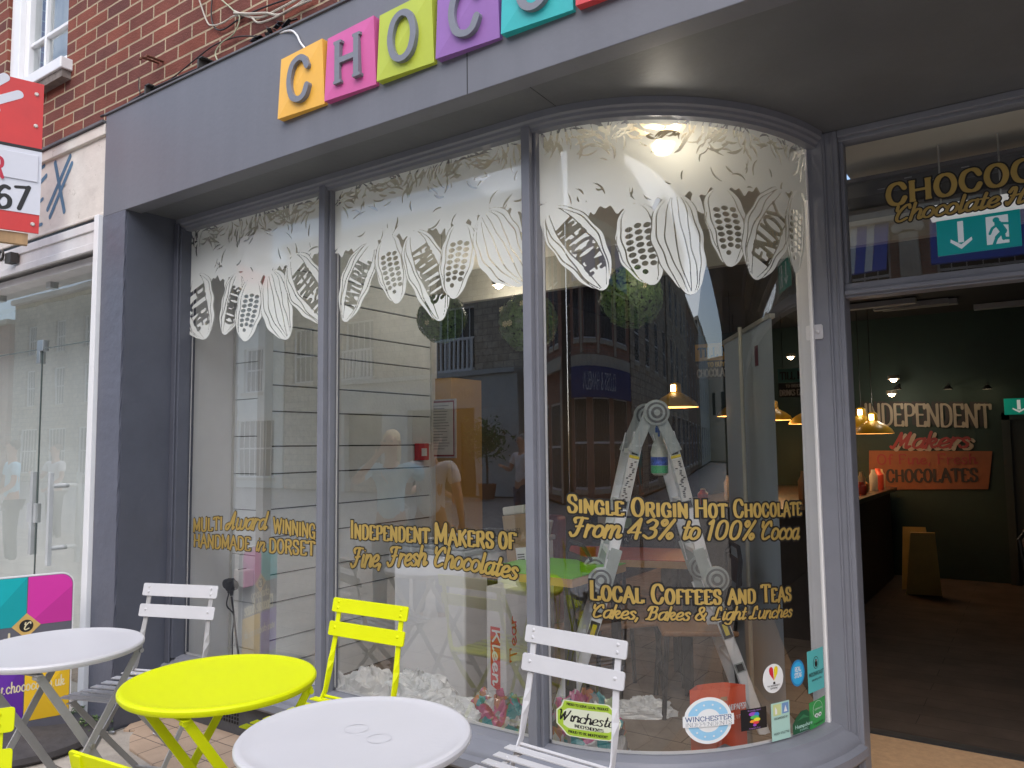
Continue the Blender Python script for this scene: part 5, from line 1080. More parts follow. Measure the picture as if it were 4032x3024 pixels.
# spray bottle hanging from a rung
c = PY(1424, 985, lo[1]+.12); sb = thing('spray_bottle', 'clear spray bottle with blue trigger hanging on the ladder rung', 'spray bottle', (c[0], c[1], c[2]-.10), R(25))
mPL = mat('bottle_plastic', (.62, .66, .58), .25, var=.05)
MB().lathe([(.03, 0), (.042, .01), (.044, .05), (.044, .12), (.034, .16), (.016, .19), (.014, .21), (.014, .22)], 28).build('bottle', mPL, sb, smooth=True)
MB().lathe([(.0448, .012), (.0448, .05)], 28, caps=False).build('green_label', mat('lab_green', (.10, .45, .20), .4), sb, smooth=True)
MB().lathe([(.0449, .052), (.0449, .095)], 28, caps=False).build('blue_label', mat('lab_blue', (.07, .13, .50), .4, var=.9, vs=30), sb, smooth=True)
MB().box(-.017, .017, -.02, .02, .222, .25).box(-.014, .014, -.075, .03, .25, .275).box(-.006, .006, -.06, -.045, .20, .25).build('trigger_head', mat('trigger_blue', (.03, .14, .50), .35), sb, bevel=.003)
# ------------------------------------------------------------------ roller banner seen from behind
a, b = PZ(1666, 678, 2.2), PZ(1564, 738, 2.2); bn = thing('roller_banner', 'grey roller banner seen from its back, with a pale pole', 'banner', (0, 0, 0))
dv = b-a; dv[2] = 0; dv /= np.linalg.norm(dv); nv_ = np.array([dv[1], -dv[0], 0]); nv_ = nv_ if nv_[1] < 0 else -nv_; Wb = np.linalg.norm((b-a)[:2])
mb = MB(); N1 = 40
for z in np.linspace(FL+.06, 2.18, 12):
    for s in np.linspace(0, Wb, N1): p = a+dv*s+nv_*(.003*math.sin(s*9)); mb.v.append((p[0], p[1], z))
for i in range(11):
    for j in range(N1-1): k = i*N1+j; mb.f.append((k, k+1, k+N1+1, k+N1))
mb.build('banner_sheet', mat('banner_back', (.36, .43, .50), .55, var=.06, streak=True), bn, smooth=True, fix=False)
p0, p1 = a-dv*.01, a+dv*(Wb+.01)
MB().bar((p0[0], p0[1], 2.19), (p1[0], p1[1], 2.19), .03, .022).build('top_rail', mat('rail_alu', (.5, .5, .46), .4, metal=.5), bn)
q = a+dv*(Wb*.42)+nv_*.05; MB().tube([(q[0], q[1], FL+.05), (q[0], q[1], 2.20)], .011, 10).build('pole', mat('pole_alu', (.62, .62, .54), .35, metal=.4), bn, smooth=True)
MB().bar((p0[0], p0[1], FL+.035), (p1[0], p1[1], FL+.035), .10, .07).build('cassette', mat('cassette', (.45, .46, .48), .4, metal=.5), bn)
q = a+dv*.26+nv_*.004; 
MB().bar((q[0], q[1], 2.02), (q[0]+dv[0]*.06, q[1]+dv[1]*.06, 2.02), .11, .002, (dv[0], dv[1], 0)).build('sticker', mat('plum', (.10, .02, .05), .5), bn)
# ------------------------------------------------------------------ chest freezer
yF = 3.42; xl, xr_ = PY(851, 1200, yF)[0], PY(1004, 1300, yF)[0]; zF = PY(851, 1168, yF)[2]
fz = thing('chest_freezer', 'white chest freezer with a grey sliding glass lid', 'freezer', (0, 0, 0))
mFZ = mat('freezer_enamel', (.93, .95, .97), .3, var=.02, coat=.2)
MB().box(xl, xr_, yF, yF+.95, FL+.02, zF-.06).build('body', mFZ, fz, bevel=.012)
mb = MB(); mb.box(xl-.01, xr_+.01, yF-.01, yF+.96, zF-.06, zF-.03); mb.build('rim', mat('freezer_rim', (.42, .45, .46), .35), fz, bevel=.006)
MB().box(xl+.02, xr_-.02, yF+.02, yF+.93, zF-.029, zF-.010).build('lid_frame', mat('lid_grey', (.35, .38, .39), .3), fz, bevel=.004)
MB().box(xl+.06, xr_-.06, yF+.07, yF+.45, zF-.0098, zF-.005).box(xl+.06, xr_-.06, yF+.50, yF+.88, zF-.0098, zF-.005).build('lid_glass', mat('lid_glass', (.10, .13, .14), .08), fz)
mb = MB(); q = [(xl+.12, yF+.15), (xl+.40, yF+.12), (xl+.42, yF+.34), (xl+.15, yF+.38)]
tag(mb.add([(x, y, zF+.002+.004*i) for i, (x, y) in enumerate(q)]+[(x, y, zF+.006+.004*i) for i, (x, y) in enumerate(q)], [(0, 1, 2, 3), (4, 5, 6, 7), (0, 1, 5, 4), (1, 2, 6, 5), (2, 3, 7, 6), (3, 0, 4, 7)]).build('paper_sheets', mat('loose_paper', (.66, .68, .70), .6)), 'loose white papers lying on the freezer lid', 'paper')
# tall cartons and the cardboard box
def carton(name, corner, wL, wR, z0, z1, ang, label, m_):
    t = thing(name, label, 'box', corner, 0)
    dl = Vector((-math.cos(ang), math.sin(ang), 0)); dr = Vector((math.sin(ang), math.cos(ang), 0))
    P = [Vector((0, 0, 0)), dr*wR, dr*wR+dl*wL, dl*wL]
    mb = MB().add([(p.x, p.y, z) for z in (0, z1-z0) for p in P], [(0, 3, 2, 1), (4, 5, 6, 7), (0, 1, 5, 4), (1, 2, 6, 5), (2, 3, 7, 6), (3, 0, 4, 7)])
    mb.build('carton', m_, t, bevel=.002); return t, dl, dr
ck = PY(1093, 1400, 3.12); zt_ = PY(1093, 1272, 3.12)[2]
mCT = mat('carton_white', (.70, .70, .71), .55, var=.04)
t, dl, dr = carton('tall_carton', (ck[0], 3.12, FL), .125, .10, FL, zt_, R(6), 'tall white carton with red Kleen panel beside the freezer', mCT)
mRP = mat('red_print', (.62, .03, .03), .5); hh = zt_-FL
lm = planemap(np.array(dl)*.125, -np.array(dl), (0, 0, 1)); rm = planemap((0, 0, 0), np.array(dr), (0, 0, 1))
poly_obj('red_panel', [(.025, hh*.36), (.088, hh*.32), (.088, hh*.74), (.025, hh*.74)], lm, mRP, t, .001)
def vert(mp, uc, v0, up_=True):   # text running vertically
    return (lambda u, v, o: mp(uc+np.asarray(v), v0-np.asarray(u), o)) if up_ else (lambda u, v, o: mp(uc-np.asarray(v), v0+np.asarray(u), o))
write('Kleen', vert(lm, .040, hh*.725), [(0, 0), (.26, 0)], .048, mSW, t, off=.002, w=2.2)
write('Tear', vert(rm, .075, hh*.52, False), [(0, 0), (.21, 0)], .048, mRP, t, off=.002, w=2)
poly_obj('white_label', [(.012, .05), (.085, .05), (.085, .22), (.012, .22)], lm, mSW, t, .001)
mb = MB(); 
for k in range(12): poly_obj('barcode', [(.02, .06+k*.007), (.05, .06+k*.007), (.05, .063+k*.007+.002*(k % 2)), (.02, .063+k*.007+.002*(k % 2))], lm, mINK, t, .0016) if k < 9 else None
carton('tall_carton', (ck[0]-.06, 3.30, FL), .12, .14, FL, zt_+.03, R(4), 'tall white carton standing behind the one with red print', mCT)
cb = PY(1112, 1165, 3.72); t = thing('cardboard_box', 'brown cardboard box with a white label leaning on the freezer', 'box', (cb[0], 3.72, cb[2]), R(-4))
m_ = MB().box(-.075, .10, 0, .12, -.28, .14).build('box', mat('cardboard', (.36, .25, .14), .8, var=.1, vs=8), t, bevel=.002); m_.rotation_euler = (0, R(-8), 0)
m2 = MB().box(.0, .09, -.004, 0, -.26, -.05).build('label', mat('box_label', (.72, .72, .72), .5), t); m2.rotation_euler = (0, R(-8), 0)
mb = MB(); [mb.box(.01+.0, .06, -.0055, -.0045, -.245+k*.014, -.239+k*.014) for k in range(12)]
m3 = mb.build('print', mINK, t); m3.rotation_euler = (0, R(-8), 0)
mp = planemap((0, -.001, 0), (math.cos(R(-8)), 0, -math.sin(R(-8))), (math.sin(R(-8)), 0, math.cos(R(-8)))); write('040761', mp, [(-.05, .03), (.05, .03)], .03, mINK, t, off=.001, w=1)
m4 = MB().box(-.07, .09, 0, .11, .14, .19).build('torn_flap', mat('paper_flap', (.6, .58, .52), .8), t, bevel=.01); m4.rotation_euler = (0, R(-8), 0)
# ------------------------------------------------------------------ wrapping and bags on the floor by the glass
def crumple(name, cx, cy, rx, ry, h, m_, label, cat, seed, rz=0, parts=None, z0=FL):
    rd = np.random.RandomState(seed); nu, nv_ = 44, 22; mb = MB()
    pk = rd.uniform(0, 6.28, (10, 2)); fk = rd.randint(2, 9, (10, 2))
    for j in range(nv_+1):
        v = j/nv_*math.pi/2*1.15
        for i in range(nu):
            u = 2*math.pi*i/nu; r_ = math.cos(min(v, math.pi/2)); d = 1+.045*sum(math.sin(fk[k][0]*u+pk[k][0])*math.sin(fk[k][1]*v*1.7+pk[k][1]) for k in range(10))+rd.uniform(-.05, .05)
            mb.v.append((rx*math.cos(u)*r_*d, ry*math.sin(u)*r_*d, max(0, h*math.sin(min(v, 1.57))*d)))
    for j in range(nv_):
        for i in range(nu): mb.f.append((j*nu+i, j*nu+(i+1) % nu, (j+1)*nu+(i+1) % nu, (j+1)*nu+i))
    mb.f.append(tuple(nv_*nu+i for i in range(nu)))
    o = mb.build(name, m_, None, fix=True); o.location = (cx, cy, z0); o.rotation_euler.z = rz; return tag(o, label, cat)
mBUB = mat('bubble_wrap', (.84, .86, .86), .15, var=.12, vs=14, bump=.9, bs=40, coat=.6)
mPW = mat('packing_paper', (.86, .86, .84), .45, var=.10, vs=9, bump=.6, bs=14)
def bagmat(name, cols, dark=(.06, .05, .06)):
    m = mat(name, (.5, .5, .5), .16, var=0, bump=.7, bs=18, coat=.7); n = m.node_tree.nodes; l = m.node_tree.links; b = n['Principled BSDF']
    tc = n.new('ShaderNodeTexCoord'); vo = n.new('ShaderNodeTexVoronoi'); vo.inputs['Scale'].default_value = 17; vo.feature = 'F1'; vo.distance = 'MANHATTAN'; l.new(tc.outputs['Object'], vo.inputs['Vector'])
    sp = n.new('ShaderNodeSeparateColor'); l.new(vo.outputs['Color'], sp.inputs[0]); cr = n.new('ShaderNodeValToRGB'); cr.color_ramp.interpolation = 'CONSTANT'
    el = cr.color_ramp.elements
    while len(el) < len(cols): el.new(.5)
    for i, c in enumerate(cols): el[i].position = i/len(cols); el[i].color = (*c, 1)
    l.new(sp.outputs[0], cr.inputs[0]); l.new(cr.outputs[0], b.inputs['Base Color']); return m
BC = [(.55, .55, .53), (.05, .28, .30), (.48, .10, .22), (.12, .11, .11), (.48, .19, .10), (.26, .34, .15), (.50, .50, .49), (.30, .30, .30)]
mBG = bagmat('sweet_bag', BC)
def atf(px, py, z=FL): return PZ(px, py, z)
yb = 2.80
def atb(px, y): p = PY(px, 1500, y); return p[0], y
c = atb(800, 2.86); crumple('crumpled_paper', c[0], c[1], .20, .13, .17, mPW, 'white packing paper crumpled by the mullion foot', 'packing', 3, z0=FL+.14)
c = atb(905, 2.95); crumple('bubble_wrap', c[0], c[1], .26, .15, .17, mBUB, 'heap of clear bubble wrap in front of the freezer', 'packing', 4, z0=FL+.14)
c = atb(985, 2.93); crumple('bubble_wrap', c[0], c[1], .20, .12, .12, mBUB, 'lower end of clear wrap trailing towards the sweets bag', 'packing', 9, z0=FL+.12)
c = atb(720, 2.74); crumple('crumpled_paper', c[0], c[1], .12, .08, .19, mPW, 'small scrap of white paper left of the first mullion', 'packing', 5, z0=FL+.12)
MB().box(-3.70, -2.62, 2.68, 3.10, FL, FL+.16).build('display_step', mSH, ins, bevel=.003)
c = atb(1075, 3.02); crumple('sweets_bag', c[0], c[1], .26, .15, .26, mBG, 'clear bag of bright wrappers left of the second mullion', 'bag', 6)
c = atb(1265, 3.10); crumple('sweets_bag', c[0], c[1], .22, .15, .30, mBG, 'clear bag of bright wrappers behind the lime badge sticker', 'bag', 7)
c = PZ(1390, 1545, FL); crumple('plastic_bag', c[0], c[1], .16, .07, .09, mBUB, 'small clear plastic bag lying on the floor by the ladder', 'bag', 8, R(30))
# sandpaper packet on the sill
u_ = G(1505, 1600)[0]; u2 = G(1637, 1600)[0]; zt_ = G(1570, 1497)[1]; sp_ = thing('sandpaper_pack', 'open orange sandpaper packet standing behind the round blue sticker', 'packet', (0, 0, 0))
def smp(u, v, o): return gmap(np.asarray(u), np.asarray(v), o-.075)
mOR = mat('orange_card', (.72, .11, .045), .45, var=.04)
P0 = gmap(np.array([u_, u2]), np.array([ZB, ZB]), -.06); 
mb = MB(); a_, b_ = P0[0], P0[1]; dd = (b_-a_)/np.linalg.norm(b_-a_); nn = np.array([-dd[1], dd[0], 0]); nn = nn if nn[1] > 0 else -nn; Wp = np.linalg.norm(b_-a_); z0 = .30; z1 = zt_
mb.add([tuple(a_+nn*o_+dd*s+np.array([0, 0, z-ZB])) for z in (z0, z1) for s, o_ in ((0, 0), (Wp*.25, -.012), (Wp*.5, -.016), (Wp*.75, -.012), (Wp, 0), (Wp*.75, .05), (Wp*.5, .055), (Wp*.25, .05))], [(i, (i+1) % 8, (i+1) % 8+8, i+8) for i in range(8)])
mb.build('sleeve', mOR, sp_)
pm = planemap(a_-nn*.017-np.array([0, 0, ZB]), dd, (0, 0, 1))
poly_obj('grey_window', [(Wp*.30, z0), (Wp*.72, z0), (Wp*.72, z1-.22), (Wp*.55, z1-.20), (Wp*.30, z1-.22)], pm, mat('sand_sheet', (.30, .30, .31), .8), sp_, .0012)
poly_obj('brown_tag', [(Wp*.50, z1-.045), (Wp*.62, z1-.045), (Wp*.62, z1-.030), (Wp*.50, z1-.030)], pm, mat('brown_tag', (.42, .27, .15), .6), sp_, .0012)
write('ASSORTED SANDPAPER', pm, [(Wp*.18, z1-.088), (Wp*.95, z1-.078)], .020, mSW, sp_, off=.002, w=1.8)
write('3 COARSE, 2 MEDIUM, 1 FINE', pm, [(Wp*.16, z1-.125), (Wp*.93, z1-.112)], .013, mSW, sp_, off=.002, w=1.5)
# ------------------------------------------------------------------ topiary balls, lamps, hanging signs
def leafball(c, r, label, seed):
    rd = np.random.RandomState(seed); n = 5200; d = rd.normal(size=(n, 3)); d /= np.linalg.norm(d, axis=1)[:, None]
    rad = r*(1-.16*rd.rand(n)**1.5+.04*np.sin(d[:, 0]*9)*np.cos(d[:, 1]*8)); p = d*rad[:, None]
    t1 = np.cross(d, rd.normal(size=(n, 3))); t1 /= np.linalg.norm(t1, axis=1)[:, None]; t2 = np.cross(d, t1); tl_ = d*rd.uniform(-.5, .8, n)[:, None]
    s = r*.07*rd.uniform(.7, 1.3, n)[:, None]; A = p-t1*s; B = p+(t2*.55+tl_*.3)*s; C_ = p+(t1+tl_*.6)*s; D = p-(t2*.55-tl_*.3)*s
    V = np.stack([A, B, C_, D], 1).reshape(-1, 3); q = np.arange(n*4).reshape(-1, 4)
    t = thing('topiary_ball', label, 'topiary ball', tuple(c), 0, 'leafy balls hanging in the window')
    rawmesh('leaves', V, [q], mLEAF, t)
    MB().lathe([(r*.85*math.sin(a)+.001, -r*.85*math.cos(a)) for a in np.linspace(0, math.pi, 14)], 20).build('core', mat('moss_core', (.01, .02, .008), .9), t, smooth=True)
    MB().tube([(0, 0, r*.9), (0, 0, 2.83-c[2])], .0015, 4).build('wire', mINK, t)
    fl = MB()
    for k in range(4):
        a = rd.uniform(-2.6, -.3); b = rd.uniform(-.5, 1.1); q = Vector((math.cos(a)*math.cos(b), math.sin(a)*math.cos(b), math.sin(b)))*r*1.0
        for m_ in range(6): tt = m_*1.047; fl.add([q, q+Vector((math.cos(tt)*.018, -.004, math.sin(tt)*.018)), q+Vector((math.cos(tt+.7)*.018, -.004, math.sin(tt+.7)*.018))], [(0, 1, 2)])
    fl.build('paper_flower', mat('flower_pale', (.70, .62, .35), .6, var=.2), t, fix=False)
mLEAF = mat('box_leaf', (.10, .18, .045), .45, var=.6, vs=40)
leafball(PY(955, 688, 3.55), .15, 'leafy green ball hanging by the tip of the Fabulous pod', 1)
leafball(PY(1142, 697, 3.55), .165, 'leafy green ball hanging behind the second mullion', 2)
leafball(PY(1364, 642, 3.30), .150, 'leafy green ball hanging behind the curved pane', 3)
mLAMP = mat('lamp_yellow', (.70, .42, .03), .35, var=.05); mGLOW = mat('bulb_glow', (1, .72, .38), .5, var=0, emit=9); mGL2 = mat('lamp_inner_glow', (1, .55, .18), .5, var=0, emit=1.1)
def pendant(px, py, Z, label, pw=2.2):
    c = CP+ray(px, py)*Z; t = thing('pendant_lamp', label, 'lamp', (c[0], c[1], c[2]), 0, 'yellow dome lamps inside the shop')
    MB().lathe([(.19, 0), (.192, .004), (.17, .045), (.12, .085), (.065, .115), (.05, .125), (.045, .20), (.02, .215)], 32, caps=False).build('shade', mLAMP, t, smooth=True)
    MB().lathe([(.19, .001), (.166, .043), (.116, .080), (.02, .105)], 32, caps=False).build('shade_lining', mGL2, t, smooth=True)
    MB().box(-.02, .02, -.0515, -.046, .135, .19).build('neck_slot', mGLOW, t); MB().lathe([(.001, .03), (.03, .05), (.03, .08), (.001, .1)], 12).build('bulb', mGLOW, t, smooth=True)
    MB().tube([(0, 0, .21), (0, 0, 2.9-c[2])], .004, 6).build('cable', mINK, t)
    L = bpy.data.lights.new('pendant_light', 'POINT'); L.energy = pw; L.color = (1, .66, .36); L.shadow_soft_size = .04; lo_ = bpy.data.objects.new('pendant_light', L); COL.objects.link(lo_); lo_.parent = t; lo_.location = (0, 0, -.02)
pendant(1460, 880, 6.6, 'yellow dome lamp hanging just above the ladder top')
pendant(1590, 899, 8.0, 'yellow dome lamp half hidden by the grey banner, on its left')
pendant(1672, 908, 8.3, 'yellow dome lamp just right of the grey banner')
pendant(1745, 916, 8.1, 'yellow dome lamp next to the bay jamb', 2)
pendant(1886, 937, 7.6, 'yellow dome lamp seen through the doorway, right one', .6)
pendant(1861, 925, 7.9, 'yellow dome lamp seen through the doorway, left one against the post', .6)
def spot(px, py, Z, label, e=1, r=.035):
    c = CP+ray(px, py)*Z; t = thing('ceiling_spot', label, 'spotlight', tuple(c), 0, 'small spotlights inside the shop')
    MB().lathe([(r*1.5, .03), (r*1.5, -.004), (r*1.15, -.006), (r*1.1, .02)], 20, caps=False).build('housing', mat('spot_housing', (.25, .22, .16), .4), t, smooth=True)
    MB().lathe([(.001, -r), (r*.7, -r*.7), (r, 0), (r*.6, r*.6), (.001, r*.7)], 16).build('bulb', mat('spot_glow', (1, .78, .5), .5, var=0, emit=14), t, smooth=True)
    L = bpy.data.lights.new('spot_light', 'POINT'); L.energy = e; L.color = (1, .92, .80); L.shadow_soft_size = .04; lo_ = bpy.data.objects.new('spot_light', L); COL.objects.link(lo_); lo_.parent = t; lo_.location = (0, 0, -.06)
spot(1432, 312, 3.13, 'bright spotlight glowing behind the frosted film', 1.9, .05)
spot(1077, 615, 5.2, 'bright round spotlight behind the middle pane', 3, .03)
spot(1708, 770, 8.5, 'bright spotlight right of the grey banner', 1.5); spot(1926, 850, 8.0, 'bright spotlight seen through the doorway, lower of two', 1.5); spot(1930, 818, 7.6, 'spotlight seen through the doorway, upper of two', 1)
def hang(label, px0, py0, px1, py1, Z, cA, lines, parent=None):
    a = CP+ray(px0, py0)*Z; Y = a[1]; b = PY(px1, py1, Y); t = thing('hanging_sign', label, 'sign', (0, 0, 0)); W = b[0]-a[0]; H = a[2]-b[2]
    MB().box(a[0], b[0], Y, Y+.012, a[2]-H*.48, a[2]).build('upper_board', cA, t); MB().box(a[0], b[0], Y, Y+.012, b[2], a[2]-H*.5).build('lower_board', mat('board_black', (.02, .018, .016), .7), t)
    mp = planemap((a[0], Y, b[2]), (1, 0, 0), (0, 0, 1))
    for tx, x0, x1, z0, h, mm in lines: write(tx, mp, [(W*x0, H*z0), (W*x1, H*z0)], H*h, mm, t, off=.002, **SL)
    MB().tube([(a[0]+.05, Y, a[2]), (a[0]+.05, Y, 2.9)], .003, 4).tube([(b[0]-.05, Y, a[2]), (b[0]-.05, Y, 2.9)], .003, 4).build('chain', mINK, t)
mCHK = mat('chalk_white', (.62, .58, .50), .7, var=.1)
hang('hanging till sign with a yellow upper board left of the banner', 1501, 745, 1592, 815, 7.0, mat('till_yellow', (.65, .36, .04), .5), [('TILL No', .08, .92, .62, .27, mINK), ('TO BUY', .30, .72, .34, .12, mGOLD), ('CHOCOLATES', .04, .97, .06, .22, mCHK)])
hang('hanging till sign with a teal upper board right of the banner', 1680, 798, 1748, 856, 8.2, mat('till_teal', (.06, .22, .19), .5), [('TILL No', .08, .92, .62, .27, mINK), ('TO ORDER', .25, .75, .34, .10, mCHK), ('DRINKS EATS', .04, .97, .06, .20, mCHK)])
# ------------------------------------------------------------------ furniture deeper inside
def itable(label, P, z, top, edge):
    t = thing('cafe_table', label, 'table', (0, 0, 0)); n = len(P)
    MB().add([(p[0], p[1], h) for h in (z-.004, z) for p in P], [tuple(range(n)), tuple(range(2*n-1, n-1, -1))]+[(i, i+n, (i+1) % n+n, (i+1) % n) for i in range(n)]).build('laminate', top, t)
    MB().add([(p[0], p[1], h) for h in (z-.045, z-.0045) for p in P], [tuple(range(n)), tuple(range(2*n-1, n-1, -1))]+[(i, i+n, (i+1) % n+n, (i+1) % n) for i in range(n)]).build('plywood_edge', edge, t)
    for i in range(n): x, y = P[i][0]*.85+sum(p[0] for p in P)/n*.15, P[i][1]*.85+sum(p[1] for p in P)/n*.15; MB().box(x-.02, x+.02, y-.02, y+.02, FL, z-.046).build('leg', mINK, t)
mPLY = mat('plywood', (.45, .26, .10), .6, var=.15)
Pg = [PZ(1236, 1250, .90)[:2], PZ(1352, 1216, .90)[:2], PZ(1150, 1202, .90)[:2], PZ(1040, 1228, .90)[:2]]
itable('bright green cafe table behind the second mullion', Pg, .90, mat('laminate_green', (.16, .55, .02), .3), mPLY)
Pr = [PZ(1505, 1213, .88)[:2], PZ(1475, 1185, .88)[:2], PZ(1225, 1178, .88)[:2], PZ(1240, 1204, .88)[:2]]
itable('red cafe table behind the ladder', Pr, .88, mat('laminate_red', (.40, .045, .03), .35), mPLY)
def istool(px, py, z, label, rz=0):
    c = PZ(px, py, z); t = thing('cafe_chair', label, 'chair', (c[0], c[1], 0), rz, 'dark cafe chairs inside')
    MB().box(-.20, .20, -.20, .20, z-.03, z).build('seat', mat('seat_wood', (.30, .15, .06), .5, var=.2), t, bevel=.01)
    for sx in (-1, 1):
        for sy in (-1, 1): MB().tube([(sx*.17, sy*.17, z-.03), (sx*.20, sy*.20, FL)], .013, 8).build('leg', mINK, t)
    MB().tube([(-.18, .18, z), (-.19, .22, z+.36), (-.10, .23, z+.42), (.10, .23, z+.42), (.19, .22, z+.36), (.18, .18, z)], .012, 8).build('back_frame', mINK, t, smooth=True)
    MB().box(-.15, .15, .215, .235, z+.22, z+.36).build('backrest', mat('seat_wood_dark', (.05, .03, .02), .5), t, bevel=.01)
istool(1405, 1300, .57, 'dark cafe chair between the ladder legs', R(20)); istool(1500, 1345, .57, 'dark cafe chair by the right ladder leg', R(-60)); istool(1330, 1330, .57, 'dark cafe chair left of the ladder legs', R(140))
c = PY(1085, 1145, 5.4)
t = thing('booth_seat', 'maroon upholstered booth seat behind the freezer', 'seat', (0, 0, 0)); mMR = mat('maroon_vinyl', (.20, .045, .06), .45, var=.08)
MB().box(c[0]-.35, c[0]+.55, 5.4, 5.55, FL, c[2]+.14).build('backrest', mMR, t, bevel=.03); MB().box(c[0]-.35, c[0]+.55, 5.55, 6.1, FL, FL+.45).build('seat', mMR, t, bevel=.03)
c = PY(1365, 1150, 5.6)
t = thing('chalk_board', 'black chalk board reading made locally on the red table', 'board', (0, 0, 0)); bw_ = .36
MB().box(c[0]-bw_, c[0]+bw_, 5.6, 5.62, c[2]-.10, c[2]+.24).build('board', mat('slate', (.03, .03, .03), .7), t)
mp = planemap((c[0]-bw_, 5.6, c[2]-.10), (1, 0, 0), (0, 0, 1)); write('MADE LOCALLY £250', mp, [(.04, .03), (.66, .03)], .055, mCHK, t, off=.002, w=1.1)
for k in range(4): poly_obj('leaflet', [(.06+(k % 2)*.17, .13+(k//2)*.10), (.19+(k % 2)*.17, .13+(k//2)*.10), (.19+(k % 2)*.17, .21+(k//2)*.10), (.06+(k % 2)*.17, .21+(k//2)*.10)], mp, [mCHK, mat('leaf_green', (.3, .42, .22), .6), mat('leaf_peach', (.6, .38, .25), .6), mCHK][k], t, .002)
c = PY(1200, 1195, 4.9); t = thing('white_tub', 'white plastic tub standing on the green table', 'tub', (c[0], 4.6, .90)); MB().lathe([(.11, 0), (.14, .12), (.145, .12), (.12, .005), (.001, .004)], 28, caps=False).build('tub', mWHITE, t, smooth=True)
# counter, shelves, mural, exit signs, wet floor sign, mat
ct = thing('serving_counter', 'dark serving counter along the left of the doorway', 'counter', (0, 0, 0))
MB().box(-2.6, -1.36, 5.9, 9.1, FL, 1.02).build('body', mat('counter_front', (.055, .045, .038), .6, var=.2), ct); MB().box(-2.65, -1.30, 5.85, 9.15, 1.02, 1.06).build('worktop', mat('counter_top', (.05, .035, .025), .3), ct)
cs = ((.55, .08, .05), (.6, .5, .3), (.35, .2, .1), (.5, .5, .48)); rd = random.Random(4)
for k in range(14):
    x = rd.uniform(-2.5, -1.5) if k < 5 else rd.uniform(-1.55, -1.38); y = 6.0+k*.22; h = rd.uniform(.10, .30); r_ = rd.uniform(.03, .055)
    o = MB().lathe([(r_, 0), (r_*1.05, h*.7), (r_*.6, h*.85), (r_*.5, h)], 14, (x, y, 1.06)).build('jar', mat('jar%d' % k, cs[k % 4], .3), None, smooth=True); tag(o, ['red', 'cream', 'brown', 'white'][k % 4]+' jar on the dark counter, '+['first', 'second', 'third', 'fourth', 'fifth', 'sixth', 'seventh', 'eighth', 'ninth', 'tenth', 'eleventh', 'twelfth', 'thirteenth', 'last'][k]+' from the window end', 'jar', 'jars on the counter')
MB().box(-1.35, 1.8, 4.2, 4.26, FL, FL+.012).build('mat_strip', mat('mat_edge', (.03, .03, .03), .6), ins)
tag(MB().box(-.90, 2.9, 3.0, 4.18, GR+.0, FL+.010).build('door_mat', mat('coir', (.52, .33, .18), .9, var=.14, vs=30, bump=.5, bs=200)), 'tan coir door mat in the open doorway', 'door mat')
mu = thing('wall_mural', 'painted mural lettering on the green back wall', 'mural', (0, 0, 0)); YM = 9.24
mmp = planemap((0, YM, 0), (1, 0, 0), (0, 0, 1)); GM = lambda x, y: (lambda p: (p[0], p[2]))(PY(x, y, YM))
Z4 = lambda x, y: GM((3200+x/1.8438)/1.8228, (1500+y/1.8438)/1.8228)
a, b, c_, d = Z4(410, 505), Z4(1305, 510), Z4(1275, 785), Z4(410, 790)
poly_obj('orange_panel', [d, c_, b, a], mmp, mat('mural_orange', (.20, .065, .025), .7, var=.15), mu, .003)
def mtx(t_, p0, p1, h, cm, sh, **kw):
    a, b = Z4(*p0), Z4(*p1); H = abs(Z4(p0[0], p0[1]-h)[1]-a[1])
    q_ = -1 if sh is mMD else 1
    if sh: write(t_, mmp, [(a[0]+.035*q_, a[1]-.02*q_), (b[0]+.035*q_, b[1]-.02*q_)], H, sh, mu, off=.005, **{**kw, 'w': kw['w']*1.15})
    write(t_, mmp, [a, b], H, cm, mu, off=.008, **kw)
mMC = mat('mural_cream', (.28, .23, .17), .7, var=.15); mMD = mat('mural_dark', (.03, .022, .02), .7); mMR_ = mat('mural_red', (.22, .03, .03), .7)
mtx('INDEPENDENT', (380, 318), (1300, 336), 150, mMC, mMD, w=1.6); mtx('Makers', (560, 490), (1130, 480), 110, mMR_, mMC, script=True, w=1.8)
mtx('Of Fine, Fresh', (470, 605), (1190, 600), 70, mMR_, None, w=1.6, slab=True); mtx('CHOCOLATES', (540, 735), (1200, 730), 90, mMD, None, **SL)
for px_ in (1000, 640, 1280):
    c = Z4(px_, 110); L = bpy.data.lights.new('mural_light', 'POINT'); L.energy = .22; L.color = (1, .8, .5); L.shadow_soft_size = .03
    t = thing('mural_lamp', 'small lamp over the mural, %s' % {1000: 'middle one', 640: 'left one', 1280: 'right one'}[px_], 'lamp', (c[0], YM-.22, c[1]+.06), 0, 'lamps over the mural')
    MB().tube([(0, .2, .05), (0, 0, .06)], .008, 6).lathe([(.02, .04), (.045, 0)], 14, caps=False).build('shade', mINK, t); lo_ = bpy.data.objects.new('mural_light', L); COL.objects.link(lo_); lo_.parent = t; lo_.location = (0, 0, -.03)
MB().box(-.25, 1.2, 9.18, 9.25, FL, 1.75).box(-.32, -.25, 9.16, 9.25, FL, 1.82).box(-.32, 1.2, 9.16, 9.25, 1.75, 1.82).build('inner_door', mat('inner_door_paint', (.03, .035, .03), .6), ins)
mEX = mat('exit_green', (.0, .32, .22), .4, var=.02, emit=.12); mEXW = mat('exit_white', (.75, .8, .76), .4, var=0, emit=.15)
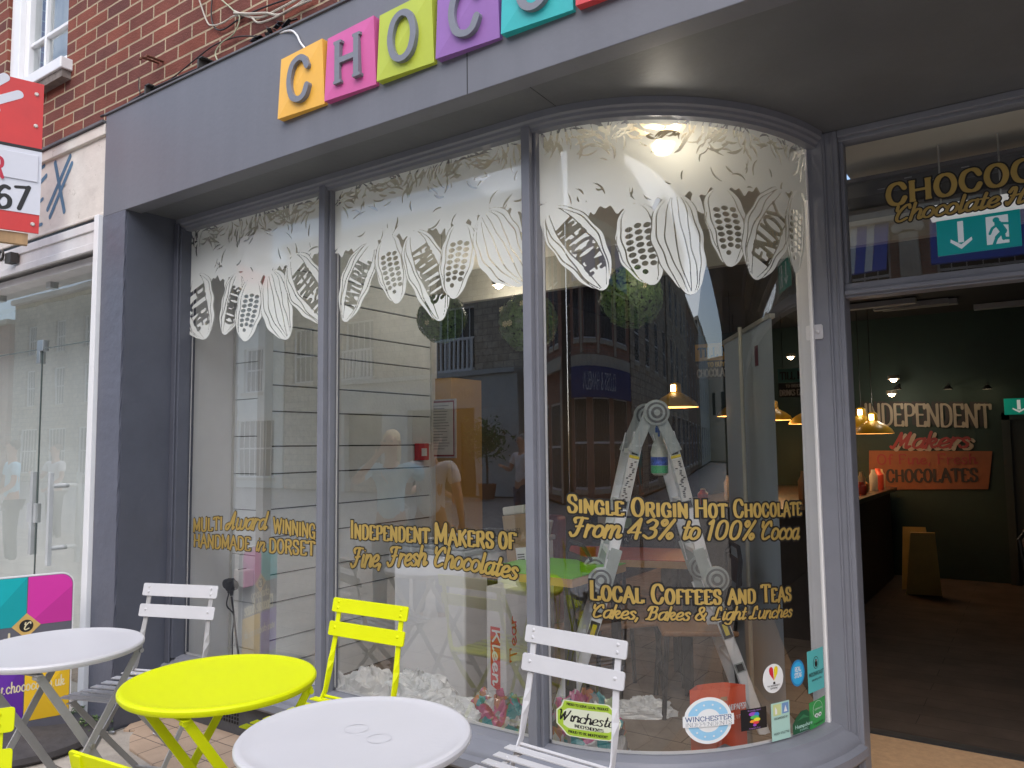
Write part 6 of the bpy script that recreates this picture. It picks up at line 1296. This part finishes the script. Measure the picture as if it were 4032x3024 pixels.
def exit_sign(label, O, W, H, parent=None):
    t = thing('exit_sign', label, 'exit sign', O)
    MB().box(0, W, 0, .02, 0, H).build('panel', mEX, t, bevel=.003); mp = planemap((0, 0, 0), (1, 0, 0), (0, 0, 1))
    P = lambda L: [(x*W, y*H) for x, y in L]
    poly_obj('arrow_shaft', P([(.26, .30), (.33, .30), (.33, .90), (.26, .90)]), mp, mEXW, t, .0015); poly_obj('arrow_head', P([(.17, .42), (.165, .33), (.295, .11), (.43, .33), (.425, .42), (.295, .24)]), mp, mEXW, t, .0018)
    poly_obj('doorway', P([(.60, .12), (.86, .12), (.86, .90), (.60, .90)]), mp, mEXW, t, .0015)
    sg = [(.72, .78, .721, .78, .07), (.74, .68, .80, .45, .075), (.74, .66, .67, .56, .03), (.67, .56, .64, .42, .03), (.76, .68, .87, .64, .03), (.87, .64, .92, .52, .028), (.79, .45, .80, .25, .045), (.80, .25, .92, .22, .035), (.79, .45, .72, .30, .045), (.72, .30, .68, .10, .035)]
    sg = [[a*W, b*H, c*W, d*H, e*H*2.2] for a, b, c, d, e in sg]; F, u0, v0 = seg_field(sg, H/90); field_mesh('running_figure', F, u0, v0, H/90, mp, mEX, t, .003)
    return t
p = PY(2026, 553, 3.62); q = PY(2208, 527, 3.62); tl_ = PY(2024, 478, 3.62)
t = exit_sign('large green exit sign with arrow behind the fanlight', (p[0], 3.62, p[2]), q[0]-p[0], tl_[2]-p[2])
MB().box(-.02, q[0]-p[0]+.06, .0, .06, tl_[2]-p[2]+.012, tl_[2]-p[2]+.07).build('light_box', mat('light_box', (.72, .70, .68), .5, var=0, emit=.25), t, bevel=.003)
MB().tube([(.02, .03, tl_[2]-p[2]+.07), (.02, .03, 2.80-p[2])], .004, 6).tube([(q[0]-p[0]-.06, .03, tl_[2]-p[2]+.07), (q[0]-p[0]-.06, .03, 2.80-p[2])], .004, 6).build('hook', mSTEEL, t)
p = PY(2170, 896, 9.1); exit_sign('small green exit sign deep inside the doorway', (p[0], 9.1, p[2]), .42, .16)
# steel beam and dark strip behind the fanlight
bm = thing('steel_beam', 'perforated grey steel beam behind the fanlight', 'beam', (0, 0, 0)); z_ = [PY(1824, y, 3.75)[2] for y in (394, 402, 436, 463)]
MB().box(-.80, 4, 3.72, 3.90, z_[1], z_[0]).build('top_flange', mat('beam_flange', (.10, .095, .11), .5), bm); MB().box(-.80, 4, 3.76, 3.88, z_[2], z_[1]).build('web', mat('beam_grey', (.10, .10, .105), .4, metal=.3), bm)
MB().box(-.80, 4, 3.72, 3.90, z_[3], z_[2]).build('lower_flange', mat('beam_dark', (.02, .02, .02), .6), bm)
mb = MB(); [mb.box(-.55+k*.11, -.52+k*.11, 3.758, 3.761, z_[2]+.03+.03*(k % 2), z_[2]+.034+.03*(k % 2)) for k in range(30)]; mb.build('slots', mat('slot', (.4, .4, .42), .5), bm)
wf_ = PZ(1968, 1268, FL); t = thing('wet_floor_sign', 'yellow wet floor sign standing by the counter end', 'floor sign', (wf_[0]+.12, wf_[1]-.25, FL), R(15)); mYW = mat('wet_yellow', (.42, .30, .08), .5)
for s in (-1, 1):
    m_ = MB().prism([(-.15, 0), (.15, 0), (.10, .60), (-.10, .60)], -.006, .006).build('panel', mYW, t); m_.rotation_euler.x = R(12)*s; m_.location = (0, -.125*s*-1*-1, 0)
mp = planemap((0, -.135, 0), (1, 0, 0), (0, math.sin(R(12)), math.cos(R(12)))); write('WET', mp, [(-.05, .16), (.05, .16)], .05, mINK, t, off=.006, w=2); write('FLOOR', mp, [(-.08, .10), (.08, .10)], .045, mINK, t, off=.006, w=2)
poly_obj('hazard_figure', [(-.06, .26), (.06, .26), (0, .40)], mp, mINK, t, .006)
for k, (x, y) in enumerate(((.2, 6.6), (.9, 6.9), (.6, 7.9))):
    t = thing('dark_seat', ['dark cafe table just inside the doorway on the right', 'dark cafe table right of the wet floor sign', 'dark cafe table near the inner door'][k], 'table', (x, y, 0))
    MB().box(-.35, .35, -.35, .35, .83, .87).build('top', mat('brown_top', (.22, .10, .06), .5), t); MB().tube([(0, 0, FL), (0, 0, .83)], .04, 10).build('leg', mINK, t)
for k in range(4):
    c = CP+ray((1980, 2000, 2205, 1905)[k], (800, 812, 822, 690)[k])*7.4; t = tag(MB().box(c[0]-.35, c[0]+.3, c[1]-.05, c[1]+.05, 2.84, 2.89).build('ceiling_tube', mat('tube_grey', (.28, .28, .29), .4)), 'unlit ceiling light tube in the dark shop, %s' % ('front one', 'second one', 'right one', 'nearest the door')[k], 'ceiling light')
# ------------------------------------------------------------------ the far side of the street (behind the camera, seen in the glass)
mSTO = brickmat('rubble_stone', (.58, .49, .38), (.44, .37, .28), (.34, .28, .22), bw=.42, rh=.22, ms=.018, bump=.8, dirt=.45)
mRED2 = brickmat('far_red_brick', (.50, .24, .17), (.38, .19, .14), (.40, .32, .25), bw=.24, rh=.08, ms=.008, bump=.3)
mBRN = brickmat('brown_brick', (.38, .26, .19), (.28, .2, .15), (.4, .33, .26), bw=.24, rh=.08, ms=.008, bump=.3)
mGRN = mat('grey_render', (.5, .5, .48), .7, var=.08); mSTN = mat('dressed_stone', (.62, .54, .42), .8, var=.15, vs=4)
def facade(name, label, x0, x1, h, y, wm, wins, shop=None, D=5.0, frame=mWHITE, glassm=mSKYW):
    """wins: (cx, z0, w, h); a wall built round real openings"""
    t = thing(name, label, 'building', (0, 0, 0)); xs = sorted({x0, x1, *[c-w_/2 for c, _, w_, _ in wins], *[c+w_/2 for c, _, w_, _ in wins]}); zs = sorted({0, h, *[z for _, z, _, _ in wins], *[z+q for _, z, _, q in wins]})
    mb = MB()
    for a, b in zip(xs[:-1], xs[1:]):
        run = None
        for c, d in zip(zs[:-1], zs[1:]):
            hole = any(cc-w_/2-1e-6 <= a and b <= cc+w_/2+1e-6 and z-1e-6 <= c and d <= z+q+1e-6 for cc, z, w_, q in wins)
            if hole:
                if run: mb.box(a, b, y-.3, y, run[0], run[1]); run = None
            else: run = (run[0], d) if run else (c, d)
        if run: mb.box(a, b, y-.3, y, run[0], run[1])
    mb.build('wall', wm, t, fix=False); MB().box(x0+.01, x1-.01, y-D, y-.5, 0, h-.02).build('inner_block', mDW, t); MB().box(x0-.05, x1+.05, y-D, y+.25, h, h+.25).build('cornice', mSTN, t)
    for cx, z, w_, q in wins:
        f = MB(); e = .06
        f.box(cx-w_/2, cx-w_/2+e, y-.2, y-.1, z, z+q).box(cx+w_/2-e, cx+w_/2, y-.2, y-.1, z, z+q).box(cx-w_/2+e, cx+w_/2-e, y-.2, y-.1, z, z+e).box(cx-w_/2+e, cx+w_/2-e, y-.2, y-.1, z+q-e, z+q)
        f.box(cx-w_/2+e, cx+w_/2-e, y-.19, y-.12, z+q/2-.03, z+q/2+.03)
        k = max(1, int(w_/.35))
        for i in range(1, k+1): xx = cx-w_/2+w_*i/(k+1); f.box(xx-.014, xx+.014, y-.185, y-.13, z+e, z+q-e)
        fo = f.build('window', frame, t); MB().box(cx-w_/2, cx+w_/2, y-.17, y-.16, z, z+q).build('pane', glassm, fo); MB().box(cx-w_/2-.08, cx+w_/2+.08, y-.1, y+.08, z-.12, z-.002).build('sill', mSTN, fo)
    return t
YS = -14.4
B1 = facade('stone_restaurant', 'stone restaurant with a grey shop front and white balustrades across the street', -24, -12.9, 9.2, YS, mSTO, [(-15.6, 4.0, 1.5, 2.1), (-20.0, 4.0, 1.5, 2.1), (-23, 4.0, 1.2, 2.1), (-15.6, 7.0, 1.2, 1.5), (-20, 7.0, 1.2, 1.5)])
for cx in (-15.6, -20.0):
    bl = MB().box(cx-.75, cx+.75, YS+.05, YS+.15, 4.95, 5.02).box(cx-.75, cx+.75, YS+.05, YS+.15, 3.95, 4.02)
    for i in range(9): bl.box(cx-.72+i*.175, cx-.66+i*.175, YS+.07, YS+.13, 4.02, 4.95)
    bl.build('balustrade', mWHITE, B1)
sh = MB().box(-20.8, -12.95, YS, YS+.3, 2.75, 3.75).box(-20.8, -20.4, YS, YS+.3, 0, 2.75).box(-18.6, -17.4, YS, YS+.3, 0, 2.75).box(-14.6, -12.95, YS, YS+.3, 0, 2.75).box(-20.8, -12.95, YS, YS+.45, 3.75, 3.9)
sh.build('shopfront', mGRN, B1, bevel=.01); MB().box(-20.4, -18.6, YS+.02, YS+.06, .5, 2.75).box(-17.4, -14.6, YS+.02, YS+.06, 0, 2.75).build('shop_glass', mat('far_glass', (.03, .035, .035), .1), B1)
MB().box(-16.2, -15.3, YS+.08, YS+.14, 0, 2.3).build('door', mat('far_door', (.10, .05, .04), .5), B1)
fmp = planemap((0, YS+.31, 0), (-1, 0, 0), (0, 0, 1))
write('RICK STEIN', fmp, [(14.7, 3.02), (17.0, 3.02)], .30, mat('far_letters', (.66, .62, .52), .5), B1, off=.02, w=1.0)
facade('yellow_shop', 'cream rendered house with large shop windows, left end of the far row', -34, -24.1, 8.5, YS, mCREAM, [(-26, 3.8, 1.2, 1.8), (-29, 3.8, 1.2, 1.8), (-32, 3.8, 1.2, 1.8), (-29, .4, 3, 2.3), (-25.8, .4, 2.4, 2.3)])
# corner building with bowed windows
B2 = facade('corner_building', 'red brick corner building with tall barred windows beside the restaurant', -12.7, -7.0, 10, YS, mRED2, [(-11.6, 4.3, 1.1, 3.6), (-10.0, 4.3, 1.1, 3.6), (-8.4, 4.3, 1.1, 3.6), (-11.6, .3, 1.6, 2.4), (-8.9, .3, 2.6, 2.4)])
MB().box(-12.6, -7.1, YS, YS+.5, 3.55, 3.9).box(-12.6, -12.2, YS, YS+.3, 0, 3.55).box(-7.5, -7.1, YS, YS+.3, 0, 3.55).build('stone_band', mSTN, B2)
mb = MB()
for i in range(13): z = 3.95+.0+i*.42; mb.box(-12.72, -12.3, YS-.02, YS+.06, z, z+.3)
mb.build('quoins', mSTN, B2)
facade('brown_house', 'brown brick house standing behind the corner building', -7.0, -4.9, 9.5, YS-6, mBRN, [(-6.2, 3.9, .8, 1.6), (-6.2, 6.4, .8, 1.5)])
B3 = facade('columned_building', 'red brick building with stone columns, blue awnings and a navy shop sign', -4.8, 8, 11, YS, mRED2, [(-3.55, 4.3, 1.3, 2.9), (-.6, 4.3, 2.6, 2.9), (2.9, 4.3, 2.6, 2.9), (6.2, 4.3, 2.2, 2.9), (-2.9, .4, 2.6, 2.4), (1.5, .4, 3.4, 2.4), (5.6, .4, 3, 2.4)])
for cx in (-2.45, 1.15, 4.75):
    mb = MB().box(cx-.22, cx+.22, YS, YS+.16, 3.9, 6.75).box(cx-.30, cx+.30, YS, YS+.22, 6.98, 7.06)
    for k in range(5): mb.box(cx-.20+k*.09, cx-.165+k*.09, YS+.16, YS+.185, 4.0, 6.72)
    for s in (-1, 1): mb.lathe([(.13, YS+.0), (.13, YS+.24), (.09, YS+.26), (.04, YS+.27)], 20, (cx+s*.25, 0, 6.86), 'y')
    mb.box(cx-.25, cx+.25, YS, YS+.2, 6.80, 6.97); mb.build('column', mSTN, B3)
mAW = mat('awning_blue', (.03, .08, .42), .6); mAWW = mat('awning_white', (.62, .62, .60), .6)
for cx, w_ in ((-3.55, 1.3), (-.6, 2.7), (2.9, 2.7), (6.2, 2.3)):
    mb = MB().add([(cx-w_/2, YS+.05, 7.2), (cx+w_/2, YS+.05, 7.2), (cx+w_/2, YS+.75, 5.75), (cx-w_/2, YS+.75, 5.75), (cx-w_/2, YS+.02, 7.16), (cx+w_/2, YS+.02, 7.16), (cx+w_/2, YS+.72, 5.72), (cx-w_/2, YS+.72, 5.72)], [(0, 1, 2, 3), (7, 6, 5, 4), (0, 3, 7, 4), (1, 5, 6, 2), (3, 2, 6, 7)])
    aw = mb.build('awning', mAW, B3)
    if w_ < 2:
        mb = MB()
        for dx in (-.28, .14): mb.add([(cx+dx, YS+.053, 7.205), (cx+dx+.18, YS+.053, 7.205), (cx+dx+.18, YS+.757, 5.755), (cx+dx, YS+.757, 5.755)], [(0, 1, 2, 3)])
        mb.build('stripe', mAWW, aw, fix=False)
MB().box(-4.8, 8, YS, YS+.3, 7.1, 7.45).box(-4.8, 8, YS, YS+.25, 3.55, 3.85).build('stone_band', mSTN, B3); MB().box(-4.75, 7.95, YS+.3, YS+.4, 2.75, 3.54).build('shop_fascia', mat('navy_sign', (.05, .06, .20), .5), B3)
write('CLOSS & HAMBLIN', planemap((0, YS+.4, 0), (-1, 0, 0), (0, 0, 1)), [(-4.6, 2.95), (2.2, 2.95)], .42, mSW, B3, off=.02, w=1.1)
facade('side_house', 'pale stone house at the right end of the far row', 8.3, 20, 9.5, YS, mSTO, [(10, 4, 1.2, 1.8), (13, 4, 1.2, 1.8), (16, 4, 1.2, 1.8), (19, 4, 1.2, 1.8), (10, .3, 2, 2.4), (14, .3, 3, 2.4), (18, .3, 2, 2.4)])
W4 = lambda c: [(x, z, 1.1, h) for x in c for z, h in ((3.9, 1.9), (6.6, 1.6))]+[(x, .4, 1.9, 2.3) for x in c]
facade('gothic_house', 'tall stone house with paired windows, second beyond the columned building', 20.1, 32, 11, YS+.4, mSTO, W4((22, 25, 28, 30.5)))
facade('gothic_house', 'brown brick house, third beyond the columned building', 32.1, 46, 9, YS, mBRN, W4((34, 37, 40, 43.5)))
facade('gothic_house', 'cream rendered house, last of the far row on the right', 46.1, 64, 10, YS, mCREAM, W4((48, 52, 56, 60)))
facade('left_house', 'rubble stone house, third from the left end of the far row', -46, -34.1, 9.5, YS, mSTO, W4((-44, -41, -38, -35.5)))
facade('left_house', 'red brick house, second from the left end of the far row', -60, -46.1, 8.5, YS+.2, mRED2, W4((-58, -55, -52, -48.5)))
for x_, l_ in ((66, 'pale house closing the right end of the street'), (-64, 'pale house closing the left end of the street')):
    t = thing('end_house', l_, 'building', (x_, -6, 0)); MB().box(-2, 2, -10, 10, 0, 9).build('wall', mSTN, t); MB().box(-2.05, 2.05, -6, -4, 4, 6).box(-2.05, 2.05, 0, 2, 4, 6).build('window', mSKYW, t)
facade('near_house', 'brown brick house along our side of the street, right of the shop', 6.2, 20, 9.0, 2.6, mBRN, [], D=-1)
# olive tree in a pot by the restaurant
tr = thing('potted_olive', 'small potted olive tree by the restaurant door across the street', 'tree', (-13.4, YS+1.3, 0))
MB().lathe([(.22, .001), (.3, .45), (.27, .45), (.01, .4)], 24).build('pot', mat('clay', (.3, .12, .06), .8), tr, smooth=True); MB().tube([(0, 0, .4), (.03, .02, .9), (0, 0, 1.5)], [.04, .035, .03], 8).build('trunk', mat('bark', (.12, .09, .06), .9), tr)
rd = np.random.RandomState(3); n = 900; c = rd.normal(0, .26, (n, 3))+np.array([0, 0, 1.75]); t1 = rd.normal(size=(n, 3))*.05; t2 = rd.normal(size=(n, 3))*.02
rawmesh('crown', np.stack([c-t1, c+t2, c+t1, c-t2], 1).reshape(-1, 3), [np.arange(n*4).reshape(-1, 4)], mLEAF, tr)
# ------------------------------------------------------------------ people
mSK = mat('skin', (.50, .28, .19), .5, var=.04, sss=1); mSHOE = mat('shoe', (.03, .025, .02), .5)
def skin(name, V, E, rad, m, parent, sub=2, root=0):
    me = bpy.data.meshes.new(name); me.from_pydata([tuple(v) for v in V], E, []); me.update(); o = bpy.data.objects.new(name, me); COL.objects.link(o); o.parent = parent
    mod = o.modifiers.new('skin', 'SKIN'); mod.use_smooth_shade = True; mod.branch_smoothing = .4
    if not me.skin_vertices: me.attributes.new('skin', 'FLOAT', 'POINT')
    for i, r_ in enumerate(rad): sv = me.skin_vertices[0].data[i]; sv.radius = (r_, r_) if not isinstance(r_, tuple) else r_; sv.use_root = (i == root)
    s = o.modifiers.new('sub', 'SUBSURF'); s.levels = sub; s.render_levels = sub; me.materials.append(m); return o
def person(label, loc, rz, shirt, legs, hair, arms, scale=1.0, longhair=False, bag=None, sit=False):
    t = thing('person', label, 'person', loc, rz); t.scale = (scale,)*3
    J = {'pel': (0, 0, .96), 'waist': (0, .0, 1.10), 'chest': (0, .01, 1.30), 'neck': (0, .0, 1.47), 'nk2': (0, -.01, 1.53), 'head': (0, -.025, 1.63), 'top': (0, -.015, 1.71)}
    def arm(s, k): 
        sh = (s*.18, .0, 1.42)
        if k == 'down': return [sh, (s*.25, .03, 1.14), (s*.27, -.05, .90)]
        if k == 'phone': return [sh, (s*.23, -.08, 1.17), (s*.09, -.30, 1.24)]
        if k == 'face': return [sh, (s*.27, -.20, 1.30), (s*.07, -.22, 1.52)]
        if k == 'back': return [sh, (s*.34, .20, 1.24), (s*.45, .42, 1.14)]
        return [sh, (s*.24, -.05, 1.15), (s*.16, -.22, 1.02)]
    V = [J['pel'], J['waist'], J['chest'], J['neck'], J['nk2'], J['head'], J['top']]; rad = [(.125, .105), (.115, .09), (.135, .10), (.055, .055), (.05, .052), (.078, .095), (.055, .07)]; E = [(0, 1), (1, 2), (2, 3), (3, 4), (4, 5), (5, 6)]
    def chain(frm, pts, rs):
        p = frm
        for q, r_ in zip(pts, rs): V.append(q); rad.append(r_); E.append((p, len(V)-1)); p = len(V)-1
        return p
    A = {}
    for s in (-1, 1):
        A[s] = arm(s, arms[0 if s < 0 else 1]); e = chain(2, A[s], [.055, .042, .026])
        w_ = Vector(A[s][2]); d = (w_-Vector(A[s][1])).normalized(); sd_ = d.cross(Vector((0, 1, 0.3))).normalized(); palm = w_+d*.055; pi_ = chain(e, [palm], [(.034, .018)])
        nrm_ = d.cross(sd_).normalized()
        for f in range(4):
            b = palm+sd_*(f-1.5)*.019+d*.02; L_ = (.032, .038, .036, .028)[f]; chain(pi_, [b+d*L_*.6, b+d*L_*1.3+nrm_*.012, b+d*L_*1.7+nrm_*.028], [.0085, .008, .007])
        tb = w_+d*.02+sd_*-.03; chain(e, [tb, tb+d*.03-sd_*.014+nrm_*.01], [.010, .0085])
        chain(0, [(s*.10, -.08, .93), (s*.13, -.46, .95), (s*.13, -.42, .57), (s*.135, -.54, .525)] if sit else [(s*.09, 0, .90), (s*.10, -.01, .50), (s*.10, .02, .10), (s*.105, -.11, .045)], [.085, .055, .038, .032])
    body = skin('body', V, E, rad, mSK, t)
    # face
    fc = MB().lathe([(.012, .0), (.010, -.012), (.004, -.026)], 10, (0, -.108, 1.622), 'y'); fc.build('nose', mSK, body, smooth=True)
    for s in (-1, 1):
        MB().lathe([(.001, -.005), (.010, -.003), (.012, 0)], 10, (s*.032, -.108, 1.648), 'y').build('eye', mINK, body, smooth=True); MB().lathe([(.005, -.012), (.016, -.006), (.018, .006), (.006, .012)], 10, (s*.083, -.01, 1.635), 'x').build('ear', mSK, body, smooth=True)
    MB().box(-.022, .022, -.114, -.106, 1.583, 1.590).build('mouth', mat('lips', (.30, .09, .08), .5), body, bevel=.003)
    # clothes
    SV = [(0, 0, .93), J['waist'], J['chest'], (0, .0, 1.455)]; SR = [(.150, .125), (.140, .112), (.155, .12), (.075, .07)]; SE = [(0, 1), (1, 2), (2, 3)]
    for s in (-1, 1): k = len(SV); mid = tuple((a*.35+b*.65) for a, b in zip(A[s][0], A[s][1])); SV += [A[s][0], mid]; SR += [.072, .064]; SE += [(2, k), (k, k+1)]
    skin('shirt', SV, SE, SR, shirt, t)
    TV = [(0, 0, .97)]; TR = [(.138, .118)]; TE = []
    for s in (-1, 1): k = len(TV); TV += [(s*.10, -.08, .93), (s*.13, -.46, .95), (s*.13, -.42, .59)] if sit else [(s*.09, 0, .86), (s*.10, -.01, .50), (s*.10, .02, .12)]; TR += [.098, .070, .058]; TE += [(0, k), (k, k+1), (k+1, k+2)]
    skin('trousers', TV, TE, TR, legs, t)
    qy, qz = (-.43, .48) if sit else (0, 0)
    for s in (-1, 1): skin('shoe', [(s*.10, .04+qy, .05+qz), (s*.103, -.06+qy, .045+qz), (s*.107, -.15+qy, .035+qz)], [(0, 1), (1, 2)], [.045, .045, .035], mSHOE, t, 1)
    HV = [(0, .03, 1.60), (0, .02, 1.69), (0, -.03, 1.735)]; HR = [(.085, .075), (.088, .09), (.06, .06)]; HE = [(0, 1), (1, 2)]
    if longhair: HV += [(0, .09, 1.50), (0, .10, 1.40)]; HR += [(.075, .04), (.05, .025)]; HE += [(0, 3), (3, 4)]
    skin('hair', HV, HE, HR, hair, t)
    if bag: MB().box(-.13, .13, .06, .14, .80, 1.05).build('shoulder_bag', bag, t, bevel=.02); MB().tube([(.1, .1, 1.05), (.12, .05, 1.46), (.05, -.12, 1.35), (-.15, .05, 1.05)], .008, 6).build('bag_strap', bag, t)
    return t
cl = lambda n_, c: mat(n_, c, .8, var=.08, vs=12, bump=.2, bs=30)
mLB = cl('light_blue_cotton', (.42, .70, .86)); mGT = cl('grey_cotton', (.70, .72, .74)); mWT = cl('white_cotton', (.70, .70, .72)); mTL = cl('teal_cotton', (.05, .36, .42)); mJN = cl('denim', (.07, .10, .18)); mBKT = cl('black_cloth', (.03, .03, .035)); mKH = cl('khaki', (.3, .25, .17))
mBLD = mat('blond_hair', (.82, .68, .44), .6, var=.3, vs=50, streak=True); mBRH = mat('brown_hair', (.07, .04, .02), .6, var=.3, vs=50); mGRH = mat('grey_hair', (.25, .24, .23), .6, var=.3, vs=50)
def mirror_at(px, py, Z, Y=2.565): p = CP+ray(px, py)*Z; return (p[0], 2*Y-p[1])
p = mirror_at(845, 965, 6.6); person('person in a light blue top with blond hair, hand raised to the face', (p[0], p[1], .0), R(150), mLB, mJN, mBLD, ('back', 'face'), .97, True, bag=mWT)
p = mirror_at(930, 985, 6.7); person('person in a pale grey T-shirt holding a phone near the kerb', (p[0], p[1], .0), R(-30), mGT, mJN, mBRH, ('phone', 'down'), .98)
p = mirror_at(1128, 985, 12.5); person('person in a white T-shirt and blue jeans across the street', (p[0], p[1], -.04), R(200), mWT, mJN, mGRH, ('down', 'phone'), 1.02)
person('person in a turquoise shirt walking near the doorway', (2.6, -3.2, .0), R(170), mTL, mKH, mBRH, ('down', 'fold'), 1.0)
p = mirror_at(28, 1000, 10.5, 2.35); person('person in a light blue shirt and black trousers walking on the left', (p[0], p[1], -.04), R(190), mLB, mBKT, mBRH, ('fold', 'fold'), 1.0)
p = mirror_at(120, 1010, 13, 2.35); person('person in a pale patterned shirt looking down, further off', (p[0], p[1], -.04), R(170), mWT, mBKT, mBRH, ('fold', 'phone'), .98)
# bicycle stand across the pavement
tag(MB().tube([(-7.2, -3.2, -.04), (-7.2, -3.2, .70), (-7.14, -3.2, .78), (-6.6, -3.2, .78), (-6.54, -3.2, .70), (-6.54, -3.2, -.04)], .025, 10).build('bicycle_stand', mSTEEL, None, smooth=True), 'steel hoop bicycle stand on the pavement', 'bicycle stand')
person('person in a dusky pink top sitting at the table deep inside the doorway', (.42, 6.75, FL-.48), R(115), cl('dusky_pink', (.30, .12, .10)), mBKT, mBRH, ('fold', 'fold'), 1.0, True, sit=True)
for k, (x, y, a_) in enumerate(((.42, 6.75, 115), (.15, 5.9, 60), (1.2, 7.4, -80))):
    t = thing('bentwood_chair', ['dark chair under the person in the dusky pink top', 'empty dark chair nearest the doorway on the right', 'empty dark chair furthest right inside'][k], 'chair', (x, y, 0), R(a_), 'dark chairs beyond the doorway')
    MB().box(-.2, .2, -.2, .2, FL+.42, FL+.45).build('seat', mDW, t, bevel=.01)
    for sx in (-1, 1):
        for sy in (-1, 1): MB().tube([(sx*.17, sy*.17, FL+.42), (sx*.2, sy*.2, FL)], .013, 8).build('leg', mINK, t)
    MB().tube([(-.18, .19, FL+.45), (-.18, .24, FL+.8), (0, .26, FL+.9), (.18, .24, FL+.8), (.18, .19, FL+.45)], .013, 8).build('back_frame', mINK, t, smooth=True)
